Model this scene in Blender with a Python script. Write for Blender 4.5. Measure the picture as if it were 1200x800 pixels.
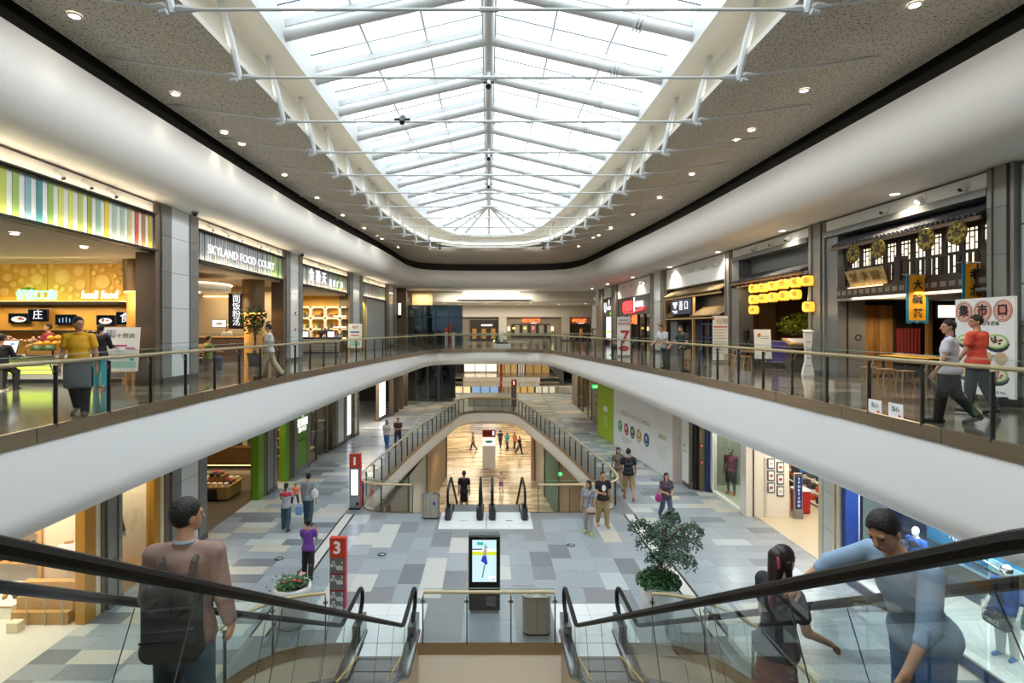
import bpy, bmesh, math, random
import numpy as np
from mathutils import Vector, Matrix
for _o in list(bpy.data.objects):
 bpy.data.objects.remove(_o)
SC = bpy.context.scene
COL = SC.collection
# ------------------------------------------------------------------ camera
cam_d = bpy.data.cameras.new('camera')
cam = bpy.data.objects.new('camera', cam_d)
COL.objects.link(cam)
cam.location = (0, 0, 6.79)
cam.rotation_euler = (math.pi / 2, 0, 0)
cam_d.sensor_width = 36
cam_d.lens = 19.2
cam_d.shift_x = 0.0225
cam_d.shift_y = -0.01417
cam_d.clip_start = 0.05
cam_d.clip_end = 400
SC.camera = cam
# ------------------------------------------------------------------ world: bright overcast sky, the same all round
SKY = 3.6
world = bpy.data.worlds.new('world')
SC.world = world
world.use_nodes = True
_n = world.node_tree.nodes
_bg = _n['Background']
_bg.inputs['Color'].default_value = (0.92, 0.97, 1.0, 1)
_bg.inputs['Strength'].default_value = SKY
# ------------------------------------------------------------------ view
SC.view_settings.view_transform = 'Standard'
SC.view_settings.look = 'None'
SC.view_settings.gamma = 1
SC.view_settings.exposure = 0.3
try:
 SC.cycles.use_denoising = True
 SC.cycles.max_bounces = 10
 SC.cycles.diffuse_bounces = 8
 SC.cycles.transparent_max_bounces = 28
 SC.cycles.sample_clamp_indirect = 4.0
 SC.cycles.caustics_reflective = False
 SC.cycles.caustics_refractive = False
except Exception:
 pass
PI = math.pi
ZU = 5.15
ZL = 0.0
ZB = -5.15
EYE = 6.79
# ------------------------------------------------------------------ helpers
def lin(c):
 return c / 12.92 if c <= 0.04045 else ((c + 0.055) / 1.055) ** 2.4
def hx(s):
 s = s.lstrip('#')
 return tuple(lin(int(s[i:i + 2], 16) / 255) for i in (0, 2, 4)) + (1,)
MATS = {}
def mat(name, color='#808080', rough=0.5, metal=0.0, emit=0.0, ecol=None, spec=None, noise=None, bump=None, coat=0.0):
 """noise=(scale, amount, stretch) varies the colour; bump=(scale, strength)."""
 if name in MATS:
  return MATS[name]
 m = bpy.data.materials.new(name)
 m.use_nodes = True
 nt = m.node_tree
 b = nt.nodes['Principled BSDF']
 col = hx(color) if isinstance(color, str) else color
 b.inputs['Base Color'].default_value = col
 b.inputs['Roughness'].default_value = rough
 b.inputs['Metallic'].default_value = metal
 if coat:
  b.inputs['Coat Weight'].default_value = coat
 if spec is not None:
  b.inputs['Specular IOR Level'].default_value = spec
 if emit:
  b.inputs['Emission Color'].default_value = hx(ecol) if isinstance(ecol, str) else (ecol or col)
  b.inputs['Emission Strength'].default_value = emit
 if noise or bump:
  tc = nt.nodes.new('ShaderNodeTexCoord')
 if noise:
  mp = nt.nodes.new('ShaderNodeMapping')
  st = noise[2] if len(noise) > 2 else (1, 1, 1)
  mp.inputs['Scale'].default_value = st
  tx = nt.nodes.new('ShaderNodeTexNoise')
  tx.inputs['Scale'].default_value = noise[0]
  tx.inputs['Detail'].default_value = 5
  rp = nt.nodes.new('ShaderNodeValToRGB')
  a = noise[1]
  rp.color_ramp.elements[0].position = 0.3
  rp.color_ramp.elements[1].position = 0.7
  rp.color_ramp.elements[0].color = tuple(max(0, c * (1 - a)) for c in col[:3]) + (1,)
  rp.color_ramp.elements[1].color = tuple(min(1, c * (1 + a)) for c in col[:3]) + (1,)
  nt.links.new(tc.outputs['Object'], mp.inputs['Vector'])
  nt.links.new(mp.outputs['Vector'], tx.inputs['Vector'])
  nt.links.new(tx.outputs['Fac'], rp.inputs['Fac'])
  nt.links.new(rp.outputs['Color'], b.inputs['Base Color'])
 if bump:
  tb = nt.nodes.new('ShaderNodeTexNoise')
  tb.inputs['Scale'].default_value = bump[0]
  bp = nt.nodes.new('ShaderNodeBump')
  bp.inputs['Strength'].default_value = bump[1]
  bp.inputs['Distance'].default_value = 0.01
  nt.links.new(tc.outputs['Object'], tb.inputs['Vector'])
  nt.links.new(tb.outputs['Fac'], bp.inputs['Height'])
  nt.links.new(bp.outputs['Normal'], b.inputs['Normal'])
 MATS[name] = m
 return m
def glow(name, color='#ffffff', strength=1):
 if name in MATS:
  return MATS[name]
 m = bpy.data.materials.new(name)
 m.use_nodes = True
 nt = m.node_tree
 nt.nodes.clear()
 e = nt.nodes.new('ShaderNodeEmission')
 e.inputs['Color'].default_value = hx(color)
 e.inputs['Strength'].default_value = strength
 o = nt.nodes.new('ShaderNodeOutputMaterial')
 nt.links.new(e.outputs[0], o.inputs[0])
 MATS[name] = m
 return m
ORD = ('first', 'second', 'third', 'fourth', 'fifth', 'sixth', 'seventh', 'eighth', 'ninth', 'tenth', 'eleventh', 'twelfth', 'thirteenth')
def glass(name, tint='#e8f2ee', refl=0.08, rough=0.0, graze=0.35):
 """thin architectural glass: clear pane with a little mirror reflection that grows at grazing angles"""
 if name in MATS:
  return MATS[name]
 m = bpy.data.materials.new(name)
 m.use_nodes = True
 nt = m.node_tree
 nt.nodes.clear()
 t = nt.nodes.new('ShaderNodeBsdfTransparent')
 t.inputs['Color'].default_value = hx(tint)
 g = nt.nodes.new('ShaderNodeBsdfGlossy')
 g.inputs['Roughness'].default_value = rough
 lw = nt.nodes.new('ShaderNodeLayerWeight')
 lw.inputs['Blend'].default_value = 0.25
 mm = nt.nodes.new('ShaderNodeMath')
 mm.operation = 'MULTIPLY_ADD'
 mm.inputs[1].default_value = graze
 mm.inputs[2].default_value = refl * 0.5
 mx = nt.nodes.new('ShaderNodeMixShader')
 o = nt.nodes.new('ShaderNodeOutputMaterial')
 nt.links.new(lw.outputs['Fresnel'], mm.inputs[0])
 nt.links.new(mm.outputs[0], mx.inputs[0])
 nt.links.new(t.outputs[0], mx.inputs[1])
 nt.links.new(g.outputs[0], mx.inputs[2])
 nt.links.new(mx.outputs[0], o.inputs[0])
 MATS[name] = m
 return m
def P(px, py, Y):
 """a photo direction at true depth Y -> world point"""
 return Vector(((px - 573) / 640 * Y, Y, EYE - (py - 383) / 640 * Y))
def tagit(o, label=None, cat=None, group=None, kind=None):
 if label:
  o['label'] = label
 if cat:
  o['category'] = cat
 if group:
  o['group'] = group
 if kind:
  o['kind'] = kind
 return o
def thing(name, label, cat, loc=(0, 0, 0), rz=0, group=None):
 o = bpy.data.objects.new(name, None)
 COL.objects.link(o)
 o.empty_display_size = 0.2
 o.location = loc
 o.rotation_euler = (0, 0, rz)
 return tagit(o, label, cat, group)
def struct(name, loc=(0, 0, 0), label=None):
 o = bpy.data.objects.new(name, None)
 COL.objects.link(o)
 o.location = loc
 return tagit(o, label, None, None, 'structure')
def wloc(o):
 v = Vector((0, 0, 0))
 while o is not None:
  v = v + o.location
  o = o.parent
 return v
class MB:
 def __init__(self, M=None):
  self.v, self.f, self.M = [], [], M
 def add(self, vs, fs):
  k = len(self.v)
  self.v += [tuple(p) for p in vs]
  self.f += [tuple(i + k for i in f) for f in fs]
  return self
 def box(self, x0, x1, y0, y1, z0, z1):
  return self.add([(x0, y0, z0), (x1, y0, z0), (x1, y1, z0), (x0, y1, z0), (x0, y0, z1), (x1, y0, z1), (x1, y1, z1), (x0, y1, z1)],
   [(0, 3, 2, 1), (4, 5, 6, 7), (0, 1, 5, 4), (1, 2, 6, 5), (2, 3, 7, 6), (3, 0, 4, 7)])
 def obox(self, c, ax, ay, az):
  c, ax, ay, az = Vector(c), Vector(ax), Vector(ay), Vector(az)
  vs = [c + sx * ax + sy * ay + sz * az for sz in (-1, 1) for sx, sy in ((-1, -1), (1, -1), (1, 1), (-1, 1))]
  return self.add(vs, [(0, 3, 2, 1), (4, 5, 6, 7), (0, 1, 5, 4), (1, 2, 6, 5), (2, 3, 7, 6), (3, 0, 4, 7)])
 def bar(self, p, q, w, h, up=(0, 0, 1)):
  p, q = Vector(p), Vector(q)
  d = (q - p)
  s = d.cross(Vector(up))
  if s.length < 1e-6:
   s = Vector((1, 0, 0))
  s.normalize()
  u = s.cross(d).normalized()
  return self.obox((p + q) / 2, d / 2, s * w / 2, u * h / 2)
 def quad(self, a, b, c, d):
  return self.add([a, b, c, d], [(0, 1, 2, 3)])
 def tube(self, pts, r, n=8, caps=True, closed=False, sx=1.0):
  pts = [Vector(p) for p in pts]
  m = len(pts)
  rs = r if isinstance(r, (list, tuple)) else [r] * m
  rings = []
  pu = None
  for i, p in enumerate(pts):
   if closed:
    d = pts[(i + 1) % m] - pts[i - 1]
   else:
    d = pts[min(i + 1, m - 1)] - pts[max(i - 1, 0)]
   if d.length < 1e-9:
    d = Vector((0, 0, 1))
   d.normalize()
   ref = Vector((0, 0, 1)) if abs(d.z) < 0.95 else Vector((0, 1, 0))
   if pu is not None and abs(pu.dot(d)) < 0.9:
    ref = pu
   s = d.cross(ref).normalized()
   u = s.cross(d).normalized()
   pu = u
   rings.append([p + s * (math.cos(2 * PI * k / n) * rs[i] * sx) + u * (math.sin(2 * PI * k / n) * rs[i]) for k in range(n)])
  vs = [v for rg in rings for v in rg]
  fs = []
  for i in range(m if closed else m - 1):
   a, b = i * n, ((i + 1) % m) * n
   for k in range(n):
    fs.append((a + k, a + (k + 1) % n, b + (k + 1) % n, b + k))
  if caps and not closed:
   fs.append(tuple(range(n - 1, -1, -1)))
   fs.append(tuple((m - 1) * n + k for k in range(n)))
  return self.add(vs, fs)
 def lathe(self, prof, c=(0, 0, 0), n=16, axis='z', cap=True):
  vs, fs = [], []
  for r, z in prof:
   for k in range(n):
    a = 2 * PI * k / n
    x, y = r * math.cos(a), r * math.sin(a)
    p = (x, y, z) if axis == 'z' else ((z, x, y) if axis == 'x' else (x, z, y))
    vs.append((c[0] + p[0], c[1] + p[1], c[2] + p[2]))
  for i in range(len(prof) - 1):
   for k in range(n):
    fs.append((i * n + k, i * n + (k + 1) % n, (i + 1) * n + (k + 1) % n, (i + 1) * n + k))
  if cap:
   fs.append(tuple(range(n - 1, -1, -1)))
   fs.append(tuple((len(prof) - 1) * n + k for k in range(n)))
  return self.add(vs, fs)
 def prism(self, poly, a, b, axis='z'):
  """poly of 2D points extruded between a and b along axis"""
  def pt(p, t):
   return (p[0], p[1], t) if axis == 'z' else ((t, p[0], p[1]) if axis == 'x' else (p[0], t, p[1]))
  n = len(poly)
  vs = [pt(p, a) for p in poly] + [pt(p, b) for p in poly]
  fs = [tuple(range(n - 1, -1, -1)), tuple(range(n, 2 * n))]
  fs += [(i, (i + 1) % n, n + (i + 1) % n, n + i) for i in range(n)]
  return self.add(vs, fs)
 def ell(self, c, r, n=12, m=8, R=None):
  vs, fs = [], []
  c = Vector(c)
  for i in range(m + 1):
   t = PI * i / m
   for k in range(n):
    a = 2 * PI * k / n
    p = Vector((r[0] * math.sin(t) * math.cos(a), r[1] * math.sin(t) * math.sin(a), r[2] * math.cos(t)))
    if R is not None:
     p = R @ p
    vs.append(c + p)
  for i in range(m):
   for k in range(n):
    fs.append((i * n + k, (i + 1) * n + k, (i + 1) * n + (k + 1) % n, i * n + (k + 1) % n))
  return self.add(vs, fs)
 def grid(self, rows):
  """rows: list of equally long point lists"""
  n = len(rows[0])
  vs = [p for r in rows for p in r]
  fs = [(i * n + k, i * n + k + 1, (i + 1) * n + k + 1, (i + 1) * n + k) for i in range(len(rows) - 1) for k in range(n - 1)]
  return self.add(vs, fs)
 def build(self, name, m, parent=None, smooth=False, label=None, kind=None):
  vs = self.v
  if self.M is not None:
   vs = [self.M @ Vector(p) for p in vs]
  off = wloc(parent) if parent is not None else Vector((0, 0, 0))
  me = bpy.data.meshes.new(name)
  me.from_pydata([(p[0] - off.x, p[1] - off.y, p[2] - off.z) for p in vs], [], self.f)
  if smooth:
   me.polygons.foreach_set('use_smooth', [True] * len(me.polygons))
   if smooth != 'all':
    try:
     me.set_sharp_from_angle(angle=math.radians(40))
    except Exception:
     pass
  me.materials.append(m)
  o = bpy.data.objects.new(name, me)
  COL.objects.link(o)
  if parent is not None:
   o.parent = parent
  return tagit(o, label, None, None, kind)
def place(name, me, parent, loc, rz=0, rot=None):
 """another part that shares mesh data; loc in the parent's frame"""
 o = bpy.data.objects.new(name, me)
 COL.objects.link(o)
 o.parent = parent
 o.location = loc
 o.rotation_euler = rot or (0, 0, rz)
 return o
def copy_tree(o, parent=None, loc=None, rz=None, label=None):
 c = o.copy()
 COL.objects.link(c)
 c.parent = parent
 if loc is not None:
  c.location = loc
 if rz is not None:
  c.rotation_euler = (0, 0, rz)
 if label:
  c['label'] = label
 for ch in o.children:
  copy_tree(ch, c)
 return c
def text(s, size, loc, right, m, parent, up=(0, 0, 1), depth=0.01, name='lettering', align='CENTER', width=None, shear=0.0, bold=0.0):
 cu = bpy.data.curves.new('t', 'FONT')
 cu.body = s
 cu.size = size
 cu.extrude = depth / 2
 cu.align_x = align
 cu.align_y = 'CENTER'
 cu.resolution_u = 2
 cu.shear = shear
 cu.offset = bold
 o = bpy.data.objects.new('t', cu)
 me = bpy.data.meshes.new_from_object(o)
 bpy.data.objects.remove(o)
 R = Vector(right).normalized()
 U = Vector(up).normalized()
 N = R.cross(U)
 M = Matrix((R, U, N)).transposed().to_4x4()
 M.translation = Vector(loc) - (wloc(parent) if parent else Vector((0, 0, 0)))
 sx = 1.0
 if width and len(me.vertices):
  xs = [v.co.x for v in me.vertices]
  sx = width / max(1e-6, max(xs) - min(xs))
  me.transform(Matrix.Diagonal((sx, 1, 1, 1)))
 me.transform(M)
 me.name = name
 me.materials.clear()
 me.materials.append(m)
 o = bpy.data.objects.new(name, me)
 COL.objects.link(o)
 if parent:
  o.parent = parent
 return o
def lamp(kind, loc, power, color=(1, 0.9, 0.75), size=0.3, size_y=None, rot=(0, 0, 0), spot=None, name='light', blend=0.6):
 d = bpy.data.lights.new(name, kind)
 d.energy = power
 d.color = color
 if kind == 'AREA':
  d.size = size
  if size_y:
   d.shape = 'RECTANGLE'
   d.size_y = size_y
 elif kind == 'SPOT':
  d.spot_size = spot or 2.0
  d.spot_blend = blend
  d.shadow_soft_size = size
 else:
  d.shadow_soft_size = size
 o = bpy.data.objects.new(name, d)
 COL.objects.link(o)
 o.location = loc
 o.rotation_euler = rot
 return o
def interp(x, xs, ys):
 return float(np.interp(x, xs, ys))
def offset_path(pts, d):
 """offset an open 2D path to its left-hand side by d (or to the right when negative)"""
 out = []
 n = len(pts)
 for i in range(n):
  a, b = pts[max(i - 1, 0)], pts[min(i + 1, n - 1)]
  tx, ty = b[0] - a[0], b[1] - a[1]
  L = math.hypot(tx, ty) or 1
  out.append((pts[i][0] - ty / L * d, pts[i][1] + tx / L * d))
 return out
def resample(pts, step):
 pts = [Vector(p) for p in pts]
 acc = [0.0]
 for a, b in zip(pts, pts[1:]):
  acc.append(acc[-1] + (b - a).length)
 n = max(1, round(acc[-1] / step))
 out = []
 for k in range(n + 1):
  s = acc[-1] * k / n
  i = 0
  while i < len(acc) - 2 and acc[i + 1] < s:
   i += 1
  t = (s - acc[i]) / max(1e-9, acc[i + 1] - acc[i])
  out.append(pts[i].lerp(pts[i + 1], t))
 return out
# ------------------------------------------------------------------ shared materials
M_white = mat('white_plaster', '#f3f4f4', 0.55)
M_soffit = mat('warm_white_plaster', '#f2efe8', 0.6)
M_beige = mat('cove_plaster', '#d3d0c6', 0.6)
M_steelband = mat('brushed_bronze_band', '#9b8c78', 0.32, 0.85, noise=(3, 0.12, (0.2, 0.2, 8)))
M_steel = mat('brushed_steel', '#b4b2ac', 0.3, 1.0)
M_post = mat('dark_steel_post', '#5e5f5c', 0.35, 0.8)
M_wood_rail = mat('pale_wood_rail', '#d6bd95', 0.35, noise=(6, 0.1, (1, 1, 8)))
M_rail_glass = glass('rail_glass', '#f1f6f4', 0.08)
M_esc_glass = glass('escalator_glass', '#eff5f2', 0.06, 0, 0.2)
M_shop_glass = glass('shop_glass', '#f3f6f4', 0.03, 0, 0.12)
M_black = mat('black_rubber', '#15161a', 0.35)
M_handrail = mat('escalator_handrail_rubber', '#0c0c0e', 0.5, spec=0.22)
M_darkmetal = mat('dark_metal', '#3a3836', 0.4, 0.7)
M_bronze = mat('bronze_frame', '#7d6f60', 0.4, 0.6)
M_grey_frame = mat('grey_aluminium', '#8f9090', 0.45, 0.4)
M_colgrey = mat('grey_column_cladding', '#85847f', 0.5, 0.2)
M_whitepanel = mat('white_glass_panel', '#dfe4e6', 0.12)
M_lampwhite = glow('lamp_glow_warm', '#fff0d8', 22)
M_cove = glow('cove_led', '#fffaee', 7)
M_paper = mat('paper_white', '#f2f2f0', 0.6)
M_red = mat('sign_red', '#c63a22', 0.4)
M_ink = mat('ink_black', '#1a1a1c', 0.6)
# ================================================================== the shell
from mathutils.geometry import tessellate_polygon
def tess(outer, holes, z, mb=None, flip=False):
 mb = mb or MB()
 loops = [[Vector((p[0], p[1], 0)) for p in outer]] + [[Vector((p[0], p[1], 0)) for p in h] for h in holes]
 tris = tessellate_polygon(loops)
 vs = [(p.x, p.y, z) for l in loops for p in l]
 return mb.add(vs, [tuple(t) for t in tris])
def sym(ws, y0):
 """half-width table [(y, w)...] ending at w=0 -> open path near-left, far, near-right, finely resampled"""
 left = [(-w, y) for y, w in ws]
 right = [(w, y) for y, w in reversed(ws[:-1])]
 return left + right
def smooth_path(pts, step=0.7):
 for _ in range(2):
  q = [pts[0]]
  for a, b in zip(pts, pts[1:]):
   q.append((a[0] * .75 + b[0] * .25, a[1] * .75 + b[1] * .25))
   q.append((a[0] * .25 + b[0] * .75, a[1] * .25 + b[1] * .75))
  q.append(pts[-1])
  pts = q
 return [(p.x, p.y) for p in resample([(a, b, 0) for a, b in pts], step)]
def sweep(path, prof, mb=None):
 """prof: list of (outward offset, z or f(x,y))"""
 mb = mb or MB()
 rows = []
 for d, z in prof:
  pp = offset_path(path, d) if d else path
  rows.append([(x, y, z(x, y) if callable(z) else z) for x, y in pp])
 return mb.grid(rows)
V4 = smooth_path(sym([(-1, 7.25), (11, 7.22), (13.2, 7.15), (15.7, 7.03), (18.2, 6.89), (20.5, 6.7), (22.5, 6.47), (25, 6.25), (27, 6.0),
 (29, 5.72), (30.6, 5.47), (32, 5.26), (33.5, 5.0), (35, 4.76), (37.5, 4.4), (39.6, 3.9), (40.4, 2.6), (40.5, 0)], -1))
B4 = smooth_path([(-7.95, -4), (-7.95, 22), (-7.5, 30), (-7.05, 35), (-6.85, 40), (-6.7, 46), (-5.2, 48.8), (0, 49.3), (5.8, 48.8), (7.6, 46.5),
 (8.0, 41), (8.3, 36), (8.8, 29), (9.05, 20), (9.05, -4)])
D4 = smooth_path(sym([(-4, 5.36), (16, 5.36), (23, 5.32), (27, 5.24), (30, 5.0), (33, 4.65), (36, 4.0), (37.7, 3.2), (38.8, 2.0), (39.1, 0)], -4), 0.8)
E4 = smooth_path(sym([(-4, 5.0), (18, 5.0), (23, 4.9), (26, 4.72), (28, 4.6), (30.3, 4.45), (32.5, 4.25), (35, 3.95), (37.5, 3.55),
 (39.6, 2.9), (41.2, 1.9), (41.5, 0)], -4), 0.6)
V3 = smooth_path(sym([(19.98, 0.0), (19.98, 2.8), (20.0, 4.3), (20.7, 4.9), (22.2, 4.92), (25, 4.65), (30.6, 4.12), (36, 3.35), (41.6, 2.5),
 (43.6, 2.1), (44.4, 1.2), (44.4, 0)], 20)[1:], 0.6)
N3 = smooth_path([(-5.2, -7.9), (-5.2, 8.6), (-5.15, 10.4), (-4.6, 11.3), (-3.9, 11.68), (-2.6, 11.72), (2.6, 11.72), (3.9, 11.68), (4.6, 11.3), (5.15, 10.4),
 (5.2, 8.6), (5.2, -7.9)], 0.5)
def perforated():
 m = mat('perforated_ceiling', '#bdb6a9', 0.7)
 nt = m.node_tree
 b = nt.nodes['Principled BSDF']
 tc = nt.nodes.new('ShaderNodeTexCoord')
 v = nt.nodes.new('ShaderNodeTexVoronoi')
 v.inputs['Scale'].default_value = 17
 rp = nt.nodes.new('ShaderNodeValToRGB')
 rp.color_ramp.elements[0].position = 0.26
 rp.color_ramp.elements[0].color = hx('#82796c')
 rp.color_ramp.elements[1].position = 0.36
 rp.color_ramp.elements[1].color = hx('#cfc8ba')
 nt.links.new(tc.outputs['Object'], v.inputs['Vector'])
 nt.links.new(v.outputs['Distance'], rp.inputs['Fac'])
 nt.links.new(rp.outputs['Color'], b.inputs['Base Color'])
 return m
def floor_stone(name, cols, rough, bw, bh, scale=1.0, mortar='#55524c'):
 m = mat(name, cols[0], rough)
 nt = m.node_tree
 b = nt.nodes['Principled BSDF']
 tc = nt.nodes.new('ShaderNodeTexCoord')
 br = nt.nodes.new('ShaderNodeTexBrick')
 br.inputs['Scale'].default_value = scale
 br.inputs['Brick Width'].default_value = bw
 br.inputs['Row Height'].default_value = bh
 br.inputs['Mortar Size'].default_value = 0.004
 br.inputs['Color1'].default_value = (0, 0, 0, 1)
 br.inputs['Color2'].default_value = (1, 1, 1, 1)
 br.inputs['Mortar'].default_value = (0.5, 0.5, 0.5, 1)
 rp = nt.nodes.new('ShaderNodeValToRGB')
 rp.color_ramp.interpolation = 'CONSTANT'
 el = rp.color_ramp.elements
 el[0].color = hx(cols[0])
 el[1].position = 1 / len(cols)
 el[1].color = hx(cols[1])
 for i, c in enumerate(cols[2:], 2):
  e = el.new(i / len(cols))
  e.color = hx(c)
 nt.links.new(tc.outputs['Object'], br.inputs['Vector'])
 nt.links.new(br.outputs['Color'], rp.inputs['Fac'])
 nt.links.new(rp.outputs['Color'], b.inputs['Base Color'])
 return m
M_perf = perforated()
M_upfloor = floor_stone('polished_dark_stone', ['#5f5c57', '#76726b', '#6a6761', '#8a867e', '#545049'], 0.13, 1.2, 0.6)
M_basefloor = floor_stone('warm_strip_stone', ['#c9b492', '#b39f80', '#d8c6a6', '#8d7c64', '#cdbb9b', '#a8957a', '#ddceb2'], 0.22, 1.5, 0.32)
M_farfloor = floor_stone('grey_tan_strip_stone', ['#9c968b', '#b5a891', '#7d7b78', '#a9a49a', '#c1b49c', '#8a8a8b'], 0.2, 1.3, 0.45)
upper = struct('floor_upper', (0, 0, ZU), 'polished grey stone walkway ringing the big oval opening')
tess([(-18.5, -8), (18.5, -8), (18.5, 70), (-18.5, 70)], [V4], ZU).build('stone_paving', M_upfloor, upper)
MB().box(-1.3, 1.3, -1.2, 0.12, ZU - .3, ZU).build('landing', M_upfloor, upper)
def zb4(x, y):
 return interp(y, [18, 40, 41], [3.33, 3.98, 4.0])
steel_path = V4
seg = resample([(x, y, 0) for x, y in V4], 2.4)
mbs = []
for a, b in zip(seg, seg[1:]):
 d = (b - a).normalized()
 aa, bb = a + d * .008, b - d * .008
 n = Vector((-d.y, d.x, 0))
 MB().add([aa - n * .025 + Vector((0, 0, ZU + .03)), bb - n * .025 + Vector((0, 0, ZU + .03)), bb + n * .05 + Vector((0, 0, ZU + .03)), aa + n * .05 + Vector((0, 0, ZU + .03)),
  aa - n * .025 + Vector((0, 0, ZU - .22)), bb - n * .025 + Vector((0, 0, ZU - .22)), bb + n * .05 + Vector((0, 0, ZU - .22)), aa + n * .05 + Vector((0, 0, ZU - .22))],
  [(0, 1, 2, 3), (7, 6, 5, 4), (0, 4, 5, 1), (1, 5, 6, 2), (2, 6, 7, 3), (3, 7, 4, 0)]).build('edge_band', M_steelband, upper)
R4 = 0.55
prof = [(0.0, ZU - .22), (0.0, lambda x, y: zb4(x, y) + R4)]
for k in range(1, 9):
 a = PI / 2 * k / 8
 prof.append((R4 * (1 - math.cos(a)), (lambda s: (lambda x, y: zb4(x, y) + R4 * (1 - s)))(math.sin(a))))
prof.append((2.5, zb4))
sweep(V4, prof).build('fascia', M_white, upper, smooth='all')
tess([(-18.5, -8), (18.5, -8), (18.5, 70), (-18.5, 70)], [offset_path(V4, 0.6)], 4.06).build('soffit', M_soffit, upper)
fas = struct('wall_fascia', (0, 0, 10), 'smooth white band curving round the hall below the ceiling')
prof = [(0.25, 11.84), (0.0, 11.84), (0.0, 11.2)]
for k in range(1, 11):
 a = PI / 2 * k / 10
 prof.append((0.95 * (1 - math.cos(a)), 11.2 - 0.85 * math.sin(a)))
prof.append((2.0, 10.35))
sweep(B4, prof).build('curved_band', M_white, fas, smooth='all')
LIP = [(-9.5, -4), (-9.5, 27), (-9.0, 36), (-8.3, 46), (-8.1, 54.2), (10.6, 54.2), (10.8, 46), (11.1, 36), (11.3, 26), (11.4, -4)]
_b = offset_path(B4, 0.9)
tess(LIP, [], 10.36)
tess(_b + [(20, -4), (20, 70), (-20, 70), (-20, -4)], [], 10.37).build('soffit', M_soffit, fas)
ceil = struct('ceiling', (0, 0, 12.4), 'greige perforated ceiling with a rounded opening for the skylight')
_c = offset_path(B4, 0.3)
tess(_c, [list(D4)], 12.44).build('perforated_panel', M_perf, ceil)
sweep(D4, [(0.0, 12.44), (0.0, 12.56), (0.05, 12.56)]).build('opening_lip', M_beige, ceil)
sweep(B4, [(0.3, 12.44), (0.3, 12.75), (0.75, 12.75), (0.75, 11.3), (0.2, 11.3)]).build('shadow_gap', mat('shadow_gap_black', '#26251f', 0.8), ceil)
G4 = offset_path(E4, 0.95)
led = sweep(D4, [(0.3, 12.72), (0.3, 12.82)]).build('cove_light_strip', M_cove, ceil)
sweep(E4, [(0.95, 12.5), (0.95, 13.5), (0.85, 13.65), (0.0, 13.65)]).build('cove', M_beige, ceil, smooth=True)
sweep(E4, [(0.0, 13.65), (0.0, 14.42), (0.3, 14.42)]).build('skylight_upstand', mat('upstand_white', '#dadddd', .5), ceil, smooth=True)
tess([(-20, -8), (20, -8), (20, 95), (-20, 95)], [offset_path(E4, 0.25)], 14.45).build('roof_deck', M_white, ceil)
sh = struct('wall_outer', (0, 0, 0))
M_outer = mat('outer_wall_paint', '#cfc9bd', 0.7)
MB().quad((-20, -8, -6), (-20, 95, -6), (-20, 95, 15), (-20, -8, 15)).quad((20, -8, -6), (20, 95, -6), (20, 95, 15), (20, -8, 15)) \
.quad((-20, -8, -6), (20, -8, -6), (20, -8, 15), (-20, -8, 15)).quad((-20, 95, -6), (20, 95, -6), (20, 95, 15), (-20, 95, 15)).build('wall_panel', M_outer, sh)
lower = struct('floor', (0, 0, 0), 'pale grey stone floor of the lower shopping level')
M_base = mat('floor_grout', '#85888c', 0.35)
tess([(-16, -8), (16, -8), (16, 56.5), (-16, 56.5)], [V3, N3], -0.004).build('slab', M_base, lower)
sweep(N3, [(0, 0.02), (0, -0.24)]).build('edge_band', mat('bronze_edge', '#a08c70', 0.4, 0.6), lower)
M_cream = mat('cream_wall', '#ece4d6', 0.6)
sweep(N3, [(0.02, -0.24), (0.02, -1.3), (0.5, -1.5), (3, -1.5)]).build('fascia', M_cream, lower, smooth=True)
V3c = V3
sweep(V3c, [(-0.01, 0.03), (-0.01, -0.2), (0.06, -0.2)]).build('edge_band', M_steelband, lower)
prof = [(0, -0.2), (0, -0.75)] + [(0.4 * (1 - math.cos(PI / 2 * k / 6)), -0.75 - 0.4 * math.sin(PI / 2 * k / 6)) for k in range(1, 7)] + [(2.5, -1.15)]
sweep(V3c, prof).build('fascia', M_white, lower, smooth='all')
tess([(-16, -8), (16, -8), (16, 56.5), (-16, 56.5)], [offset_path(V3c, .45), offset_path(N3, .4)], -1.16).build('soffit', M_soffit, lower)
bf = struct('floor_basement', (0, 0, ZB), 'warm tan strip-paved floor of the lowest level')
MB().quad((-16, -8, ZB), (16, -8, ZB), (16, 95, ZB), (-16, 95, ZB)).build('stone_paving', M_basefloor, bf)
T_COL = {'mid': ['#9ca4ab', '#969ea6', '#a1a9b0'], 'pale': ['#b8bfc3', '#c7c9c6'], 'dark': ['#7b8188', '#848a91'], 'tan': ['#bab5a9', '#c6c2b7']}
T_M = {}
for k, cs in T_COL.items():
 for i, c in enumerate(cs):
  T_M[(k, i)] = mat('stone_tile_%s_%d' % (k, i), c, 0.24, noise=(14, 0.07))
def inside(p, poly):
 x, y = p
 c = False
 n = len(poly)
 for i in range(n):
  x1, y1 = poly[i]
  x2, y2 = poly[i - 1]
  if (y1 > y) != (y2 > y) and x < (x2 - x1) * (y - y1) / (y2 - y1) + x1:
   c = not c
 return c
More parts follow.
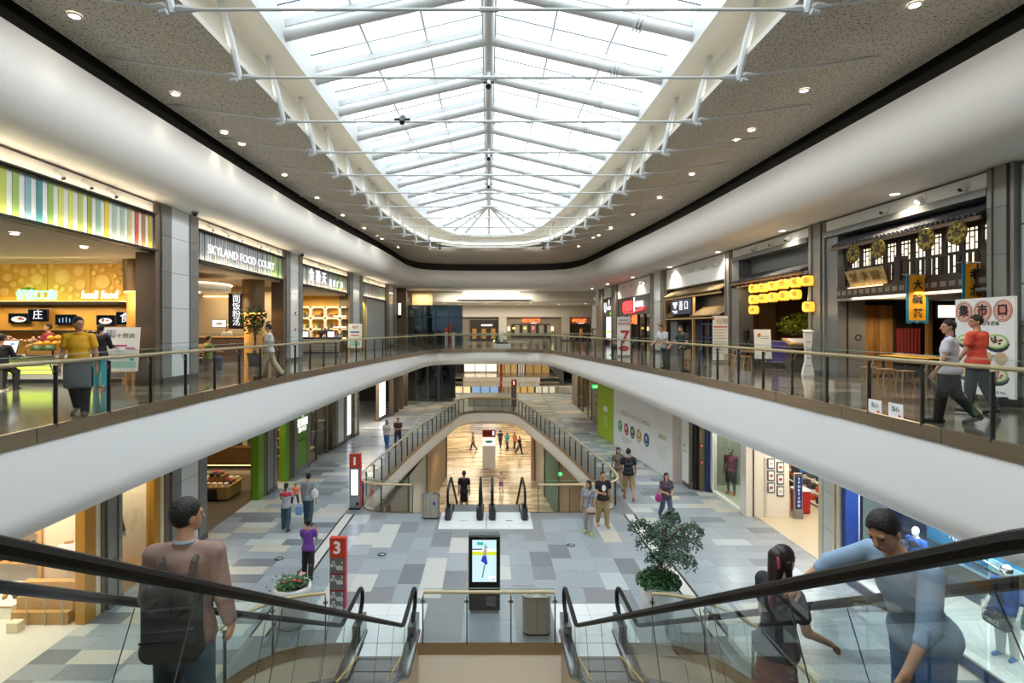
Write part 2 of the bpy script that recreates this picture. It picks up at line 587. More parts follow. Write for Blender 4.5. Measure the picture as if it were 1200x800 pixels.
def build_tiles():
 rnd = random.Random(5)
 tiles = []
 def pick(side, y):
  r = rnd.random()
  far = min(1, max(0, (y - 22) / 12))  # more tan tiles with distance put warm lamp light into the floor colour
  if side:
   k = 'mid' if r < .62 else ('tan' if r < .62 + .1 + .12 * far else ('pale' if r < .86 else 'dark'))
  else:
   k = 'mid' if r < .66 else ('pale' if r < .84 else ('dark' if r < .97 else 'tan'))
  return (k, rnd.randrange(len(T_COL[k])))
 nx = 16
 w = 9.7 / nx
 for i in range(nx):
  x0 = -4.85 + i * w
  y = -1 - rnd.random()
  while y < 21:
   L = rnd.choice((0.8, 1.0, 1.2))
   tiles.append((x0 + w / 2, y + L / 2, w, L, pick(0, y)))
   y += L
 for s in (-1, 1):
  xa, xb = (-9.6, -5.27) if s < 0 else (5.3, 10.4)
  y = 2.0
  r = 0
  while y < 55.5:
   x = xa - (0.0 if r % 2 else 0.55) * rnd.random()
   while x < xb - .08:
    L = min(1.15, xb - x) if x >= xa else 1.15 - (xa - x)
    x = max(x, xa)
    lim = abs(interp(y, [2, 14, 22, 30, 39, 50], [9.9, 9.9, 9.4, 8.8, 7.9, 9.5]))
    if abs(x + L / 2) < lim:
     tiles.append((x + L / 2, y + .25, L, .5, pick(1, y)))
    x += L
   y += .5
   r += 1
 for s in (-1, 1):
  y = 21.2
  while y < 55.5:
   xi = interp(y, [20, 25, 30.6, 36, 41.6, 44], [5.1, 4.8, 4.3, 3.6, 2.7, 2.4])
   x = 5.15 - 1.15
   while x > xi - .3 or (y > 45 and x > -.1):
    if x > xi:
     tiles.append((s * (x + .575), y + .25, 1.15, .5, pick(1, y)))
    x -= 1.15
   y += .5
 ok = []
 for t in tiles:
  x, y, a, b, m = t
  if abs(x) < 3.0 and y - b / 2 < 11.78 < y + b / 2 - .1:
   y1 = y + b / 2
   y, b = (11.78 + y1) / 2, y1 - 11.78
   t = (x, y, a, b, m)
  cs = [(x + sx * a / 2, y + sy * b / 2) for sx in (-1, 1) for sy in (-1, 1)]
  if any(inside(c, V3) or inside(c, N3) for c in cs):
   continue
  if any(1.2 < abs(c[0]) < 3.2 and c[1] < 13.4 for c in cs) or (any(-1.75 < c[0] < 1.6 and 18.3 < c[1] < 21 for c in cs)):
   continue
  px = 573 + 640 * x / max(y, .1)
  py = 383 + 640 * EYE / max(y, .1)
  vis = -20 < px < 1220 and py < 830
  ok.append((not vis, y, t))
 ok.sort(key=lambda q: (q[0], q[1]))
 meshes = {}
 rest = {}
 n = 0
 for hid, y, (x, yy, a, b, m) in ok:
  if not hid and n < 298:
   key = (round(a, 3), round(b, 3), m)
   if key not in meshes:
    g = 0.003
    o = MB().box(-a / 2 + g, a / 2 - g, -b / 2 + g, b / 2 - g, -0.02, 0.0).build('tile', T_M[m], lower)
    meshes[key] = o.data
    o.location = (x, yy, 0)
   else:
    place('tile', meshes[key], lower, (x, yy, 0))
   n += 1
  elif not hid:
   rest.setdefault(m, MB()).box(x - a / 2 + .003, x + a / 2 - .003, yy - b / 2 + .003, yy + b / 2 - .003, -.02, 0)
 for m, mb in rest.items():
  mb.build('tiles', T_M[m], lower, kind='stuff')
build_tiles()
M_channel = mat('floor_channel_stone', '#d4d3cd', 0.3)
for s in (-1, 1):
 MB().box(s * 4.93 - .0, s * 5.22, 12, 19.8, -.02, .003).build('drain_channel', M_channel, lower)
 for x in (4.9, 5.25):
  MB().box(s * x - .025, s * x + .025, 12, 19.8, -.02, .004).build('drain_slot', M_black, lower)
# ================================================================== skylight
sky = struct('window_skylight', (0, 0, 14.4), 'long glazed skylight with white tubular rafters over the hall')
M_tube = mat('white_painted_steel', '#c9cbcb', 0.4)
M_pane = glass('skylight_pane', '#f2f8fb', 0.04)
M_seal = mat('dark_glazing_seal', '#5d6a74', 0.6)
ZE, ZR = 13.92, 15.1
def ew(y):
 return max(0.02, interp(y, [p[1] for p in E4 if p[0] <= 0.01], [-p[0] for p in E4 if p[0] <= 0.01]))
tube_y = [11.0 - 2.4 * 6 + 2.4 * k for k in range(0, 19)]
tube_y = [y for y in tube_y if -4 < y < 37.2]
YE = 37.4
def rz(x, y=0, lift=0.0):
 w = 5.0
 return ZR - (ZR - ZE) * min(1, abs(x) / w) + lift
MB().tube([(0, -4, ZR), (0, YE, ZR)], 0.16, 10).build('ridge_beam', M_tube, sky, smooth=True)
for s in (-1, 1):
 MB().box(s * .16 - .04, s * .16 + .04, -4, YE, ZR + .02, ZR + .46).build('ridge_channel', mat('pale_glazing_channel', '#c9d3d3', 0.4), sky)
for y in tube_y:
 for s in (-1, 1):
  w = ew(y) + .1
  MB().tube([(s * .1, y, rz(.1)), (s * w, y, rz(w))], 0.145, 12).build('rafter', M_tube, sky, smooth=True)
  MB().bar((s * .1, y, rz(.1, 0, .3)), (s * w, y, rz(w, 0, .3)), .07, .18).build('glazing_bar', M_tube, sky)
  if s > 0 and y > 6:
   cx = w * .72
   c = Vector((cx, y, rz(cx)))
   d = Vector((1, 0, -(ZR - ZE) / 5)).normalized()
   mb = MB()
   for t in (-.09, 0.0, .09):
    mb.tube([c + d * (t - .018), c + d * (t + .018)], .2, 12)
   mb.build('flange_coupling', M_tube, sky, smooth=True)
ys = [-4] + tube_y + [YE]
for s in (-1, 1):
 for fr in (.36, .68):
  pts = [(s * ew(y) * fr, y, rz(ew(y) * fr, 0, .42)) for y in ys]
  MB().tube(pts, .035, 6).build('purlin', M_tube, sky)
 for a, b in zip(ys, ys[1:]):
  for k, (f0, f1) in enumerate(((.03, .36), (.36, .68), (.68, 1.0))):
   q = [(s * ew(a) * f0, a + .05, rz(ew(a) * f0, 0, .44)), (s * ew(b) * f0, b - .05, rz(ew(b) * f0, 0, .44)),
    (s * (ew(b) * f1 + (.2 if k == 2 else -.02)), b - .05, rz(ew(b) * f1, 0, .44)), (s * (ew(a) * f1 + (.2 if k == 2 else -.02)), a + .05, rz(ew(a) * f1, 0, .44))]
   MB().quad(*q).build('pane', M_pane, sky)
  y = b - .5
  if b < 37:
   MB().bar((s * .2, y, rz(.2, 0, .47)), (s * ew(y), y, rz(ew(y), 0, .47)), .03, .03).build('glazing_seal', M_seal, sky)
apex = Vector((0, YE, ZR))
MB().lathe([(.2, -.16), (.26, -.1), (.26, .1), (.2, .16)], (0, YE, ZR), 14).build('hub', M_tube, sky)
endp = [p for p in E4 if p[1] > 38.0]
sel = [endp[int(round(i * (len(endp) - 1) / 6))] for i in range(7)]
for i, (x, y) in enumerate(sel):
 MB().tube([apex, (x, y, ZE)], .1, 10).build('rafter', M_tube, sky, smooth=True)
ring = [p for p in E4 if p[1] >= YE - .6]
for (a, b) in zip(ring, ring[1:]):
 MB().add([apex + Vector((0, 0, .44)), (a[0], a[1], ZE + .44), (b[0], b[1], ZE + .44)], [(0, 1, 2)]).build('pane', M_pane, sky)
hp = [apex.lerp(Vector((x, y, ZE)), .62) + Vector((0, 0, .42)) for x, y in sel]
MB().tube(hp, .03, 6).build('purlin', M_tube, sky)
MB().tube([apex.lerp(Vector((x, y, ZE)), .66) + Vector((0, 0, .46)) for x, y in sel], .018, 5).build('glazing_seal', M_seal, sky)
NZ = 12.0
for k in range(13):
 y = 8.97 + 2.45 * k - 2.45
 nx_ = interp(y, [p[1] for p in D4 if p[0] <= 0.01], [-p[0] for p in D4 if p[0] <= 0.01]) - .12
 nx_ = min(nx_, 5.2)
 tr = struct('tie_rod_frame', (0, y, NZ), 'white tie rod frame below the skylight')
 MB().tube([(-nx_, y, NZ), (nx_, y, NZ)], .028, 8).build('tie_rod', M_tube, tr, smooth=True)
 for s in (-1, 1):
  xo = s * (nx_ + 3.0)
  MB().tube([(s * nx_, y, NZ), (xo, y, 12.45)], .028, 8).build('outer_rod', M_tube, tr, smooth=True)
  MB().tube([(s * nx_, y, NZ - .08), (s * (nx_ + .2), y, NZ + .8), (s * (nx_ + .44), y, 13.68)], [.07, .085, .06], 8).build('strut', M_tube, tr, smooth=True)
  for d in (-1, 1):
   z2 = NZ + (.05 if d > 0 else 0)
   MB().tube([(s * nx_ + s * d * .08, y, NZ), (s * nx_ + s * d * .16, y, z2), (s * nx_ + s * d * .42, y, z2)], [.075, .075, .03], 8).build('rod_fork', M_tube, tr, smooth=True)
  MB().tube([(s * (nx_ + .02), y - .12, NZ - .1), (s * (nx_ + .14), y - .12, NZ - .13)], .05, 10).build('added_spot_head', M_tube, tr, smooth=True)  # spot head and its lamp are added to brighten the upper fascia
  if y > 7:
   dv = Vector((s * 1, 0, -.5)).normalized()
   lamp('SPOT', (s * (nx_ + .2), y - .12, NZ - .15), 80, (1, .96, .9), .06, spot=1.9, rot=dv.to_track_quat('-Z', 'Y').to_euler(), blend=1.0)
 MB().tube([(-.16, y, NZ), (.16, y, NZ)], .045, 8).build('turnbuckle', M_tube, tr, smooth=True)
for x in (-3, 0, 3):
 lamp('SPOT', (x, 38.2, 11.8), 260, (1, .93, .8), .06, spot=2.0, rot=Vector((x * .04, 1, -.25)).to_track_quat('-Z', 'Y').to_euler(), blend=1.0)  # lamps without fittings, added to brighten the far fascia
for x in (-.7, .7):
 lamp('SPOT', (x, -.6, 4.75), 420, (1, .93, .82), .05, spot=1.9, rot=(math.radians(60), 0, 0), blend=1.0)  # unseen lamps added under the landing to brighten the near lower fascia
dl_px = [(-7.5, 9.88), (-7.58, 13.2), (-7.66, 15.8), (-7.6, 16.8), (-7.56, 20.2), (-7.5, 23.8), (-7.36, 27.5), (-7.1, 31.1), (-6.9, 33.8), (-6.85, 34.9), (-6.4, 38.5),
 (7.44, 9.54), (7.5, 13.0), (7.5, 15.6), (7.48, 16.5), (7.47, 20.1), (7.4, 23.7), (7.2, 27.3), (6.9, 30.9), (6.56, 34.4), (6.73, 33.5), (6.25, 38.1)]
def downlight(x, y, z, label, group, r=.09, power=60, color=(1, .86, .66), parent=None, spot=2.2):
 t = thing('downlight', label, 'ceiling light', (x, y, z), group=group)
 MB().lathe([(r * 1.35, 0.0), (r * 1.35, -.02), (r * 1.05, -.03), (r, -.005)], (x, y, z), 14, cap=False).build('trim_ring', M_white, t, smooth=True)
 MB().lathe([(0.001, -.016), (r, -.016)], (x, y, z), 14, cap=False).build('lens', M_lampwhite, t)
 if power:
  lamp('SPOT', (x, y, z - .06), power, color, size=.07, spot=spot)
 return t
for i, (x, y) in enumerate(dl_px):
 sd, k = ('left', i) if i < 11 else ('right', i - 11)
 downlight(x, y, 12.43, 'small warm downlight in the perforated ceiling, %s of the %s row from the camera' % (ORD[k], sd), 'downlights in the perforated ceiling', r=.085, power=14 if i < 11 else 110, spot=1.1)
for i, y in enumerate((8.3, 14.6, 20.2, 25.9, 32.5, 39.3, 45.6, 51)):
 x = interp(y, [8, 25.9, 32.5, 39.3, 45.6, 52], [10.85, 10.85, 10.75, 10.35, 9.9, 9.6])
 downlight(x, y, 10.36, 'round warm downlight in the white soffit above the right-hand shops, %s from the camera' % ORD[i], 'downlights in the right soffit', r=.11, power=220)
# ================================================================== glass railings and escalators
def glass_rail(name, label, path, z0, spacing, posts_end=True, hh=1.05, gh=1.17, post_h=1.0, inward=-1):
 """path: 2D points; inward: side of the walkway edge on which the posts stand"""
 t = thing(name, label, 'railing', (path[0][0], path[0][1], z0))
 pts = resample([(x, y, z0) for x, y in path], spacing)
 fine = resample([(x, y, z0) for x, y in path], min(.35, spacing / 3))
 hp = offset_path([(p.x, p.y) for p in fine], .09)
 MB().tube([(x, y, z0 + hh) for x, y in hp], .036, 8, sx=1.15).build('handrail', M_wood_rail, t, smooth=True)
 post = None
 brk = None
 for i, p in enumerate(pts):
  a, b = pts[max(i - 1, 0)], pts[min(i + 1, len(pts) - 1)]
  ang = math.atan2(b.y - a.y, b.x - a.x)
  loc = (p.x - path[0][0], p.y - path[0][1], 0)
  if post is None:
   o = MB().box(-.012, .012, -.03, .035, -.02, post_h).build('post', M_post, None)
   post = o.data
   o.parent = t
   o.location, o.rotation_euler = loc, (0, 0, ang)
   q = MB().tube([(0, .03, .9), (0, .07, .95), (0, .09, 1.02)], .012, 6).box(-.05, .05, .0, .02, .86, .92).build('bracket', M_steel, None)
   brk = q.data
   q.parent = o
  else:
   place('bracket', brk, place('post', post, t, loc, ang), (0, 0, 0))
 for a, b in zip(pts, pts[1:]):
  d = (b - a).normalized()
  n = Vector((-d.y, d.x, 0)) * .006
  g = .012
  a2, b2 = a + d * g, b - d * g
  lo, hi = Vector((0, 0, .04)), Vector((0, 0, gh))
  MB().add([a2 - n + lo, b2 - n + lo, b2 - n + hi, a2 - n + hi], [(0, 1, 2, 3)]).build('glass_panel', M_rail_glass, t)
  MB().obox((a2 + b2) / 2 + Vector((0, 0, gh + .004)), (b2 - a2) / 2, n, (0, 0, .004)).build('glass_edge', mat('glass_edge_green', '#8fb3a6', 0.2), t)
 return t
glass_rail('glass_railing', 'long glass railing with pale wood handrail around the upper oval opening', V4, ZU, 1.27)
v3r = [p for p in V3 if not (abs(p[0]) < 1.72 and p[1] < 20.3)]
glass_rail('glass_railing', 'glass railing with wood handrail around the narrow far opening on the lower level', v3r, 0, 1.15)
nc = [(-1.42, 11.74), (1.42, 11.74)]
glass_rail('glass_railing', 'short straight glass railing between the lower ends of the near escalators', nc, 0, .95)
_in = [p for p in N3 if p[0] < -3.05 and p[1] > 5]
glass_rail('glass_railing', 'curved glass railing beside the left near escalator next to the flower pot', _in, 0, 1.1)
_in = [p for p in N3 if p[0] > 3.05 and p[1] > 5]
glass_rail('glass_railing', 'curved glass railing beside the right near escalator next to the potted tree', _in, 0, 1.1)
M_step = mat('escalator_step_aluminium', '#7d8083', 0.4, 0.5)
M_clad = mat('escalator_cladding_bronze', '#b7a68f', 0.35, 0.5, noise=(2, .06, (1, .3, 6)))
M_decking = mat('escalator_decking_steel', '#8b8f92', 0.25, 0.9)
M_yellow = mat('safety_yellow', '#e0b23a', 0.5)
M_plate = mat('white_landing_plate', '#e3e7ea', 0.35)
T30 = math.tan(PI / 6)
def nose(Y, Y0, zt, zb):
 run = (zt - zb) / T30
 return zt if Y <= Y0 else (zb if Y >= Y0 + run else zt - T30 * (Y - Y0))
def escalator(label, xs, Y0, zt, zb, steps=True, dark=False):
 run = (zt - zb) / T30
 xc = sum(xs) / 2
 t = thing('escalator', label, 'escalator', (xc, Y0, zt))
 x0, x1 = min(xs), max(xs)
 H = 1.05
 Ys = Y0 - 1.75
 Ye = Y0 + run + 1.75
 def soft(Y):
  r = .12
  return sum(nose(Y + r * u, Y0, zt, zb) for u in (-1, -.5, 0, .5, 1)) / 5
 for s, x in ((-1, x0), (1, x1)):
  ys = [Ys + .3 + (Ye - Ys - .6) * i / 110 for i in range(111)]
  top = [(x, y, soft(y) + H) for y in ys]
  R = .27
  e1 = [(x, Ye - .3 + R * math.sin(a), zb + H - R + R * math.cos(a)) for a in np.linspace(.2, PI, 9)]
  e0 = [(x, Ys + .3 - R * math.sin(a), zt + H - R + R * math.cos(a)) for a in np.linspace(PI, .2, 9)]
  low1 = [(x, Ye - .45, zb + .33), (x, Ye - .62, zb + .2)]
  low0 = [(x, Ys + .62, zt + .2), (x, Ys + .45, zt + .33)]
  MB().tube(low0 + e0 + top + e1 + low1, .036, 8, sx=1.25).build('handrail', M_handrail, t, smooth=True)
  cuts = [Ys + .35] + list(np.arange(Y0 - .2, Y0 + run + .2, 1.28)) + [Ye - .35]
  for a, b in zip(cuts, cuts[1:]):
   if b - a < .3:
    continue
   n = 8
   lo, hi = [], []
   for i in range(n + 1):
    y = a + .012 + (b - a - .024) * i / n
    inc = 1 if Y0 < y < Y0 + run else 0
    sh = .42 * inc
    lo.append((x, y, soft(y) + .06))
    y2 = min(max(y + sh, Ys), Ye)
    hi.append((x, y2, soft(y2) + H - .04))
   MB().grid([lo, hi]).build('glass_panel', M_esc_glass, t)
   y2 = b + (.42 if Y0 < b < Y0 + run else 0)
   MB().bar((x, b, soft(b) + .06), (x, y2, soft(y2) + H - .05), .007, .007, up=(1, 0, 0)).build('glass_joint', M_post, t)
  yy = [Ys + .1 + (Ye - Ys - .2) * i / 48 for i in range(49)]
  MB().grid([[(x - .13, y, soft(y) + .05) for y in yy], [(x - .10, y, soft(y) + .075) for y in yy], [(x + .10, y, soft(y) + .075) for y in yy],
   [(x + .13, y, soft(y) + .05) for y in yy]]).build('decking', M_decking, t, smooth=True)
  xi = x - s * .13
  MB().grid([[(xi, y, soft(y) + .05) for y in yy], [(xi, y, soft(y) - .35) for y in yy]]).build('skirt', M_darkmetal, t)
  xo = x + s * .13
  MB().grid([[(xo, y, soft(y) + .05) for y in yy], [(xo, y, soft(y) - 1.0) for y in yy]]).build('side_cladding', M_clad, t)
  MB().obox((x, Ye - .3, zb + .2), (.09, 0, 0), (0, .3, -.0), (0, 0, .2)).build('newel_base', mat('newel_dark', '#22242a', .3) if dark else M_decking, t)
  MB().obox((x, Ys + .3, zt + .2), (.09, 0, 0), (0, .3, 0), (0, 0, .2)).build('newel_base', mat('newel_dark', '#22242a', .3) if dark else M_decking, t)
 yy = [Ys + .1 + (Ye - Ys - .2) * i / 24 for i in range(25)]
 MB().grid([[(x0 - .13, y, soft(y) - 1.0) for y in yy], [(x1 + .13, y, soft(y) - 1.0) for y in yy]]).build('truss_underside', M_clad, t)
 if steps:
  n = int(run / .4) + 4
  me = None
  for k in range(-2, n):
   y = Y0 + .2 + .4 * k
   z = nose(y + .2, Y0, zt, zb)
   if me is None:
    o = MB().box(-(x1 - x0) / 2 + .15, (x1 - x0) / 2 - .15, -.2, .2, -.04, 0).box(-(x1 - x0) / 2 + .15, (x1 - x0) / 2 - .15, .17, .2, -.24, 0).build('step', M_step, None)
    me = o.data
    o.parent = t
    o.location = (0, y - Y0, z - zt)
   else:
    place('step', me, t, (0, y - Y0, z - zt))
 MB().box(x0 + .15, x1 - .15, Ys - .3, Y0 - .85, zt - .05, zt + .012).build('landing_plate', M_plate, t)
 MB().box(x0 + .15, x1 - .15, Y0 + run + .75, Ye + .3, zb - .05, zb + .012).build('landing_plate', M_plate, t)
 for x in (x0 + .15, x1 - .15):
  MB().bar((x, Y0 + run - .9, nose(Y0 + run - .9, Y0, zt, zb) + .03), (x, Y0 + run + .7, zb + .03), .02, .02).build('yellow_line', M_yellow, t)
 return t
escalator('left near escalator going down with a man in a backpack on it', (-2.83, -1.65), 1.58, ZU, ZL)
escalator('right near escalator with two people standing close together on it', (1.68, 2.86), 1.58, ZU, ZL)
escalator('left far escalator descending to the basement with a woman in black on it', (-1.45, -.32), 20.9, ZL, ZB, dark=True)
escalator('empty right far escalator descending to the basement', (.12, 1.27), 20.9, ZL, ZB, dark=True)
for (xa, xb, ya, yb, lab) in ((-3.3, -1.5, 11.75, 13.4, 'white metal landing plate in the floor at the foot of the left near escalator'),
 (1.5, 3.25, 11.75, 13.4, 'white metal landing plate in the floor at the foot of the right near escalator'),
 (-1.72, -.1, 18.35, 20.0, 'left white landing plate before the far escalators'),
 (-.08, 1.5, 18.35, 20.0, 'right white landing plate before the far escalators')):
 t = struct('landing_cover', ((xa + xb) / 2, ya, 0), lab)
 n = 3
 for i in range(n):
  for j in range(2):
   w, d = (xb - xa) / 2, (yb - ya) / n
   MB().box(xa + j * w + .004, xa + (j + 1) * w - .004, ya + i * d + .004, ya + (i + 1) * d - .004, -.02, .006).build('metal_plate', M_plate, t)
 MB().box((xa + xb) / 2 - .12, (xa + xb) / 2 + .12, ya + .75, ya + .82, .006, .012).build('lift_handle', M_darkmetal, t)
# ================================================================== upper level, left side
def FR(x0, y0, x1, y1, side):
 u = Vector((x1 - x0, y1 - y0, 0)).normalized()
 d = Vector((-u.y, u.x, 0)) if side < 0 else Vector((u.y, -u.x, 0))
 M = Matrix((u, d, Vector((0, 0, 1)))).transposed().to_4x4()
 M.translation = Vector((x0, y0, 0))
 return M
def bx(name, par, m, M, u0, u1, d0, d1, z0, z1, **k):
 return MB(M).box(u0, u1, d0, d1, z0, z1).build(name, m, par, **k)
def at(M, u, d, z):
 return M @ Vector((u, d, z))
def adir(M, u, d=0, z=0):
 return (M.to_3x3() @ Vector((u, d, z))).normalized()
M_gap = mat('dark_joint', '#3b3a38', 0.6)
M_signwhite = mat('sign_panel_white', '#d9dbdb', 0.4)
M_letter = glow('letter_white_glow', '#ffffff', 1.1)
M_warmled = glow('warm_led', '#ffd79a', 4)
M_shopceil = mat('shop_ceiling', '#d8cfbf', 0.7)
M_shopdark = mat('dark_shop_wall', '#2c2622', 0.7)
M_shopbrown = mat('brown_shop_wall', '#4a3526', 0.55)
M_shopbeige = mat('beige_shop_wall', '#cbb899', 0.6)
M_gold = mat('gold_lit_panel', '#d9ab45', 0.5)
M_goldpale = mat('pale_gold_disc', '#ecc96a', 0.45)
M_screen = glow('screen_white', '#f4f8ff', 1.6)
M_woodlight = mat('light_wood', '#c39a62', 0.5, noise=(5, .12, (1, 1, 6)))
M_woodmid = mat('honey_wood', '#9b7443', 0.5, noise=(5, .15, (1, 1, 6)))
M_wooddark = mat('dark_timber', '#2d201a', 0.5, noise=(5, .2, (1, 1, 6)))
M_stone_dark = mat('dark_stone_plinth', '#55534f', 0.4)
def column(label, M, u0, u1, z0, z1, par_h=1.05, white=True, frame=M_colgrey, edge=M_bronze, plinth=True):
 c = at(M, (u0 + u1) / 2, 0, z0)
 t = struct('column', c, label)
 w = u1 - u0
 e = min(.22, w * .14)
 bx('bronze_edge', t, edge, M, u0, u0 + e, -.06, .5, z0, z1)
 bx('dark_joint', t, M_gap, M, u0 + e, u0 + e + .05, .02, .5, z0, z1)
 a, b = u0 + e + .05, u1
 f = (b - a) * .24
 zs = [z0 + .1]
 while zs[-1] < z1 - .3:
  zs.append(min(z1, zs[-1] + par_h) if z1 - zs[-1] > par_h * 1.4 else z1)
 for zA, zB in zip(zs, zs[1:]):
  bx('frame_panel', t, frame, M, a, a + f, -.1, .4, zA + .006, zB - .006)
  bx('frame_panel', t, frame, M, b - f, b, -.1, .4, zA + .006, zB - .006)
  bx('white_panel', t, M_whitepanel if white else frame, M, a + f + .01, b - f - .01, -.06, .4, zA + .006, zB - .006)
 bx('core', t, M_gap, M, u0 + .02, u1 - .02, 0.0, .45, z0, z1)
 if plinth:
  bx('plinth', t, M_stone_dark, M, a, b, -.12, .4, z0, z0 + .16)
 return t
def eyeball(M, u, z, label, group, d=0.0, lit=False):
 p = at(M, u, d, z)
 t = thing('eyeball_spotlight', label, 'spotlight', p, group=group)
 n = adir(M, 0, -1, 0)
 MB().tube([p + n * .0, p + n * .03], [.15, .13], 14).build('bezel_ring', M_white, t, smooth=True)
 MB().tube([p + n * .02, p + n * .1 + Vector((0, 0, -.05)), p + n * .14 + Vector((0, 0, -.09))], [.095, .09, .075], 12).build('barrel', M_white, t, smooth=True)
 q = p + n * .142 + Vector((0, 0, -.092))
 dd = (n * .05 + Vector((0, 0, -.05))).normalized()
 MB().tube([q, q + dd * .006], .055, 12).build('lens', M_lampwhite if lit else M_darkmetal, t)
 if lit:
  lamp('SPOT', q + dd * .05, 45, (1, .85, .62), .05, spot=2.4, rot=dd.to_track_quat('-Z', 'Y').to_euler())
 return t
STR = ['#5a4648', '#5b7b8c', '#4b6272', '#6f95a6', '#587f92', '#85a8b8', '#7391a8', '#8cabb6', '#4f6f86', '#6d9a3d', '#558b2f', '#3f8c8a', '#7ea63b', '#6d8fae', '#4f9440',
 '#b3c058', '#8eb05c', '#7fa3b0', '#44898f', '#86ac58', '#c3cc6a', '#a9b85e', '#8f9a35', '#8bb0a0', '#d9c63f', '#a8bcae', '#c0b48a', '#c05a3c', '#a97c4e', '#b9a83c']
STR2 = ['#a58c8d', '#626a71', '#8a959a', '#ab9696', '#565b60', '#929ea1', '#98a19b', '#6d7479', '#a29ca2', '#818f93']
def sign_band(label, M, u0, u1, z0, z1, cols, pitch, seed):
 t = thing('sign_band', label, 'shop sign', at(M, u0, 0, z0))
 bx('backing', t, M_signwhite, M, u0, u1, .02, .08, z0, z1)
 bx('frame_rail', t, M_darkmetal, M, u0, u1, -.08, .1, z1, z1 + .04)
 bx('frame_rail', t, M_darkmetal, M, u0, u1, -.14, .1, z0 - .1, z0 - .03)
 bx('led_strip', t, M_warmled, M, u0 + .02, u1 - .02, -.06, -.03, z0 - .028, z0 - .02)
 lamp('AREA', at(M, (u0 + u1) / 2, -.1, z0 + .0), 2.2 * (u1 - u0), (1, .86, .62), u1 - u0, .03, rot=(PI - .5, 0, math.atan2(adir(M, 1).y, adir(M, 1).x)))
 rnd = random.Random(seed)
 n = int((u1 - u0) / pitch)
 for i in range(n):
  c = cols[i * len(cols) // n] if len(cols) == len(STR) else cols[rnd.randrange(len(cols))]
  if len(cols) != len(STR) and i > n * .72:
   c = STR[13 + (i * 7) % 15]
  w = pitch * (.5 if len(cols) == len(STR) else rnd.choice((.3, .45, .6)))
  a = u0 + (i + .35) * pitch
  bx('stripe', t, mat('stripe_' + c, c, .5), M, a, a + w, .0, .02, z0, z1)
 return t
ML1 = FR(-9.5, 0, -9.5, 27.6, -1)
ML3 = FR(-9.5, 27.6, -8.95, 38.6, -1)
ML4 = FR(-8.95, 38.6, -8.3, 48, -1)
column('near left upper column of white panels between the juice bar and the food court', ML1, 15.45, 17.68, ZU, 10.35)
column('second left upper column, between the food court and the counter with round-cornered shelves', ML1, 25.1, 27.6, ZU, 10.35)
column('third left upper column, behind the white poster stand', ML3, 7.55, 10.9, ZU, 10.35)
column('farthest left upper column, beside the closed grey shop front', ML4, 6.3, 9.4, ZU, 10.35)
for (M, a, b, nm) in ((ML1, 4, 15.45, 'near'), (ML1, 17.68, 25.1, 'food court'), (ML3, 0, 7.55, 'third'), (ML4, 0.05, 6.3, 'fourth')):
 t = struct('wall_header', at(M, a, 0, 9.96), None)
 bx('white_band', t, M_white, M, a, b, 0.0, .3, 9.96, 10.36)
 bx('shadow_line', t, M_gap, M, a, b, -.03, .0, 10.30, 10.33)
bx('closing_panel', struct('wall_return', at(ML4, 9.4, 0, 5.15)), M_shopbeige, ML4, 9.4, 10.2, 0, .3, ZU, 10.35)
sign_band('wide sign band of blue, green and yellow vertical stripes above the juice bar', ML1, 5, 15.45, 9.01, 9.92, STR, .29, 1)
sb2 = sign_band('sign band lettered SKYLAND FOOD COURT over fine grey stripes', ML1, 17.7, 25.1, 9.01, 9.92, STR2, .16, 2)
text('SKYLAND FOOD COURT', .44, at(ML1, 21.25, -.03, 9.42), (0, 1, 0), M_letter, sb2, depth=.02, width=5.7)
sb3 = sign_band('sign band with three large and four small white Chinese characters', ML3, .05, 7.5, 9.01, 9.92, STR2, .2, 3)
for i, ch in enumerate('食通天'):
 text(ch, .72, at(ML3, 1.35 + i * .95, -.03, 9.5), adir(ML3, 1), M_letter, sb3, depth=.05, bold=.0)
for i, ch in enumerate('美食广场'):
 text(ch, .42, at(ML3, 4.3 + i * .68, -.03, 9.36), adir(ML3, 1), M_letter, sb3, depth=.05)
sign_band('small sign band of grey and mauve stripes over the closed grey shop front', ML4, .05, 6.25, 9.01, 9.92, STR2, .24, 4)
for k, (M, us, nm) in enumerate(((ML1, (12.0, 12.85, 13.7), 'above the juice bar sign'), (ML1, (18.5, 19.6, 20.7, 22.4, 23.3, 24.3), 'above the food court sign'),
 (ML3, (2.6, 3.5, 4.4), 'above the sign with seven Chinese characters'), (ML4, (.9, 2.2, 3.5, 4.8), 'above the closed grey shop front'))):
 for u in us:
  eyeball(M, u, 10.13, 'eyeball spotlight on the band %s, %s from the left' % (nm, ORD[us.index(u)]), 'eyeball lights ' + nm, lit=False)
for y in (16.9, 26.6):
 t = thing('dome_camera', 'black dome camera under the soffit above the %s left column' % ('near' if y < 20 else 'second'), 'security camera', (-9.1, y, 10.36))
 MB().lathe([(.1, 0), (.11, -.04), (.09, -.06)], (-9.1, y, 10.36), 12).build('mount', M_grey_frame, t)
 MB().lathe([(.085, -.06), (.07, -.12), (.03, -.15), (.001, -.155)], (-9.1, y, 10.36), 12).build('dome', M_black, t, smooth=True)
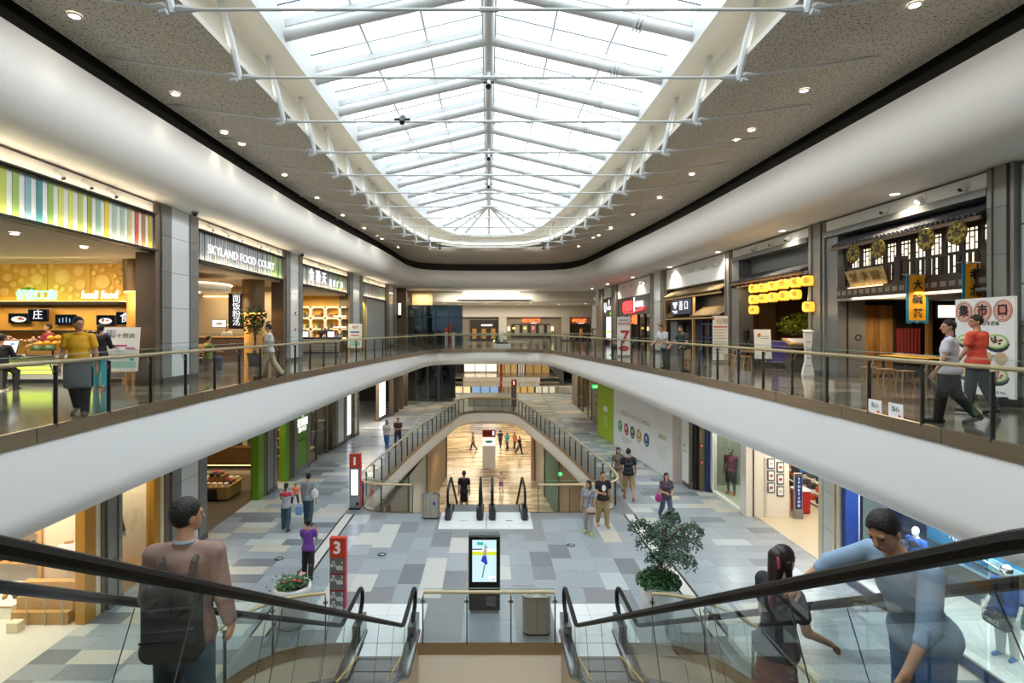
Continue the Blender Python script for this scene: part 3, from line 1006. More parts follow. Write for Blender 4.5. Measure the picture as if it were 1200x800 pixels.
def shop(label, M, u0, u1, depth, zc, back, side=None, ceil_m=None, floor_m=None, z0=ZU, front_h=None, both=True):
 t = struct('shop_shell', at(M, u0, 0, z0), label)
 bx('ceiling_panel', t, ceil_m or M_shopceil, M, u0, u1, .1, depth, zc, zc + .15)
 bx('back_wall', t, back, M, u0, u1, depth, depth + .1, z0, zc)
 if both:
  bx('side_wall', t, side or back, M, u0 - .05, u0, .45, depth, z0, zc)
 bx('side_wall', t, side or back, M, u1, u1 + .05, .45, depth, z0, zc)
 if floor_m:
  bx('shop_floor', t, floor_m, M, u0, u1, .1, depth, z0 - .02, z0 + .004)
 return t
s1 = shop('interior of the juice bar', ML1, 3, 18.5, 8.5, 8.9, M_shopbrown, ceil_m=M_shopceil, both=True)
jb = thing('juice_counter', 'white juice bar counter with three glowing green bars', 'counter', (-13.4, 16.7, ZU))
MB().box(-16.2, -11.1, 15.9, 16.65, ZU + .12, 5.9).build('counter_body', mat('counter_white', '#e4e2dd', .3), jb)
MB().box(-16.3, -11.0, 15.8, 16.7, 5.9, 5.96).build('worktop', mat('counter_top', '#d9d6cf', .2), jb)
MB().box(-16.2, -11.15, 16.0, 16.6, ZU, ZU + .12).build('toe_kick', M_stone_dark, jb)
M_lime = glow('lime_light', '#d8f04a', 2.6)
for k in range(3):
 MB().box(-14.0, -12.72, 15.88, 15.9, 5.68 - k * .12, 5.74 - k * .12).build('light_bar', M_lime, jb)
 MB().box(-11.7, -11.2, 15.88, 15.9, 5.68 - k * .12, 5.74 - k * .12).build('light_bar', M_lime, jb)
gw = thing('gold_wall', 'gold backlit wall of round bubbles above the juice bar', 'wall panel', (-14, 17.8, 7.6))
rnd = random.Random(8)
xs = [-17.2, -15.9, -14.35, -12.95, -11.75]
for i, (a, b) in enumerate(zip(xs, xs[1:])):
 p = MB().box(a + .012, b - .012, 17.75, 17.85, 7.62, 9.75).build('panel', M_gold, gw)
 done = []
 for _ in range(400):
  r = rnd.choice((.09, .13, .18, .25, .33))
  x, z = rnd.uniform(a + r + .02, b - r - .02), rnd.uniform(7.65 + r, 9.72 - r)
  if all(math.hypot(x - q[0], z - q[1]) > r + q[2] + .015 for q in done):
   done.append((x, z, r))
 for x, z, r in done:
  MB().lathe([(.001, -.035), (r * .8, -.035), (r * .86, -.05), (r, -.03), (r, 0)], (x, 17.75, z), 20, axis='y', cap=False).build('bubble', M_goldpale, gw, smooth=True)
MB().box(-17.3, -11.7, 17.2, 17.85, 7.5, 7.6).build('shelf_slab', M_shopdark, gw)
MB().box(-17.3, -11.7, 17.62, 17.66, 7.6, 7.63).build('led_strip', glow('gold_led', '#ffcf70', 6), gw)
MB().box(-17.3, -11.7, 17.58, 17.64, 9.72, 9.76).build('led_strip', glow('gold_led', '#ffcf70', 6), gw)
MB().box(-17.3, -11.7, 17.3, 17.86, 9.76, 9.9).build('top_trim', M_shopdark, gw)
M_green_neon = glow('green_neon', '#7dffab', 3)
ns = thing('neon_sign', 'green and white glowing Chinese characters standing on the dark shelf', 'neon sign', (-14.6, 17.3, 7.6))
for i, ch in enumerate('健康工房'):
 text(ch, .34, (-14.75 + i * .32, 17.24, 7.78), (1, 0, 0), M_green_neon, ns, depth=.04, bold=.006)
text('w•W•w', .14, (-14.55, 17.24, 8.0), (1, 0, 0), mat('leaf_green_sign', '#3f8a35', .5), ns, depth=.03)
ns2 = thing('neon_sign', 'white glowing script lettering on the right of the dark shelf', 'neon sign', (-12.2, 17.3, 7.6))
text('heali food', .36, (-12.3, 17.24, 7.8), (1, 0, 0), glow('warm_letter', '#fff4cf', 3), ns2, depth=.04, width=1.15, shear=.15)
def menu_screen(label, x, y, z, w, h, img, rz=0, ch=None, frame=M_black, bg=None):
 t = thing('menu_screen', label, 'screen', (x, y, z))
 MB().box(x - w / 2, x + w / 2, y, y + .05, z - h / 2, z + h / 2).build('frame', frame, t)
 MB().box(x - w / 2 + .02, x + w / 2 - .02, y - .004, y, z - h / 2 + .02, z + h / 2 - .02).build('display', bg or glow('screen_dark', '#1b1d22', .6), t)
 if img == 'food':
  r = random.Random(int(abs(x) * 100))
  MB().ell((x, y - .006, z - .03), (w * .36, .004, h * .3), 14, 6).build('dish', glow('dish_white', '#e9e4dc', 1.0), t)
  for i in range(7):
   MB().ell((x + r.uniform(-.22, .22) * w, y - .012, z + r.uniform(-.12, .1) * h), (w * .06, .004, h * .09), 8, 4).build('food_piece', glow('food_%d' % (i % 3), ('#c34a35', '#4d7a34', '#dd9a52')[i % 3], .9), t)
 elif img == 'bars':
  for i in range(4):
   MB().box(x - w * .3 + i * w * .17, x - w * .3 + i * w * .17 + .03, y - .01, y - .004, z - h * .28, z + h * (.1 + .06 * (i % 3))).build('bar', glow('screen_blue', '#9bb9d8', 1.0), t)
 if ch:
  text(ch, h * .8, (x, y - .008, z), (1, 0, 0), M_letter, t, depth=.01)
 return t
menu_screen('menu screen showing a dish of food, far left above the juice bar', -15.75, 18.3, 7.08, .72, .34, 'food')
menu_screen('square lit sign with one white Chinese character above the juice bar', -14.95, 18.1, 7.18, .66, .42, '', ch='庄')
menu_screen('dark menu screen with blue bars above the juice bar', -14.2, 18.3, 7.04, .68, .34, 'bars')
menu_screen('menu screen showing a red dish, behind the man in yellow', -12.85, 18.3, 7.02, .62, .34, 'food')
menu_screen('dark sign with one white character at the right end of the juice bar', -12.12, 18.2, 7.08, .62, .44, '', ch='食')
bb = struct('wall_back_bar', (-14, 18.4, ZU))
MB().box(-17.3, -11.7, 18.4, 18.5, ZU, 7.5).build('tiled_wall', mat('gold_tile', '#c29648', .35, bump=(30, .3)), bb)
MB().box(-17.3, -11.7, 17.9, 18.4, 6.62, 6.68).build('back_shelf', M_shopdark, bb)
for k in range(11):
 x = -16.6 + k * .27
 t = thing('orchid', 'pale pink cut flowers standing on the bar at the far left, %s from the left' % ORD[k], 'flowers', (x, 17.2, 5.96), group='pink flowers along the juice bar')
 mb = MB()
 for j in range(6):
  q = (x + rnd.uniform(-.1, .1), 17.2 + rnd.uniform(-.06, .06), 6.35 + rnd.uniform(-.02, .14))
  mb.ell(q, (.04, .04, .03), 6, 4)
 mb.build('blossom', mat('blossom_pink', '#e8b8a8', .6), t, kind='stuff')
 MB().tube([(x, 17.2, 5.96), (x, 17.2, 6.35)], .012, 5).build('stem', mat('stem_green', '#4f7a35', .6), t)
for k, x in enumerate((-12.4, -11.6)):
 t = thing('drink_urn', 'tall steel drink urn on the bar %s' % ('behind the man in yellow' if k == 0 else 'right of the woman in black'), 'urn', (x, 17.0, 5.96))
 MB().lathe([(.13, 0), (.13, .62)], (x, 17.0, 5.96), 14).build('body', M_steel, t, smooth=True)
 MB().lathe([(.15, .62), (.15, .68), (.05, .74), (.001, .75)], (x, 17.0, 5.96), 14).build('lid', M_black, t, smooth=True)
ts = thing('order_display', 'tilted white order display in a silver frame on the juice counter', 'screen', (-13.8, 15.9, 5.96))
up = Vector((-.04, .35, .94)).normalized()
c = Vector((-13.85, 15.72, 6.2))
MB().obox(c, (.31, 0, 0), up * .22, Vector((0, -.94, .35)) * .02).build('frame', M_steel, ts)
MB().obox(c + Vector((0, -.025, .01)), (.28, 0, 0), up * .19, Vector((0, -.94, .35)) * .003).build('display', M_screen, ts)
MB().tube([(-13.8, 16.0, 5.965), (-13.85, 15.86, 6.1)], .03, 6).build('stand', M_steel, ts)
MB().obox(c + Vector((.16, -.03, .1)), (.05, 0, 0), up * .03, Vector((0, -.94, .35)) * .002).build('logo_mark', mat('mark_blue', '#5b7fc0', .5), ts)
cr = thing('fruit_crate', 'brown wooden fruit crate on the juice counter', 'crate', (-13.0, 15.9, 5.96))
for (a, b, c_, d) in ((-13.35, -12.55, 15.72, 15.75), (-13.35, -12.55, 16.15, 16.18), (-13.35, -13.32, 15.72, 16.18), (-12.58, -12.55, 15.72, 16.18)):
 MB().box(a, b, c_, d, 5.96, 6.11).build('board', M_woodmid, cr)
MB().box(-13.35, -12.55, 15.72, 16.18, 5.963, 5.98).build('base', M_woodmid, cr)
for k, (x, y, z, r) in enumerate(((-13.15, 15.9, 6.125, .14), (-12.8, 15.92, 6.135, .15))):
 t = thing('watermelon', 'dark green watermelon at the %s of the fruit crate' % ('left' if k == 0 else 'right'), 'fruit', (x, y, z - r))
 MB().ell((x, y, z), (r * 1.15, r, r), 16, 10).build('rind', mat('melon_green', '#35552b', .35, noise=(18, .5)), t, smooth='all')
 MB().tube([(x + r * 1.1, y, z), (x + r * 1.22, y, z + .03)], .012, 5).build('stem', mat('stem_green'), t)
for k, (x, z) in enumerate(((-13.25, 6.3), (-13.02, 6.32), (-12.79, 6.31), (-12.6, 6.33), (-12.92, 6.47), (-12.7, 6.48))):
 t = thing('mango', 'orange mango heaped behind the watermelons, %s' % ('lower row, %s from the left' % ORD[k] if k < 4 else 'upper row, ' + ('left' if k == 4 else 'right')), 'fruit', (x, 16.05, z - .07), group='mangoes in the fruit crate')
 MB().ell((x, 16.1, z), (.1, .08, .072), 12, 8).build('skin', mat('mango_orange', '#e8a32e', .4), t, smooth='all')
 MB().tube([(x, 16.05, z + .07), (x, 16.05, z + .1)], .01, 5).build('stem', mat('stem_green'), t)
lf = thing('leaf_plant', 'leafy green plant behind the mangoes on the juice counter', 'plant', (-12.3, 16.35, 5.965))
mb = MB()
for j in range(90):
 p = Vector((-12.3 + rnd.gauss(0, .1), 16.4 + rnd.gauss(0, .08), 6.3 + rnd.gauss(0, .18)))
 a = Vector((rnd.uniform(-1, 1), rnd.uniform(-1, 1), rnd.uniform(-.3, 1))).normalized() * .07
 b = a.cross(Vector((0, 1, .3))).normalized() * .03
 mb.quad(p - a, p + b, p + a, p - b)
mb.build('leaves', mat('leaf_mid', '#5f8a36', .5), lf, kind='stuff')
MB().lathe([(.09, 0), (.12, .2)], (-12.3, 16.4, 5.965), 10).build('pot', M_shopdark, lf)
gp = thing('serving_plate', 'flat green plate at the edge of the juice counter', 'plate', (-13.7, 15.6, 5.965))
gp2 = MB().lathe([(.001, .012), (.14, .012), (.2, .03), (.21, .03), (.14, 0), (.001, 0)], (-13.45, 16.4, 5.962), 18, cap=False).build('dish', mat('plate_green', '#3c7a45', .3), gp, smooth=True)
rc = struct('column_round', (-11.1, 17.4, ZU), 'round column with a bronze drum at its top beside the gold wall')
MB().lathe([(.46, 7.9), (.46, 8.9)], (-11.05, 17.3, 0), 24).build('bronze_drum', mat('fluted_bronze', '#6f5a3e', .4, .5, bump=(8, .4)), rc, smooth=True)
MB().lathe([(.36, ZU), (.36, 7.9)], (-11.05, 17.3, 0), 24).build('shaft', mat('lit_onyx', '#d19a4d', .5), rc, smooth=True)
MB().lathe([(.37, 7.86), (.43, 7.86), (.43, 7.9), (.37, 7.9)], (-11.05, 17.3, 0), 24).build('led_ring', glow('amber_led', '#ffb45a', 6), rc)
lamp('AREA', (-14, 16.9, 9.2), 330, (1, .78, .45), 4.5, 1.0, rot=(math.radians(40), 0, 0))
lamp('AREA', (-13.5, 14, 8.8), 260, (1, .86, .68), 4, 4)
lamp('AREA', (-14.3, 17.9, 7.45), 70, (1, .75, .4), 4.5, .2)
lamp('POINT', (-11.05, 16.6, 7.6), 25, (1, .7, .35), .1)
for x, y in ((-10.6, 12.2), (-10.6, 14.3), (-12.2, 13.2)):
 downlight(x, y, 8.89, 'small warm downlight in the white ceiling of the juice bar, %s' % ('near' if y < 12.5 else ('far' if y > 14 else 'left')), 'downlights in the juice bar ceiling', r=.08, power=30)
sp = thing('ceiling_speaker', 'white ball speaker hanging from the juice bar ceiling', 'speaker', (-11.6, 12.6, 8.9))
MB().tube([(-11.6, 12.6, 8.9), (-11.6, 12.6, 8.8)], .02, 6).build('stem', M_white, sp)
MB().ell((-11.6, 12.6, 8.72), (.09, .09, .09), 12, 8).build('body', M_white, sp, smooth='all')
def poster_stand(label, x, y, z, w, h, leg, tilt=.12, rz=0.0, wood=None, art=None, cat='sign'):
 """an easel: board leaning back on a wooden stand; front faces -Y before rotation"""
 t = thing('poster_easel', label, cat, (x, y, z), 0)
 R = Matrix.Rotation(rz, 4, 'Z')
 R.translation = Vector((x, y, z))
 wood = wood or M_woodlight
 dz = h * math.cos(tilt)
 dy = h * math.sin(tilt)
 mb = MB(R)
 mb.obox((0, dy / 2, leg + dz / 2), (w / 2, 0, 0), (0, dy / 2, dz / 2), Vector((0, -math.cos(tilt), math.sin(tilt))) * .012)
 mb.build('board', M_paper, t)
 for s in (-1, 1):
  MB(R).bar((s * w * .42, -.06, 0), (s * w * .3, dy * .7 + .03, leg + dz * .7), .035, .03).build('leg', wood, t)
 MB(R).bar((0, .55, 0), (0, dy * .8 + .04, leg + dz * .75), .035, .03).build('rear_leg', wood, t)
 MB(R).bar((-w * .4, -.02, leg * .55), (w * .4, -.02, leg * .55), .03, .03).build('crossbar', wood, t)
 MB(R).bar((-w * .45, -.04, leg - .015), (w * .45, -.04, leg - .015), .06, .03).build('ledge', wood, t)
 def on(u, v, off=.016):
  return R @ Vector((u * w, dy * v - off, leg + dz * v))
 right = R.to_3x3() @ Vector((1, 0, 0))
 upv = (R.to_3x3() @ Vector((0, dy, dz))).normalized()
 return t, on, right, upv
def strip(t, on, u0, u1, v0, v1, m, name='printed_patch'):
 return MB().quad(on(u0, v0), on(u1, v0), on(u1, v1), on(u0, v1)).build(name, m, t)
M_inkblue = mat('ink_blue', '#3d5fa8', .6)
M_inkrose = mat('ink_rose', '#b5447e', .6)
M_inkgreen = mat('ink_mint', '#a9d8cb', .6)
M_inkgrey = mat('ink_grey', '#8b8e92', .6)
M_inkred = mat('ink_red', '#c8372d', .6)
t, on, rt, uv = poster_stand('large white poster on a pale wooden easel beside the near left column', -10.2, 15.0, ZU, 1.05, 1.22, .42, rz=.08)
text('喜和十贺庆', .15, on(-.02, .8, .02), rt, mat('ink_dark', '#4a4a55', .6), t, up=uv, depth=.002, width=.85)
text('忘夏天', .09, on(-.22, .9, .02), rt, M_inkblue, t, up=uv, depth=.002)
text('喜', .2, on(-.32, .79, .024), rt, M_inkblue, t, up=uv, depth=.002)
for (a, b, c_, d, m) in ((-.28, .2, .56, .6, M_inkrose), (.16, .4, .5, .535, M_inkrose), (-.4, .45, .08, .22, M_inkgreen), (.28, .4, .24, .3, mat('ink_teal', '#6cc0a0', .6)), (-.3, .35, .38, .385, M_inkgrey), (-.3, .3, .34, .345, M_inkgrey)):
 strip(t, on, a, b, c_, d, m)
s2 = shop('interior of the food court', ML1, 17.65, 28.0, 7.5, 8.85, M_shopbeige, both=False)
MB().box(-17, -9.9, 28.0, 28.1, ZU, 8.85).build('end_wall', mat('food_court_wall', '#b7a284', .6), s2)
fp = thing('wall_panelling', 'gold zigzag wall panels behind the food court counter', 'wall panel', (-13.5, 27.9, 6))
for i, (a, b, m) in enumerate(((-14.5, -13.95, 'zig'), (-13.9, -12.95, 'plain'), (-10.95, -10.2, 'low'))):
 MB().box(a, b, 27.86, 27.98, 6.2 if m != 'low' else 6.0, 8.3).build('panel', M_gold, fp)
 if m == 'zig':
  for k in range(7):
   z = 6.4 + k * .27
   MB().add([(a, 27.85, z), ((a + b) / 2, 27.85, z + .16), (b, 27.85, z), (b, 27.85, z + .07), ((a + b) / 2, 27.85, z + .23), (a, 27.85, z + .07)], [(0, 1, 4, 5), (1, 2, 3, 4)]).build('zigzag', mat('bronze_dark', '#6b4d22', .5), fp)
MB().box(-14.5, -12.95, 27.7, 27.76, 8.32, 8.36).build('led_strip', M_warmled, fp)
MB().box(-12.5, -10.2, 27.7, 27.76, 5.98, 6.02).build('led_strip', M_warmled, fp)
hs = thing('hanging_sign', 'tall dark hanging sign with a column of white characters in the food court', 'sign', (-12.15, 26.4, 6.9))
MB().box(-12.6, -11.85, 26.4, 26.5, 6.7, 8.4).build('board', M_black, hs)
for i, ch in enumerate('面饭粉汤'):
 text(ch, .4, (-12.2, 26.38, 8.15 - i * .38), (1, 0, 0), M_letter, hs, depth=.01)
MB().tube([(-12.2, 26.45, 8.4), (-12.2, 26.45, 8.85)], .015, 6).build('rod', M_darkmetal, hs)
menu_screen('menu screen with a red dish hanging in the food court', -12.45, 25.2, 6.95, .66, .34, 'food', bg=M_screen)
cb = thing('serving_counter', 'dark serving counter with glass front in the food court', 'counter', (-12, 25.6, ZU))
MB().box(-15, -10.5, 25.4, 26.0, ZU, 6.3).build('counter_body', M_shopbrown, cb)
MB().box(-15, -10.45, 25.3, 26.05, 6.3, 6.36).build('worktop', M_woodlight, cb)
MB().box(-15, -10.5, 25.36, 25.38, 6.36, 6.5).build('sneeze_guard', M_shop_glass, cb)
dr = thing('ceiling_disc', 'large white round ceiling disc hanging in the food court', 'ceiling panel', (-12.2, 22, 8.25))
MB().lathe([(.001, 0), (1.9, 0), (2.0, .06), (2.0, .3), (.001, .3)], (-12.4, 21.6, 8.2), 36, cap=False).build('disc', M_soffit, dr, smooth=True)
MB().lathe([(2.02, .24), (2.06, .27), (2.02, .3)], (-12.4, 21.6, 8.2), 36, cap=False).build('led_ring', M_warmled, dr)
for x, y in ((-12.4, 20.6), (-11.7, 22)):
 downlight(x, y, 8.19, 'small warm downlight in the round disc of the food court, %s one' % ('near' if y < 21 else 'far'), 'downlights in the ceiling disc', r=.07, power=25)
rc = struct('column_round', (-10.9, 23.9, ZU), 'round column with a bronze drum at its top inside the food court')
MB().lathe([(.46, 7.4), (.46, 8.85)], (-10.35, 24.0, 0), 24).build('bronze_drum', mat('fluted_bronze'), rc, smooth=True)
MB().lathe([(.38, ZU), (.38, 7.4)], (-10.35, 24.0, 0), 24).build('shaft', mat('lit_onyx'), rc, smooth=True)
MB().lathe([(.39, 7.36), (.45, 7.36), (.45, 7.4), (.39, 7.4)], (-10.35, 24.0, 0), 24).build('led_ring', glow('amber_led', '#ffb45a', 6), rc)
lamp('POINT', (-10.9, 23.3, 7.0), 20, (1, .7, .35), .1)
lamp('AREA', (-12.5, 22, 8.1), 200, (1, .85, .65), 3, 3)
lamp('AREA', (-12, 26.7, 8.6), 90, (1, .8, .5), 4, .6)
bush = thing('potted_ficus', 'dark leafy ficus in a pot beside the second left column', 'plant', (-9.85, 22.9, ZU))
mb = MB()
for j in range(420):
 v = Vector((rnd.gauss(0, 1), rnd.gauss(0, 1), rnd.gauss(0, 1)))
 v = v.normalized() * rnd.uniform(.25, .62)
 p = Vector((-9.85, 22.9, 7.05)) + Vector((v.x, v.y, v.z * 1.05))
 a = Vector((rnd.uniform(-1, 1), rnd.uniform(-1, 1), rnd.uniform(-1, .4))).normalized() * .1
 b = a.cross(Vector((rnd.random(), rnd.random(), 1))).normalized() * .045
 mb.quad(p - a, p + b, p + a, p - b)
mb.build('foliage', mat('ficus_green', '#2f4a25', .45), bush, kind='stuff')
MB().tube([(-9.85, 22.9, ZU + .4), (-9.8, 22.92, 6.2), (-9.85, 22.9, 7.0)], [.05, .04, .03], 8).build('trunk', M_wooddark, bush, smooth=True)
MB().lathe([(.22, 0), (.28, .5), (.3, .5), (.3, .55), (.26, .55)], (-9.85, 22.9, ZU), 16).build('pot', M_shopdark, bush, smooth=True)
def dining_table(x, y, z, label, w=.8, d=.7, h=.74, group=None, top=None):
 t = thing('dining_table', label, 'table', (x, y, z), group=group)
 MB().box(x - w / 2, x + w / 2, y - d / 2, y + d / 2, z + h - .04, z + h).build('tabletop', top or M_woodlight, t)
 for sx in (-1, 1):
  for sy in (-1, 1):
   MB().box(x + sx * (w / 2 - .06) - .02, x + sx * (w / 2 - .06) + .02, y + sy * (d / 2 - .06) - .02, y + sy * (d / 2 - .06) + .02, z, z + h - .04).build('leg', M_darkmetal, t)
 return t
def dining_chair(x, y, z, rzz, label, group, m1=M_woodlight, m2=M_darkmetal):
 t = thing('dining_chair', label, 'chair', (x, y, z), rzz, group)
 def b(n, m, *a):
  o = MB().box(*a).build(n, m, None)
  o.parent = t
  return o
 b('seat', m1, -.2, .2, -.2, .2, .43, .46)
 b('backrest', m1, -.2, .2, .18, .21, .62, .86)
 for sx in (-1, 1):
  b('leg', m2, sx * .18 - .012, sx * .18 + .012, -.19, -.165, 0, .43)
  b('leg', m2, sx * .18 - .012, sx * .18 + .012, .18, .205, 0, .86)
 return t
for k, (x, y) in enumerate(((-11.2, 20.6), (-12.6, 21.2), (-12.1, 22.6), (-13.9, 22.6), (-13.3, 24.3))):
 dining_table(x, y, ZU, 'pale wood dining table with dark legs, %s from the opening of the food court' % ORD[k], group='food court tables')
 dining_chair(x, y + .6, ZU, 0, 'pale wood dining chair at the far side of the %s food court table' % ORD[k], 'food court chairs')
 dining_chair(x, y - .6, ZU, PI, 'pale wood dining chair at the near side of the %s food court table' % ORD[k], 'food court chairs')
s3 = shop('interior of the shop with round-cornered shelves', ML3, 0, 8.0, 5.5, 8.8, M_shopbeige)
sw = thing('display_wall', 'cream shelf wall with six round-cornered lit niches', 'shelf', (-11, 35.2, ZU))
MB().box(-12.6, -9.0, 35.2, 35.3, ZU, 8.8).build('back_panel', M_gold, sw)
M_cream2 = mat('cream_lacquer', '#e9e0cd', .4)
for i in range(4):
 x = -12.3 + i * .93
 MB().box(x - .07, x + .07, 34.8, 35.2, 5.9, 8.1).build('upright', M_cream2, sw)
for k in range(4):
 z = 5.95 + k * .7
 MB().box(-12.35, -9.1, 34.8, 35.2, z - .06, z + .06).build('shelf_board', M_cream2, sw)
for i in range(3):
 for k in range(3):
  x0, z0 = -12.3 + i * .93, 5.95 + k * .7
  mb = MB()
  for sx, sz in ((0, 0), (1, 0), (1, 1), (0, 1)):
   cx, cz = x0 + .07 + sx * .79, z0 + .06 + sz * .58
   ox, oz = (1 if sx == 0 else -1) * .16, (1 if sz == 0 else -1) * .16
   arc = [(cx, cz)] + [(cx + ox - ox * math.cos(a), cz + oz - oz * math.sin(a)) for a in np.linspace(0, PI / 2, 6)]
   mb.prism(arc, 34.8, 35.0, axis='y')
  mb.build('niche_corners', M_cream2, sw)
  for q in range(3):
   xx = x0 + .28 + q * .18
   t = thing('gift_box', 'boxed goods in the round-cornered shelves, %s niche of the %s row, %s box' % (ORD[i], ('bottom', 'middle', 'top')[k], ORD[q]), 'box', (xx, 35.05, z0 + .06), group='goods in the round-cornered shelves')
   MB().box(xx - .06, xx + .06, 35.0, 35.12, z0 + .06, z0 + .06 + rnd.uniform(.15, .35)).build('carton', mat('goods_%d' % ((i + k + q) % 5), ('#7a2f26', '#3c4a5c', '#d7c9a0', '#4f6a44', '#8a5a86')[(i + k + q) % 5], .5), t)
for k in range(3):
 MB().box(-9.9, -9.1, 34.75, 34.79, 6.05 + k * .7, 6.1 + k * .7).build('led_strip', M_warmled, sw)
ct = thing('reception_counter', 'cream slatted shop counter with a dark top below the round-cornered shelves', 'counter', (-9.7, 32, ZU))
MB().box(-11.3, -8.75, 31.9, 32.4, ZU + .15, 6.1).build('counter_body', M_shopbrown, ct)
MB().box(-11.3, -8.7, 31.8, 32.45, 6.1, 6.18).build('worktop', M_shopdark, ct)
MB().box(-11.3, -8.78, 31.95, 32.4, ZU, ZU + .15).build('toe_kick', M_grey_frame, ct)
MB().box(-11.3, -8.75, 31.86, 31.9, 5.85, 6.08).build('fascia_board', M_cream2, ct)
for k in range(7):
 MB().box(-11.3, -8.75, 31.86, 31.9, 5.36 + k * .068, 5.4 + k * .068).build('slat', M_cream2, ct)
for k, x in enumerate((-10.7, -8.95 - .2)):
 menu_screen('white till screen at the %s end of the slatted counter' % ('left' if k == 0 else 'right'), x - .1, 32.0, 6.36, .45, .34, '', bg=M_screen)
for k, (x, c_) in enumerate(((-9.55, '#d9462f'), (-9.38, '#3f7fd0'), (-9.22, '#5cab3f'))):
 t = thing('carton', '%s carton on the slatted counter beside the right till' % ('red', 'blue', 'green')[k], 'box', (x + .55, 31.95, 6.18))
 MB().box(x + .5, x + .6, 31.9, 32.05, 6.18, 6.4 + .12 * (k == 0)).build('card_box', mat('carton_%d' % k, c_, .5), t)
 MB().box(x + .505, x + .615, 31.895, 31.9, 6.22, 6.3).build('label_patch', M_paper, t)
lamp('AREA', (-10.8, 33.2, 8.6), 160, (1, .8, .5), 3, 2)
t, on, rt, uv = poster_stand('white poster on a small easel in front of the third left column', -8.35, 34.0, ZU, .85, 1.5, .35, rz=.1)
text('喜庆', .2, on(0, .85, .02), rt, M_inkrose, t, up=uv, depth=.002)
for (a, b, c_, d, m) in ((-.35, .3, .62, .68, M_inkblue), (-.3, .3, .5, .54, M_inkred), (-.38, .38, .08, .25, M_inkgreen)):
 strip(t, on, a, b, c_, d, m)
for k, (cx, z) in enumerate(((25.9, 6.6), (26.0, 7.4))):
 t = thing('fire_alarm', 'small red alarm button on the second left column, %s one' % ('lower' if k == 0 else 'upper'), 'alarm', (-9.35, 26.6, z))
 MB().box(-9.46, -9.40, 26.55, 26.67, z, z + .12).build('case', M_red, t)
 MB().lathe([(.03, 0), (.03, .02)], (-9.40, 26.61, z + .06), 10, axis='x').build('button', M_paper, t)
cl = thing('shutter_panel', 'closed shop front of light grey panels with a gold strip at its left', 'shop front', at(ML4, 0, 0, ZU))
M_lgrey = mat('light_grey_board', '#b9bfc2', .6)
bx('gold_strip', cl, M_gold, ML4, .05, 1.1, .1, .3, ZU, 8.9)
for k in range(4):
 a = 1.15 + k * 1.28
 bx('board', cl, M_lgrey, ML4, a + .005, a + 1.275, .05, .12, ZU, 8.9)
lamp('AREA', at(ML4, .5, -.1, 8.5), 20, (1, .8, .4), .6, .3)
rw = struct('wall_left_end', (-8.3, 49, ZU))
MB().box(-10.5, -7.6, 50, 50.3, ZU, 10.35).build('wall_panel', mat('brown_end_wall', '#7d6a53', .5), rw)
MB().box(-7.75, -7.55, 49.9, 50.3, ZU, 10.0).build('bronze_edge', M_bronze, rw)
ls = thing('light_box_sign', 'small upright white light box sign on the brown wall past the closed shop', 'sign', (-8.15, 48.9, 7.6))
MB().box(-8.3, -8.0, 49.85, 49.98, 7.6, 9.0).build('case', M_black, ls)
MB().box(-8.27, -8.03, 49.83, 49.85, 7.9, 8.97).build('lit_face', M_screen, ls)
al = struct('wall_lit_alcove', (-7.4, 53, 8.5))
MB().box(-7.6, -5.6, 54.0, 54.1, 8.6, 10.2).build('alcove_back', mat('alcove_warm', '#e8cfa8', .6), al)
lamp('AREA', (-6.6, 53.2, 10.1), 60, (1, .75, .45), 1.4, .5)
for (M, a, b) in ((ML1, 4, 15.4), (ML1, 17.7, 25.1), (ML3, .05, 7.5), (ML4, .05, 6.3)):
 t = struct('trim_5', at(M, a, -.1, 9.97))
 bx('added_led_trough', t, M_darkmetal, M, a, b, -.16, -.08, 9.955, 9.985)  # trough, strip and lamp added to light the soffit and upper bands
 bx('led_strip', t, M_warmled, M, a + .02, b - .02, -.14, -.1, 9.985, 9.99)
 lamp('AREA', at(M, (a + b) / 2, -.12, 10.0), 1.3 * (b - a), (1, .8, .55), b - a, .04, rot=(PI, 0, math.atan2(adir(M, 1).y, adir(M, 1).x)))
# ================================================================== upper level, right side
MR1 = FR(11.4, 0, 11.3, 26, 1)
MR3 = FR(11.3, 26, 11.0, 36, 1)
MR4 = FR(11.0, 36, 10.6, 54, 1)
M_roof = mat('charcoal_roof_tile', '#5a5a60', 0.45)
M_timber = mat('dark_timber')
M_portal = mat('grey_metal_portal', '#7c7d7c', 0.45, 0.3)
column('grey column at the far right edge beside the poster of noodle bowls', MR1, 11.75, 12.35, ZU, 10.36, white=False, edge=M_colgrey)
column('first full right upper column, between the tea house and the lantern shop', MR1, 18.35, 19.2, ZU, 10.36, white=False, edge=M_colgrey)
column('second right upper column, at the far end of the lantern shop', MR1, 25.35, 26.0, ZU, 10.36, white=False)
column('third right upper column with a red alarm button, next to the red lettered shop', MR3, 8.0, 10.9, ZU, 10.36)
column('fourth right upper column, past the red lettered shop', MR4, 9.6, 11.6, ZU, 10.36, white=False)
column('farthest right upper column, past the white lettered black shop', MR4, 14.6, 16.4, ZU, 10.36, white=False)
for (M, a, b) in ((MR1, 12.35, 18.35), (MR1, 19.2, 25.35), (MR3, 0, 8.0), (MR4, .9, 9.6), (MR4, 11.6, 14.6)):
 t = struct('wall_header', at(M, a, 0, 9.96))
 bx('white_band', t, M_white, M, a, b, 0, .3, 9.95 if M is MR1 else 9.1, 10.36)
 bx('shadow_line', t, M_gap, M, a, b, -.03, .0, 10.31, 10.34)
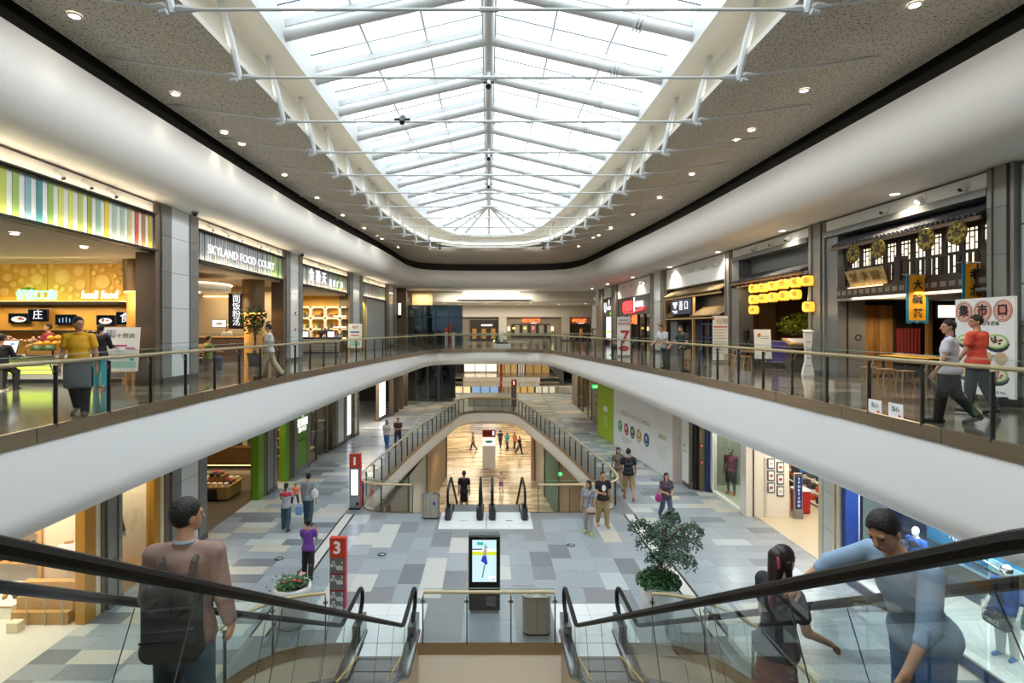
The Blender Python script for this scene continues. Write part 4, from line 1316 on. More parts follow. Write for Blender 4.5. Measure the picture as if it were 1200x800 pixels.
for (M, us, z, nm, litk) in ((MR1, (13.0, 14.3, 15.6), 10.14, 'above the tea house roof', 1), (MR1, (20.6, 21.8, 23.2), 10.14, 'above the lantern shop', None),
 (MR3, (1.0, 2.6, 4.0, 6.6), 9.9, 'above the two-tier timber roof', 3), (MR4, (2.2, 3.2, 5.6, 7.4), 9.95, 'above the red lettered shop', 0)):
 for k, u in enumerate(us):
  eyeball(M, u, z, ('lit' if k == litk else 'white') + ' eyeball spotlight on the band %s, %s from the right' % (nm, ORD[k]), 'eyeball lights ' + nm, lit=(k == litk))
gf = thing('glass_screen_wall', 'pale frosted glass front with grey lettering at the far right edge', 'glass wall', at(MR1, 9.5, 0, ZU))
for k in range(4):
 bx('pane', gf, mat('frosted_blue_glass', '#a9bcc4', .25), MR1, 9.0, 11.7, .05, .08, ZU + k * 1.28 + .02, ZU + (k + 1) * 1.28 - .01)
text('韵\nFOOD', .3, at(MR1, 11.3, .03, 6.95), adir(MR1, -1), mat('lettering_grey', '#5d6a70', .5), gf, depth=.01)
text('韵\nFOOD', .3, at(MR1, 11.3, .03, 5.9), adir(MR1, -1), mat('lettering_grey'), gf, depth=.01)
A0, A1 = 12.35, 18.35
th = thing('tea_house_front', 'dark timber tea house front with tiled eave, lattice windows and balcony', 'shop front', at(MR1, A0, 0, ZU))
bx('portal_beam', th, M_portal, MR1, A0, A1, -.12, .9, 9.76, 9.95)
bx('portal_side', th, M_portal, MR1, 17.75, A1, .0, .9, ZU, 9.76)
rf = MB(MR1).add([(A0, .5, 9.74), (17.75, .5, 9.74), (17.75, -.28, 9.33), (A0, -.28, 9.33)], [(0, 1, 2, 3)]).build('eave', M_roof, th)
n = 34
for i in range(n):
 u = A0 + .08 + i * (5.3 / n)
 MB(MR1).tube([(u, .5, 9.77), (u, -.3, 9.36)], .042, 6).build('roof_tile', M_roof, rf, smooth=True)
bx('eave_board', th, mat('eave_brown', '#6a5442', .5), MR1, A0, 17.75, -.26, -.2, 9.24, 9.32)
bx('upper_wall', th, M_timber, MR1, A0, 17.75, .38, .5, 7.7, 9.74)
M_lit = glow('lit_paper', '#ffefcf', 1.5)
nw = 10
for i in range(nw):
 u = 12.5 + i * .52
 p = bx('window', th, M_lit, MR1, u, u + .4, .36, .38, 8.1, 9.2)
 mb = MB(MR1)
 for (a, b, c_, d) in ((0, .4, 1.0, 1.04), (.12, .28, .86, .89), (0, .12, .72, .75), (.28, .4, .72, .75), (.12, .28, .2, .23)):
  mb.box(u + a, u + b, .34, .36, 8.1 + c_, 8.1 + d)
 for a in (.0, .12, .26, .38):
  mb.box(u + a, u + a + .022, .34, .36, 8.1, 9.2)
 mb.build('lattice', M_timber, p)
 bx('window_post', th, M_timber, MR1, u + .4, u + .52, .3, .4, 7.9, 9.28)
bx('handrail', th, M_timber, MR1, A0, 17.6, .02, .1, 8.56, 8.63)
bx('bottom_rail', th, M_timber, MR1, A0, 17.6, .02, .1, 8.06, 8.12)
for i in range(30):
 u = A0 + .05 + i * .175
 bx('baluster', th, M_timber, MR1, u, u + .05, .03, .09, 8.12, 8.56)
for u in (A0 + .02, 15.05, 17.35):
 bx('newel_post', th, M_timber, MR1, u, u + .22, -.02, .2, 8.0, 8.75)
fr = bx('frieze_board', th, M_timber, MR1, A0, 17.75, -.02, .12, 7.72, 8.06)
for i in range(20):
 u = A0 + .1 + i * .27
 bx('carving', fr, mat('carved_grey', '#6b655d', .5), MR1, u, u + .18, -.03, -.02, 7.8, 7.93)
bx('lintel', th, M_portal, MR1, A0, 17.75, -.04, .3, 7.62, 7.70)
tsx = struct('shop_shell', at(MR1, A0, .5, ZU), 'recess of the tea house')
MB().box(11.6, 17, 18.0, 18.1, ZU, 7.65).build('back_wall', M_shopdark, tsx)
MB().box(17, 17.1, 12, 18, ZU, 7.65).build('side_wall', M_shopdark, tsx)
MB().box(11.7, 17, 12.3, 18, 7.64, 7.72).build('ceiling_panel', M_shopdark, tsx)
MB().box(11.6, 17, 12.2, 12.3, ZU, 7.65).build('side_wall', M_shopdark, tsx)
dd = thing('plank_door', 'golden brown plank door with an iron ring at the back of the tea house recess', 'door', (12.4, 17.8, ZU))
for i in range(7):
 x = 11.68 + i * .21
 MB().box(x + .004, x + .206, 17.78, 17.86, ZU + .1, 7.5).build('plank', mat('plank_%d' % (i % 3), ('#8a6232', '#7b5528', '#94703c')[i % 3], .45, noise=(4, .25, (3, 1, .4))), dd)
MB().tube([(12.0 + .09 * math.cos(a), 17.74, 6.45 + .09 * math.sin(a)) for a in np.linspace(0, 2 * PI, 13)[:-1]], .014, 6, closed=True).build('ring_pull', M_darkmetal, dd)
MB().box(11.62, 11.68, 17.74, 17.9, ZU, 7.6).build('frame', M_timber, dd)
MB().box(13.15, 13.22, 17.74, 17.9, ZU, 7.6).build('frame', M_timber, dd)
cu = thing('curtain', 'deep red pleated curtain in the tea house doorway', 'curtain', (13.6, 17.8, 5.6))
rows = []
for z in (5.6, 6.75):
 rows.append([(13.3 + i * .02, 17.85 + .04 * math.sin(i * 1.1), z) for i in range(42)])
MB().grid(rows).build('cloth', mat('curtain_red', '#7c1f1a', .7), cu, smooth='all')
MB().tube([(13.25, 17.85, 6.77), (14.2, 17.85, 6.77)], .02, 6).build('rod', M_darkmetal, cu)
wp = thing('timber_post', 'honey coloured timber post right of the red curtain', 'post', (14.3, 17.75, ZU))
MB().box(14.22, 14.36, 17.68, 17.82, ZU, 7.64).build('shaft', M_woodmid, wp)
MB().box(14.18, 14.40, 17.64, 17.86, ZU, ZU + .12).build('base', M_stone_dark, wp)
for k, x in enumerate((14.62, 15.45)):
 ld = thing('lattice_door', 'dark lattice door with a lit paper panel above it, %s one' % ('left' if k == 0 else 'right'), 'door', (x, 17.8, ZU))
 MB().box(x, x + .75, 17.9, 17.95, ZU, 7.6).build('leaf', M_timber, ld)
 MB().box(x + .1, x + .65, 17.88, 17.9, 7.1, 7.5).build('lit_panel', M_lit, ld)
 for j in range(4):
  MB().box(x + .1 + j * .17, x + .13 + j * .17, 17.86, 17.9, ZU + .8, 6.95).build('lattice_bar', M_wooddark, ld)
 MB().box(x + .1, x + .65, 17.86, 17.9, ZU + .2, ZU + .7).build('lower_board', M_shopbrown, ld)
lamp('AREA', (12.6, 16.9, 7.5), 50, (1, .78, .5), 1.2, .5, rot=(math.radians(-25), 0, 0))
lamp('AREA', at(MR1, 15, -.15, 7.7), 40, (1, .8, .55), .2, 4)
for k, (u, ch, d) in enumerate(((16.5, '美', -.32), (15.45, '食', -.32), (13.75, '集', -.32), (12.85, '市', -.32))):
 c = at(MR1, u, d, 9.0)
 t = thing('medallion', 'round gold medallion with a black character hanging from the eave, %s from the left' % ('first', 'second', 'third', 'fourth')[k], 'sign', c)
 n_ = adir(MR1, 0, -1)
 MB().tube([c, c + n_ * .03], .27, 24).build('disc', mat('brass_disc', '#9c8a4a', .35, .8), t, smooth=True)
 ring = [c + n_ * .035 + Vector((0, math.cos(a) * .26, math.sin(a) * .26)) for a in np.linspace(0, 2 * PI, 25)[:-1]]
 MB().tube(ring, .018, 5, closed=True).build('rim', mat('brass_rim', '#6d5e2c', .4, .7), t, smooth=True)
 for q in range(8):
  a = q * PI / 4
  MB().ell(c + n_ * .04 + Vector((0, math.cos(a) * .2, math.sin(a) * .2)), (.02, .045, .045), 8, 5).build('boss', mat('brass_rim'), t)
 text(ch, .26, c + n_ * .05, adir(MR1, -1), M_ink, t, depth=.01)
 MB().tube([c + Vector((0, 0, .26)), c + Vector((0, 0, .36))], .01, 5).build('hook', M_darkmetal, t)
pq = thing('plaque', 'tilted golden plaque lit from below on the tea house balcony', 'plaque', at(MR1, 16.3, -.2, 8.05))
MB(MR1).add([(15.45, -.08, 8.02), (17.0, -.08, 8.02), (17.0, -.26, 8.5), (15.45, -.26, 8.5), (15.45, -.04, 8.04), (17.0, -.04, 8.04), (17.0, -.2, 8.52), (15.45, -.2, 8.52)],
 [(0, 1, 2, 3), (7, 6, 5, 4), (0, 4, 5, 1), (1, 5, 6, 2), (2, 6, 7, 3), (3, 7, 4, 0)]).build('board', mat('gilt', '#b9a06a', .4, .4, noise=(9, .3)), pq)
for k, ch in enumerate('聚丰园'):
 text(ch, .32, at(MR1, 16.7 - k * .47, -.2, 8.27), adir(MR1, -1), mat('gilt_dark', '#8d7440', .4, .4), pq, up=(-.35, 0, .94), depth=.02)
bx('led_bar', pq, M_warmled, MR1, 15.5, 16.95, -.2, -.16, 7.98, 8.0)
def banner(label, x0, x1, y, z0, z1, chars, size):
 t = thing('banner', label, 'banner', (x0, y, z0))
 MB().tube([(x0 - .12, y, z1 + .02), (x1 + .35, y, z1 + .02)], .016, 6).build('pole', M_steel, t)
 mb = MB()
 rows = []
 for k in range(7):
  z = z1 - (z1 - z0) * k / 6
  rows.append([(x0 + .03 + (x1 - x0 - .06) * i / 8, y + .012 * math.sin(i * 1.3 + k), z) for i in range(9)])
 mb.grid(rows).build('cloth', mat('banner_yellow', '#f0a91f', .7), t, smooth='all')
 for xa in (x0, x1 - .06):
  MB().box(xa, xa + .06, y - .012, y + .012, z0 - .03, z1).build('border', mat('banner_blue', '#1f7d9b', .7), t)
 MB().prism([(x0, z0 + .04), (x1, z0 + .04)] + [(x1 - (x1 - x0) * i / 6, z0 - (.05 if i % 2 else 0)) for i in range(7)], y - .01, y + .01, axis='y').build('hem', mat('banner_blue'), t)
 for i, ch in enumerate(chars):
  text(ch, size, ((x0 + x1) / 2, y - .03, z1 - .26 - i * size * 1.42), (1, 0, 0), M_ink, t, depth=.004, bold=.006)
 return t
banner('yellow banner with blue edges and three black characters, left of the two', 10.85, 11.42, 14.2, 6.92, 8.13, '大碗茶', .26)
banner('yellow banner with blue edges half hidden behind the noodle poster', 11.05, 11.63, 12.75, 6.95, 8.27, '老北京', .28)
MP = FR(10.62, 11.03, 10.72, 12.56, 1)
ps = thing('food_poster', 'tall white poster of noodle bowls with three round characters at its top', 'poster', at(MP, 0, 0, ZU))
bx('board', ps, M_paper, MP, 0, 1.53, 0, .05, ZU + .17, 7.42)
for u in (.15, 1.3):
 bx('foot', ps, M_darkmetal, MP, u, u + .08, -.2, .3, ZU, ZU + .2)
rt = adir(MP, -1)
for k, ch in enumerate('集市口'):
 u = 1.27 - k * .5
 c = at(MP, u, -.006, 7.13)
 MB().tube([at(MP, u, -.001, 7.13), at(MP, u, -.006, 7.13)], .235, 28).build('round_print', mat('print_salmon', '#e9c2b2', .6), ps)
 for sc_ in (.225, .19):
  MB().tube([at(MP, u + math.cos(a) * sc_, -.009, 7.13 + math.sin(a) * sc_) for a in np.linspace(0, 2 * PI, 29)[:-1]], .006, 4, closed=True).build('ring_print', mat('print_brick', '#b5604c', .6), ps)
 MB(MP).add([(u - .16, -.009, 7.13), (u, -.009, 6.97), (u + .16, -.009, 7.13), (u, -.009, 7.29)], [(0, 1, 2, 3)]).build('diamond_print', mat('print_coral', '#dd8a72', .6), ps)
 text(ch, .27, at(MP, u, -.014, 7.13), rt, M_ink, ps, depth=.003, bold=.008)
text('老字號 百年老味', .11, at(MP, .75, -.006, 6.86), rt, M_ink, ps, depth=.003)
def bowl_print(u, z, r, cols, seed):
 rr = random.Random(seed)
 MB(MP).ell((u, -.004, z), (r, .004, r * .55), 20, 6).build('bowl_print', mat('bowl_dark', '#2b2d45', .5), ps)
 MB(MP).box(u - r, u + r, -.008, 0, z, z + .02).build('bowl_side', mat('bowl_dark'), ps)
 MB(MP).ell((u, -.009, z + r * .22), (r * .97, .004, r * .52), 20, 6).build('bowl_rim', mat('bowl_lime', '#9cc26a', .5), ps)
 MB(MP).ell((u, -.012, z + r * .22), (r * .8, .004, r * .4), 20, 6).build('broth', mat('bowl_cream', '#efe6cf', .5), ps)
 for i in range(16):
  a, q = rr.uniform(0, 2 * PI), rr.uniform(0, .62)
  MB(MP).ell((u + math.cos(a) * q * r, -.017, z + r * .25 + math.sin(a) * q * r * .45), (r * .13, .004, r * .08), 7, 4).build('topping', mat('topping_' + cols[i % len(cols)], cols[i % len(cols)], .6), ps)
bowl_print(.42, 6.42, .3, ['#2f2a22', '#4a5a2c', '#a8503a', '#3b3326'], 1)
bowl_print(1.2, 6.45, .26, ['#6fa53f', '#d9c25a'], 2)
bowl_print(.42, 5.72, .3, ['#c2443a', '#e8d9a0', '#6a8f3c'], 3)
bowl_print(1.2, 5.75, .3, ['#d9b44a', '#c86a3a'], 4)
for u in (.32, .68):
 MB(MP).ell((u, -.006, 6.13), (.16, .004, .14), 16, 8).build('bun_print', mat('bun_tan', '#c7b08c', .6), ps)
for u, z in ((.4, 6.14 - .02), (1.15, 6.12), (.42, 5.42), (1.15, 5.42)):
 text('牛肉汤面 18元', .07, at(MP, u, -.006, z + .05 if z > 6 else z), rt, mat('ink_dark'), ps, depth=.002)
yt = thing('sales_table', 'dark wooden table with a yellow cloth in front of the tea house', 'table', (12.0, 15.6, ZU))
MB().box(11.75, 12.55, 14.6, 16.4, ZU + .72, ZU + .78).build('tabletop', M_timber, yt)
MB().box(11.73, 12.57, 14.58, 16.42, ZU + .78, ZU + .80).build('yellow_cloth', mat('cloth_yellow', '#e3a91f', .7), yt)
for x in (11.8, 12.5):
 for y in (14.65, 16.35):
  MB().box(x - .03, x + .03, y - .03, y + .03, ZU, ZU + .72).build('leg', M_timber, yt)
for k in range(8):
 t = thing('small_dish', 'pale small dish on the yellow cloth of the sales table, %s from the near end' % ORD[k], 'dish', (12.1, 14.9 + k * .19, ZU + .8), group='dishes on the yellow cloth')
 MB().lathe([(.001, .01), (.05, .01), (.075, .04), (.08, .04), (.05, 0)], (12.1, 14.9 + k * .19, ZU + .802), 12, cap=False).build('bowl', mat('dish_cream', '#e8dfc9', .4), t, smooth=True)
def stool(x, y, z, label, group, h=.45, m=None):
 t = thing('wooden_stool', label, 'stool', (x, y, z), group=group)
 m = m or M_woodmid
 MB().box(x - .18, x + .18, y - .13, y + .13, z + h - .03, z + h).build('seat', m, t)
 for sx in (-1, 1):
  for sy in (-1, 1):
   MB().bar((x + sx * .17, y + sy * .12, z), (x + sx * .13, y + sy * .09, z + h - .03), .035, .035).build('leg', m, t)
 MB().box(x - .15, x + .15, y - .012, y + .012, z + .16, z + .19).build('stretcher', m, t)
 return t
for k, (x, y) in enumerate(((11.35, 14.9), (11.35, 15.6), (11.35, 16.3), (12.95, 15.2))):
 stool(x, y, ZU, 'wooden stool beside the yellow clothed tea house table, %s' % ('%s from the near end' % ORD[k] if k < 3 else 'on its far side'), 'stools at the tea house table')
L0, L1 = 19.25, 25.3
lf_ = thing('lantern_shop_front', 'grey framed shop front with a tiled eave and rows of lanterns below', 'shop front', at(MR1, L0, 0, ZU))
bx('portal_beam', lf_, M_portal, MR1, L0, L1, -.12, .6, 9.78, 9.95)
bx('upper_panel', lf_, mat('grey_panel', '#6f716f', .5), MR1, L0, L1, .5, .6, 8.9, 9.78)
bx('portal_side', lf_, M_portal, MR1, 24.6, L1, -.05, .6, ZU, 9.78)
le = MB(MR1).add([(L0, .5, 9.1), (24.9, .5, 9.1), (24.9, -.35, 8.75), (L0, -.35, 8.75)], [(0, 1, 2, 3)]).build('eave', M_roof, lf_)
for i in range(36):
 u = L0 + .06 + i * .158
 MB(MR1).tube([(u, .5, 9.13), (u, -.37, 8.78)], .042, 6).build('roof_tile', M_roof, le, smooth=True)
bx('eave_board', lf_, M_woodmid, MR1, L0, 24.9, -.3, -.24, 8.66, 8.74)
for i in range(14):
 u = L0 + .2 + i * .42
 bx('rafter_end', lf_, M_timber, MR1, u, u + .08, -.25, .4, 8.55, 8.66)
ls_ = struct('shop_shell', at(MR1, L0, .5, ZU), 'dark interior of the lantern shop')
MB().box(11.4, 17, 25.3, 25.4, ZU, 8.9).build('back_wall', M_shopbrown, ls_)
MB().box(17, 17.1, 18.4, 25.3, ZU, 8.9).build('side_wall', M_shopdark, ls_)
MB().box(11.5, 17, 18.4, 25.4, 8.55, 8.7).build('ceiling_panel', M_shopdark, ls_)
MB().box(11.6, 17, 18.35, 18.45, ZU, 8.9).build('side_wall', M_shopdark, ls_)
for k, (xa, xb) in enumerate(((11.5, 12.35), (12.4, 13.2))):
 t = thing('shop_door', 'tall brown door leaf with a small handle inside the lantern shop, %s leaf' % ('left' if k == 0 else 'right'), 'door', (xa, 25.2, ZU))
 MB().box(xa, xb, 25.15, 25.22, ZU, 8.5).build('leaf', mat('brown_door', '#5d4c3b', .5), t)
 MB().tube([(xb - .1 if k == 0 else xa + .1, 25.12, 6.1), (xb - .1 if k == 0 else xa + .1, 25.12, 6.5)], .015, 6).build('handle', M_steel, t)
M_lantern = mat('lantern_amber', '#e8a93c', .6, emit=1.3, ecol='#ffb23c')
M_lanrim = mat('lantern_rim', '#7a5a24', .5)
lan = [(883.4, 338, 1), (894.6, 337, 1), (906, 335, 1), (918.4, 333, 1), (932.4, 331, 1), (946.4, 329, 1), (883.4, 351, 2), (894.6, 349.6, 2), (906, 348.4, 2), (919, 346.6, 2), (932.4, 345, 2), (883.4, 363, 3), (947.6, 359.4, 3)]
lchars = '老北京炸酱面大碗茶香美味'
order = ('first', 'second', 'third', 'fourth', 'fifth', 'sixth')
cnt = {}
for k, (px, py, row) in enumerate(lan):
 X = 11.15
 Y = X * 640 / (px - 573)
 z = EYE - (py - 383) / 640 * Y
 i = cnt.get(row, 0)
 cnt[row] = i + 1
 t = thing('paper_lantern', 'glowing amber paper lantern in the %s row, %s from the left' % (('top', 'middle', 'bottom')[row - 1], order[i]), 'lantern', (X, Y, z - .2), group='amber lanterns')
 MB().lathe([(.12, -.18), (.18, -.145), (.2, -.05), (.2, .05), (.18, .145), (.12, .18)], (X, Y, z), 16).build('shade', M_lantern, t, smooth=True)
 for s in (-1, 1):
  MB().lathe([(.135, s * .18 - .015), (.13, s * .18), (.125, s * .18 + .015)], (X, Y, z), 14).build('rim', M_lanrim, t, smooth=True)
 MB().tube([(X, Y, z + .2), (X, Y, z + .3)], .008, 5).build('cord', M_black, t)
 text(lchars[k % len(lchars)], .2, (X - .16, Y - .17, z), (.72, -.7, 0), mat('lantern_ink', '#5a2d12', .6), t, depth=.004)
 if k % 2 == 0:
  lamp('POINT', (X - .35, Y, z - .1), 6, (1, .7, .32), .15)
lamp('AREA', at(MR1, 22, -.1, 8.6), 40, (1, .72, .35), .15, 5)
pl = thing('potted_shrub', 'yellow-green lit shrub inside the lantern shop', 'plant', (12.3, 21.6, ZU))
mb = MB()
for j in range(700):
 v = Vector((rnd.gauss(0, 1), rnd.gauss(0, 1), rnd.gauss(0, .8))).normalized() * rnd.uniform(.3, .85)
 p = Vector((12.3, 21.6, 6.85)) + Vector((v.x, v.y * .9, v.z * .6))
 a = Vector((rnd.uniform(-1, 1), rnd.uniform(-1, 1), rnd.uniform(-.4, .6))).normalized() * .075
 b = a.cross(Vector((rnd.random(), rnd.random(), 1))).normalized() * .035
 mb.quad(p - a, p + b, p + a, p - b)
mb.build('foliage', mat('shrub_lime', '#8a9a2e', .5), pl, kind='stuff')
MB().tube([(12.3, 21.6, ZU + .5), (12.25, 21.6, 6.8)], [.06, .03], 8).build('trunk', M_wooddark, pl)
MB().lathe([(.25, 0), (.34, .55), (.3, .55)], (12.3, 21.6, ZU), 16).build('pot', M_shopdark, pl, smooth=True)
lamp('SPOT', (11.8, 21.2, 8.3), 120, (1, .9, .5), .08, spot=.9, rot=(0, math.radians(12), 0))
cu = thing('curtain', 'crimson drape at the near side of the lantern shop', 'curtain', (11.9, 19.4, ZU))
rows = []
for z, w in ((ZU + .3, .75), (6.4, .5), (7.6, .8)):
 rows.append([(11.55 + w * i / 20, 19.45 + .05 * math.sin(i * 1.4), z) for i in range(21)])
MB().grid(rows).build('cloth', mat('drape_crimson', '#6f1626', .8), cu, smooth='all')
MB().tube([(11.5, 19.45, 7.62), (12.4, 19.45, 7.62)], .02, 6).build('rod', M_darkmetal, cu)
sc = thing('wall_screen', 'pale blue tilted screen hanging by the crimson drape', 'screen', (11.5, 19.4, 7.6))
MB().obox((11.42, 19.25, 7.98), (.16, .0, 0), (0, .02, 0), (.02, 0, .27)).build('frame', M_steel, sc)
MB().obox((11.42, 19.225, 7.98), (.145, 0, 0), (0, .004, 0), (.02, 0, .255)).build('display', glow('screen_paleblue', '#cfe0ff', 1.0), sc)
t, on, rt, uv = poster_stand('white poster with a small flower on a low black easel before the lantern shop', 11.0 - .3, 21.3, ZU, .62, 1.15, .4, rz=-.15, wood=M_black)
MB().ell(on(-.2, .8, .02), (.07, .01, .09), 10, 6).build('flower_print', mat('print_orange', '#d98a55', .6), t)
text('小门', .16, on(.1, .3, .02), rt, M_inkgrey, t, up=uv, depth=.002)
strip(t, on, -.1, .35, .75, .77, M_inkgrey)
strip(t, on, -.1, .35, .68, .70, M_inkgrey)
t, on, rt, uv = poster_stand('purple poster leaning just behind the flower poster', 11.35, 21.6, ZU, .75, .85, .25, rz=-.5, wood=M_black)
strip(t, on, -.48, .48, .02, .98, mat('print_purple', '#56479a', .6))
strip(t, on, -.35, .35, .5, .62, mat('print_lilac', '#8e82cc', .6))
bd = thing('sign_banner', 'tall narrow white notice board with a red line beside the second right column', 'sign', (10.5, 25.0, ZU))
Mb = Matrix.Rotation(-.15, 4, 'Z')
Mb.translation = Vector((10.55, 24.9, ZU))
MB(Mb).box(-.33, .33, 0, .03, .12, 2.15).build('board', M_paper, bd)
MB(Mb).box(-.3, .3, -.2, .25, 0, .05).build('base', M_grey_frame, bd)
MB(Mb).box(-.3, .3, -.006, 0, 1.62, 1.67).build('red_line', M_inkred, bd)
MB(Mb).box(-.33, -.27, -.006, 0, 1.95, 2.1).build('red_mark', M_inkred, bd)
text('招聘', .26, Mb @ Vector((.08, -.008, 1.88)), (1, -.15, 0), M_inkgrey, bd, depth=.003)
for k in range(9):
 MB(Mb).box(-.28, .28 - .07 * (k % 3), -.006, 0, 1.5 - k * .13, 1.52 - k * .13).build('text_line', M_inkgrey, bd)
rk = thing('leaflet_stand', 'slim white leaflet stand beside the first full right column', 'stand', (11.0, 18.7, ZU))
mb = MB()
prof = [(.2, 0), (.17, .2), (.1, .45), (.09, .8), (.13, 1.2), (.14, 1.45)]
mb.prism([(x + 11.0 - .1, z + ZU) for x, z in prof] + [(-x + 11.0 - .1, z + ZU) for x, z in reversed(prof)], 18.62, 18.72, axis='y').build('body', M_paper, rk)
MB().obox((10.9, 18.66, ZU + 1.5), (.16, 0, 0), (0, .08, .03), (0, -.005, .015)).build('tray', M_paper, rk)
for k in range(4):
 MB().box(10.83, 10.97, 18.61, 18.62, ZU + .3 + k * .27, ZU + .33 + k * .27).build('text_line', M_inkgrey, rk)
hd = thing('host_desk', 'dark brown hostess desk with an open menu on top before the lantern shop', 'desk', (11.2, 20.1, ZU))
MB().box(11.05, 11.65, 19.8, 20.3, ZU, 6.15).build('body', M_shopbrown, hd)
MB().obox((11.3, 20.0, 6.25), (.42, 0, 0), (0, .3, .1), (0, -.01, .03)).build('top', M_woodlight, hd)
MB().obox((11.3, 19.98, 6.29), (.3, 0, 0), (0, .2, .067), (0, -.002, .006)).build('open_menu', M_paper, hd)
tb = dining_table(11.2, 23.2, ZU, 'low brown bench table before the brown doors of the lantern shop', w=.7, d=2.2, h=.62, top=M_woodmid)
for k, y in enumerate((22.4, 23.2, 24.0)):
 stool(10.55, y, ZU, 'wooden stool lined up before the lantern shop bench table, %s from the near end' % ORD[k], 'stools at the lantern shop', m=M_woodlight)
lp = thing('floor_lantern', 'black iron lantern on a post by the brown doors', 'lantern', (11.15, 23.9, ZU))
MB().tube([(11.5, 24.4, ZU), (11.5, 24.4, ZU + 1.15)], .03, 6).build('post', M_black, lp)
MB().lathe([(.1, 1.15), (.12, 1.2), (.12, 1.45), (.14, 1.48), (.03, 1.6)], (11.5, 24.4, ZU), 8).build('lamp_body', M_black, lp)
tf = thing('timber_shop_front', 'dark shop front with two tiers of pale tiled eaves and slim timber posts', 'shop front', at(MR3, 0, 0, ZU))
bx('back_board', tf, M_shopdark, MR3, 0, 8, .4, .5, ZU, 9.1)
M_rooftan = mat('tan_roof_tile', '#a08a66', .5)
for (z, u0, u1, nm) in ((8.55, 0, 7.6, 'upper'), (7.35, 0, 7.6, 'lower')):
 ev = MB(MR3).add([(u0, .4, z + .45), (u1, .4, z + .45), (u1, -.35, z), (u0, -.35, z)], [(0, 1, 2, 3)]).build('eave', M_shopdark, tf)
 nt = 30
 for i in range(nt):
  if nm == 'lower' and 3.3 < u0 + i * (u1 - u0) / nt < 6.0:
   continue
  u = u0 + .08 + i * (u1 - u0) / nt
  MB(MR3).tube([(u, .38, z + .48), (u, -.36, z + .03)], .055, 6).build('roof_tile', M_rooftan, ev, smooth=True)
 bx('eave_beam', tf, M_woodlight, MR3, u0, u1, -.3, -.22, z - .14, z - .05)
for u in (3.1, 7.35):
 bx('post', tf, M_woodlight, MR3, u, u + .12, -.34, -.22, ZU, 8.5)
bx('grey_pier', tf, mat('rough_grey_stone', '#6d6f72', .7, bump=(20, .5)), MR3, 6.1, 7.2, -.05, .3, ZU, 7.13)
M_navy = mat('navy_frame', '#27355c', .4)
for u in (.15, 1.0, 1.85, 2.7):
 bx('door_frame', tf, M_navy, MR3, u, u + .1, -.02, .1, ZU, 7.13)
for z in (6.9, 6.2):
 bx('door_rail', tf, M_navy, MR3, .15, 2.8, -.02, .1, z, z + .08)
for u in (.25, 1.1, 1.95):
 bx('door_pane', tf, glass('dark_glass', '#5a6472', .1), MR3, u, u + .75, .04, .05, ZU, 6.9)
sg = thing('shop_sign', 'navy sign board with white characters and a white emblem between the two eaves', 'shop sign', at(MR3, 4.6, -.4, 7.7))
bx('board', sg, mat('navy_board', '#2b3a66', .4), MR3, 3.25, 6.1, -.42, -.36, 7.5, 8.35)
for k, ch in enumerate('善口'):
 text(ch, .55, at(MR3, 4.55 - k * .75, -.44, 7.95), adir(MR3, -1), M_letter, sg, depth=.02)
MB(MR3).box(5.1, 5.75, -.45, -.43, 8.05, 8.2).ell((5.42, -.44, 7.97), (.2, .01, .14), 12, 6).build('emblem', M_letter, sg)
bx('underline', sg, M_letter, MR3, 5.1, 5.85, -.45, -.43, 7.66, 7.72)
bx('underline', sg, M_letter, MR3, 5.1, 5.6, -.45, -.43, 7.57, 7.61)
lamp('AREA', at(MR3, 2, -.2, 8.4), 25, (1, .8, .5), .2, 2)
rs = thing('dark_shop_front', 'near-black shop front with glass doors under glowing red lettering', 'shop front', at(MR4, .9, 0, ZU))
bx('upper_board', rs, mat('black_brown_board', '#2b211c', .4), MR4, .95, 9.55, .0, .15, 7.7, 9.1)
bx('back_wall', rs, M_shopbrown, MR4, .9, 9.6, 2.5, 2.6, ZU, 9.1)
for u in (.95, 2.4, 4.0, 5.6, 7.2, 9.3):
 bx('mullion', rs, M_shopdark, MR4, u, u + .25, .0, .2, ZU, 7.7)
for (a, b) in ((1.15, 2.4), (2.65, 4.0), (4.25, 5.6), (5.85, 7.13), (7.45, 9.3)):
 bx('pane', rs, glass('brown_glass', '#8a7663', .1), MR4, a, b, .08, .09, ZU, 7.7)
bx('door_leaf', rs, mat('red_brown_door', '#5c2c1a', .5), MR4, 4.3, 5.5, .2, .25, ZU, 7.3)
M_redneon = glow('red_neon', '#ff3b3b', 3)
ns = thing('neon_sign', 'large red and white glowing lettering of the dark shop', 'neon sign', at(MR4, 5, -.1, 8.3))
for k, ch in enumerate('麻辣香'):
 text(ch, .8, at(MR4, 7.2 - k * .85, -.12, 8.35), adir(MR4, -1), M_redneon, ns, depth=.08, bold=.02)
bx('brush_stroke', ns, M_letter, MR4, 4.55, 4.7, -.14, -.06, 7.95, 9.0)
text('麻辣香锅', .45, at(MR4, 3.3, -.12, 8.42), adir(MR4, -1), M_letter, ns, depth=.06, bold=.01)
MB(MR4).add([(4.4, -.1, 8.05), (2.2, -.1, 8.2), (1.9, -.1, 8.35), (2.4, -.1, 8.02), (4.4, -.1, 7.92)], [(0, 1, 2, 3, 4)]).build('swoosh', M_redneon, ns)
bx('swoosh', ns, M_redneon, MR4, 4.7, 7.6, -.1, -.06, 7.86, 7.93)
ns = thing('neon_sign', 'small orange-red glowing characters hung behind the glass of the dark shop', 'neon sign', at(MR4, 5, .5, 7.3))
for k, ch in enumerate('火锅'):
 text(ch, .7, at(MR4, 5.4 - k * .75, .02, 7.3), adir(MR4, -1), glow('orange_neon', '#ff5a2e', 3), ns, depth=.05, bold=.02)
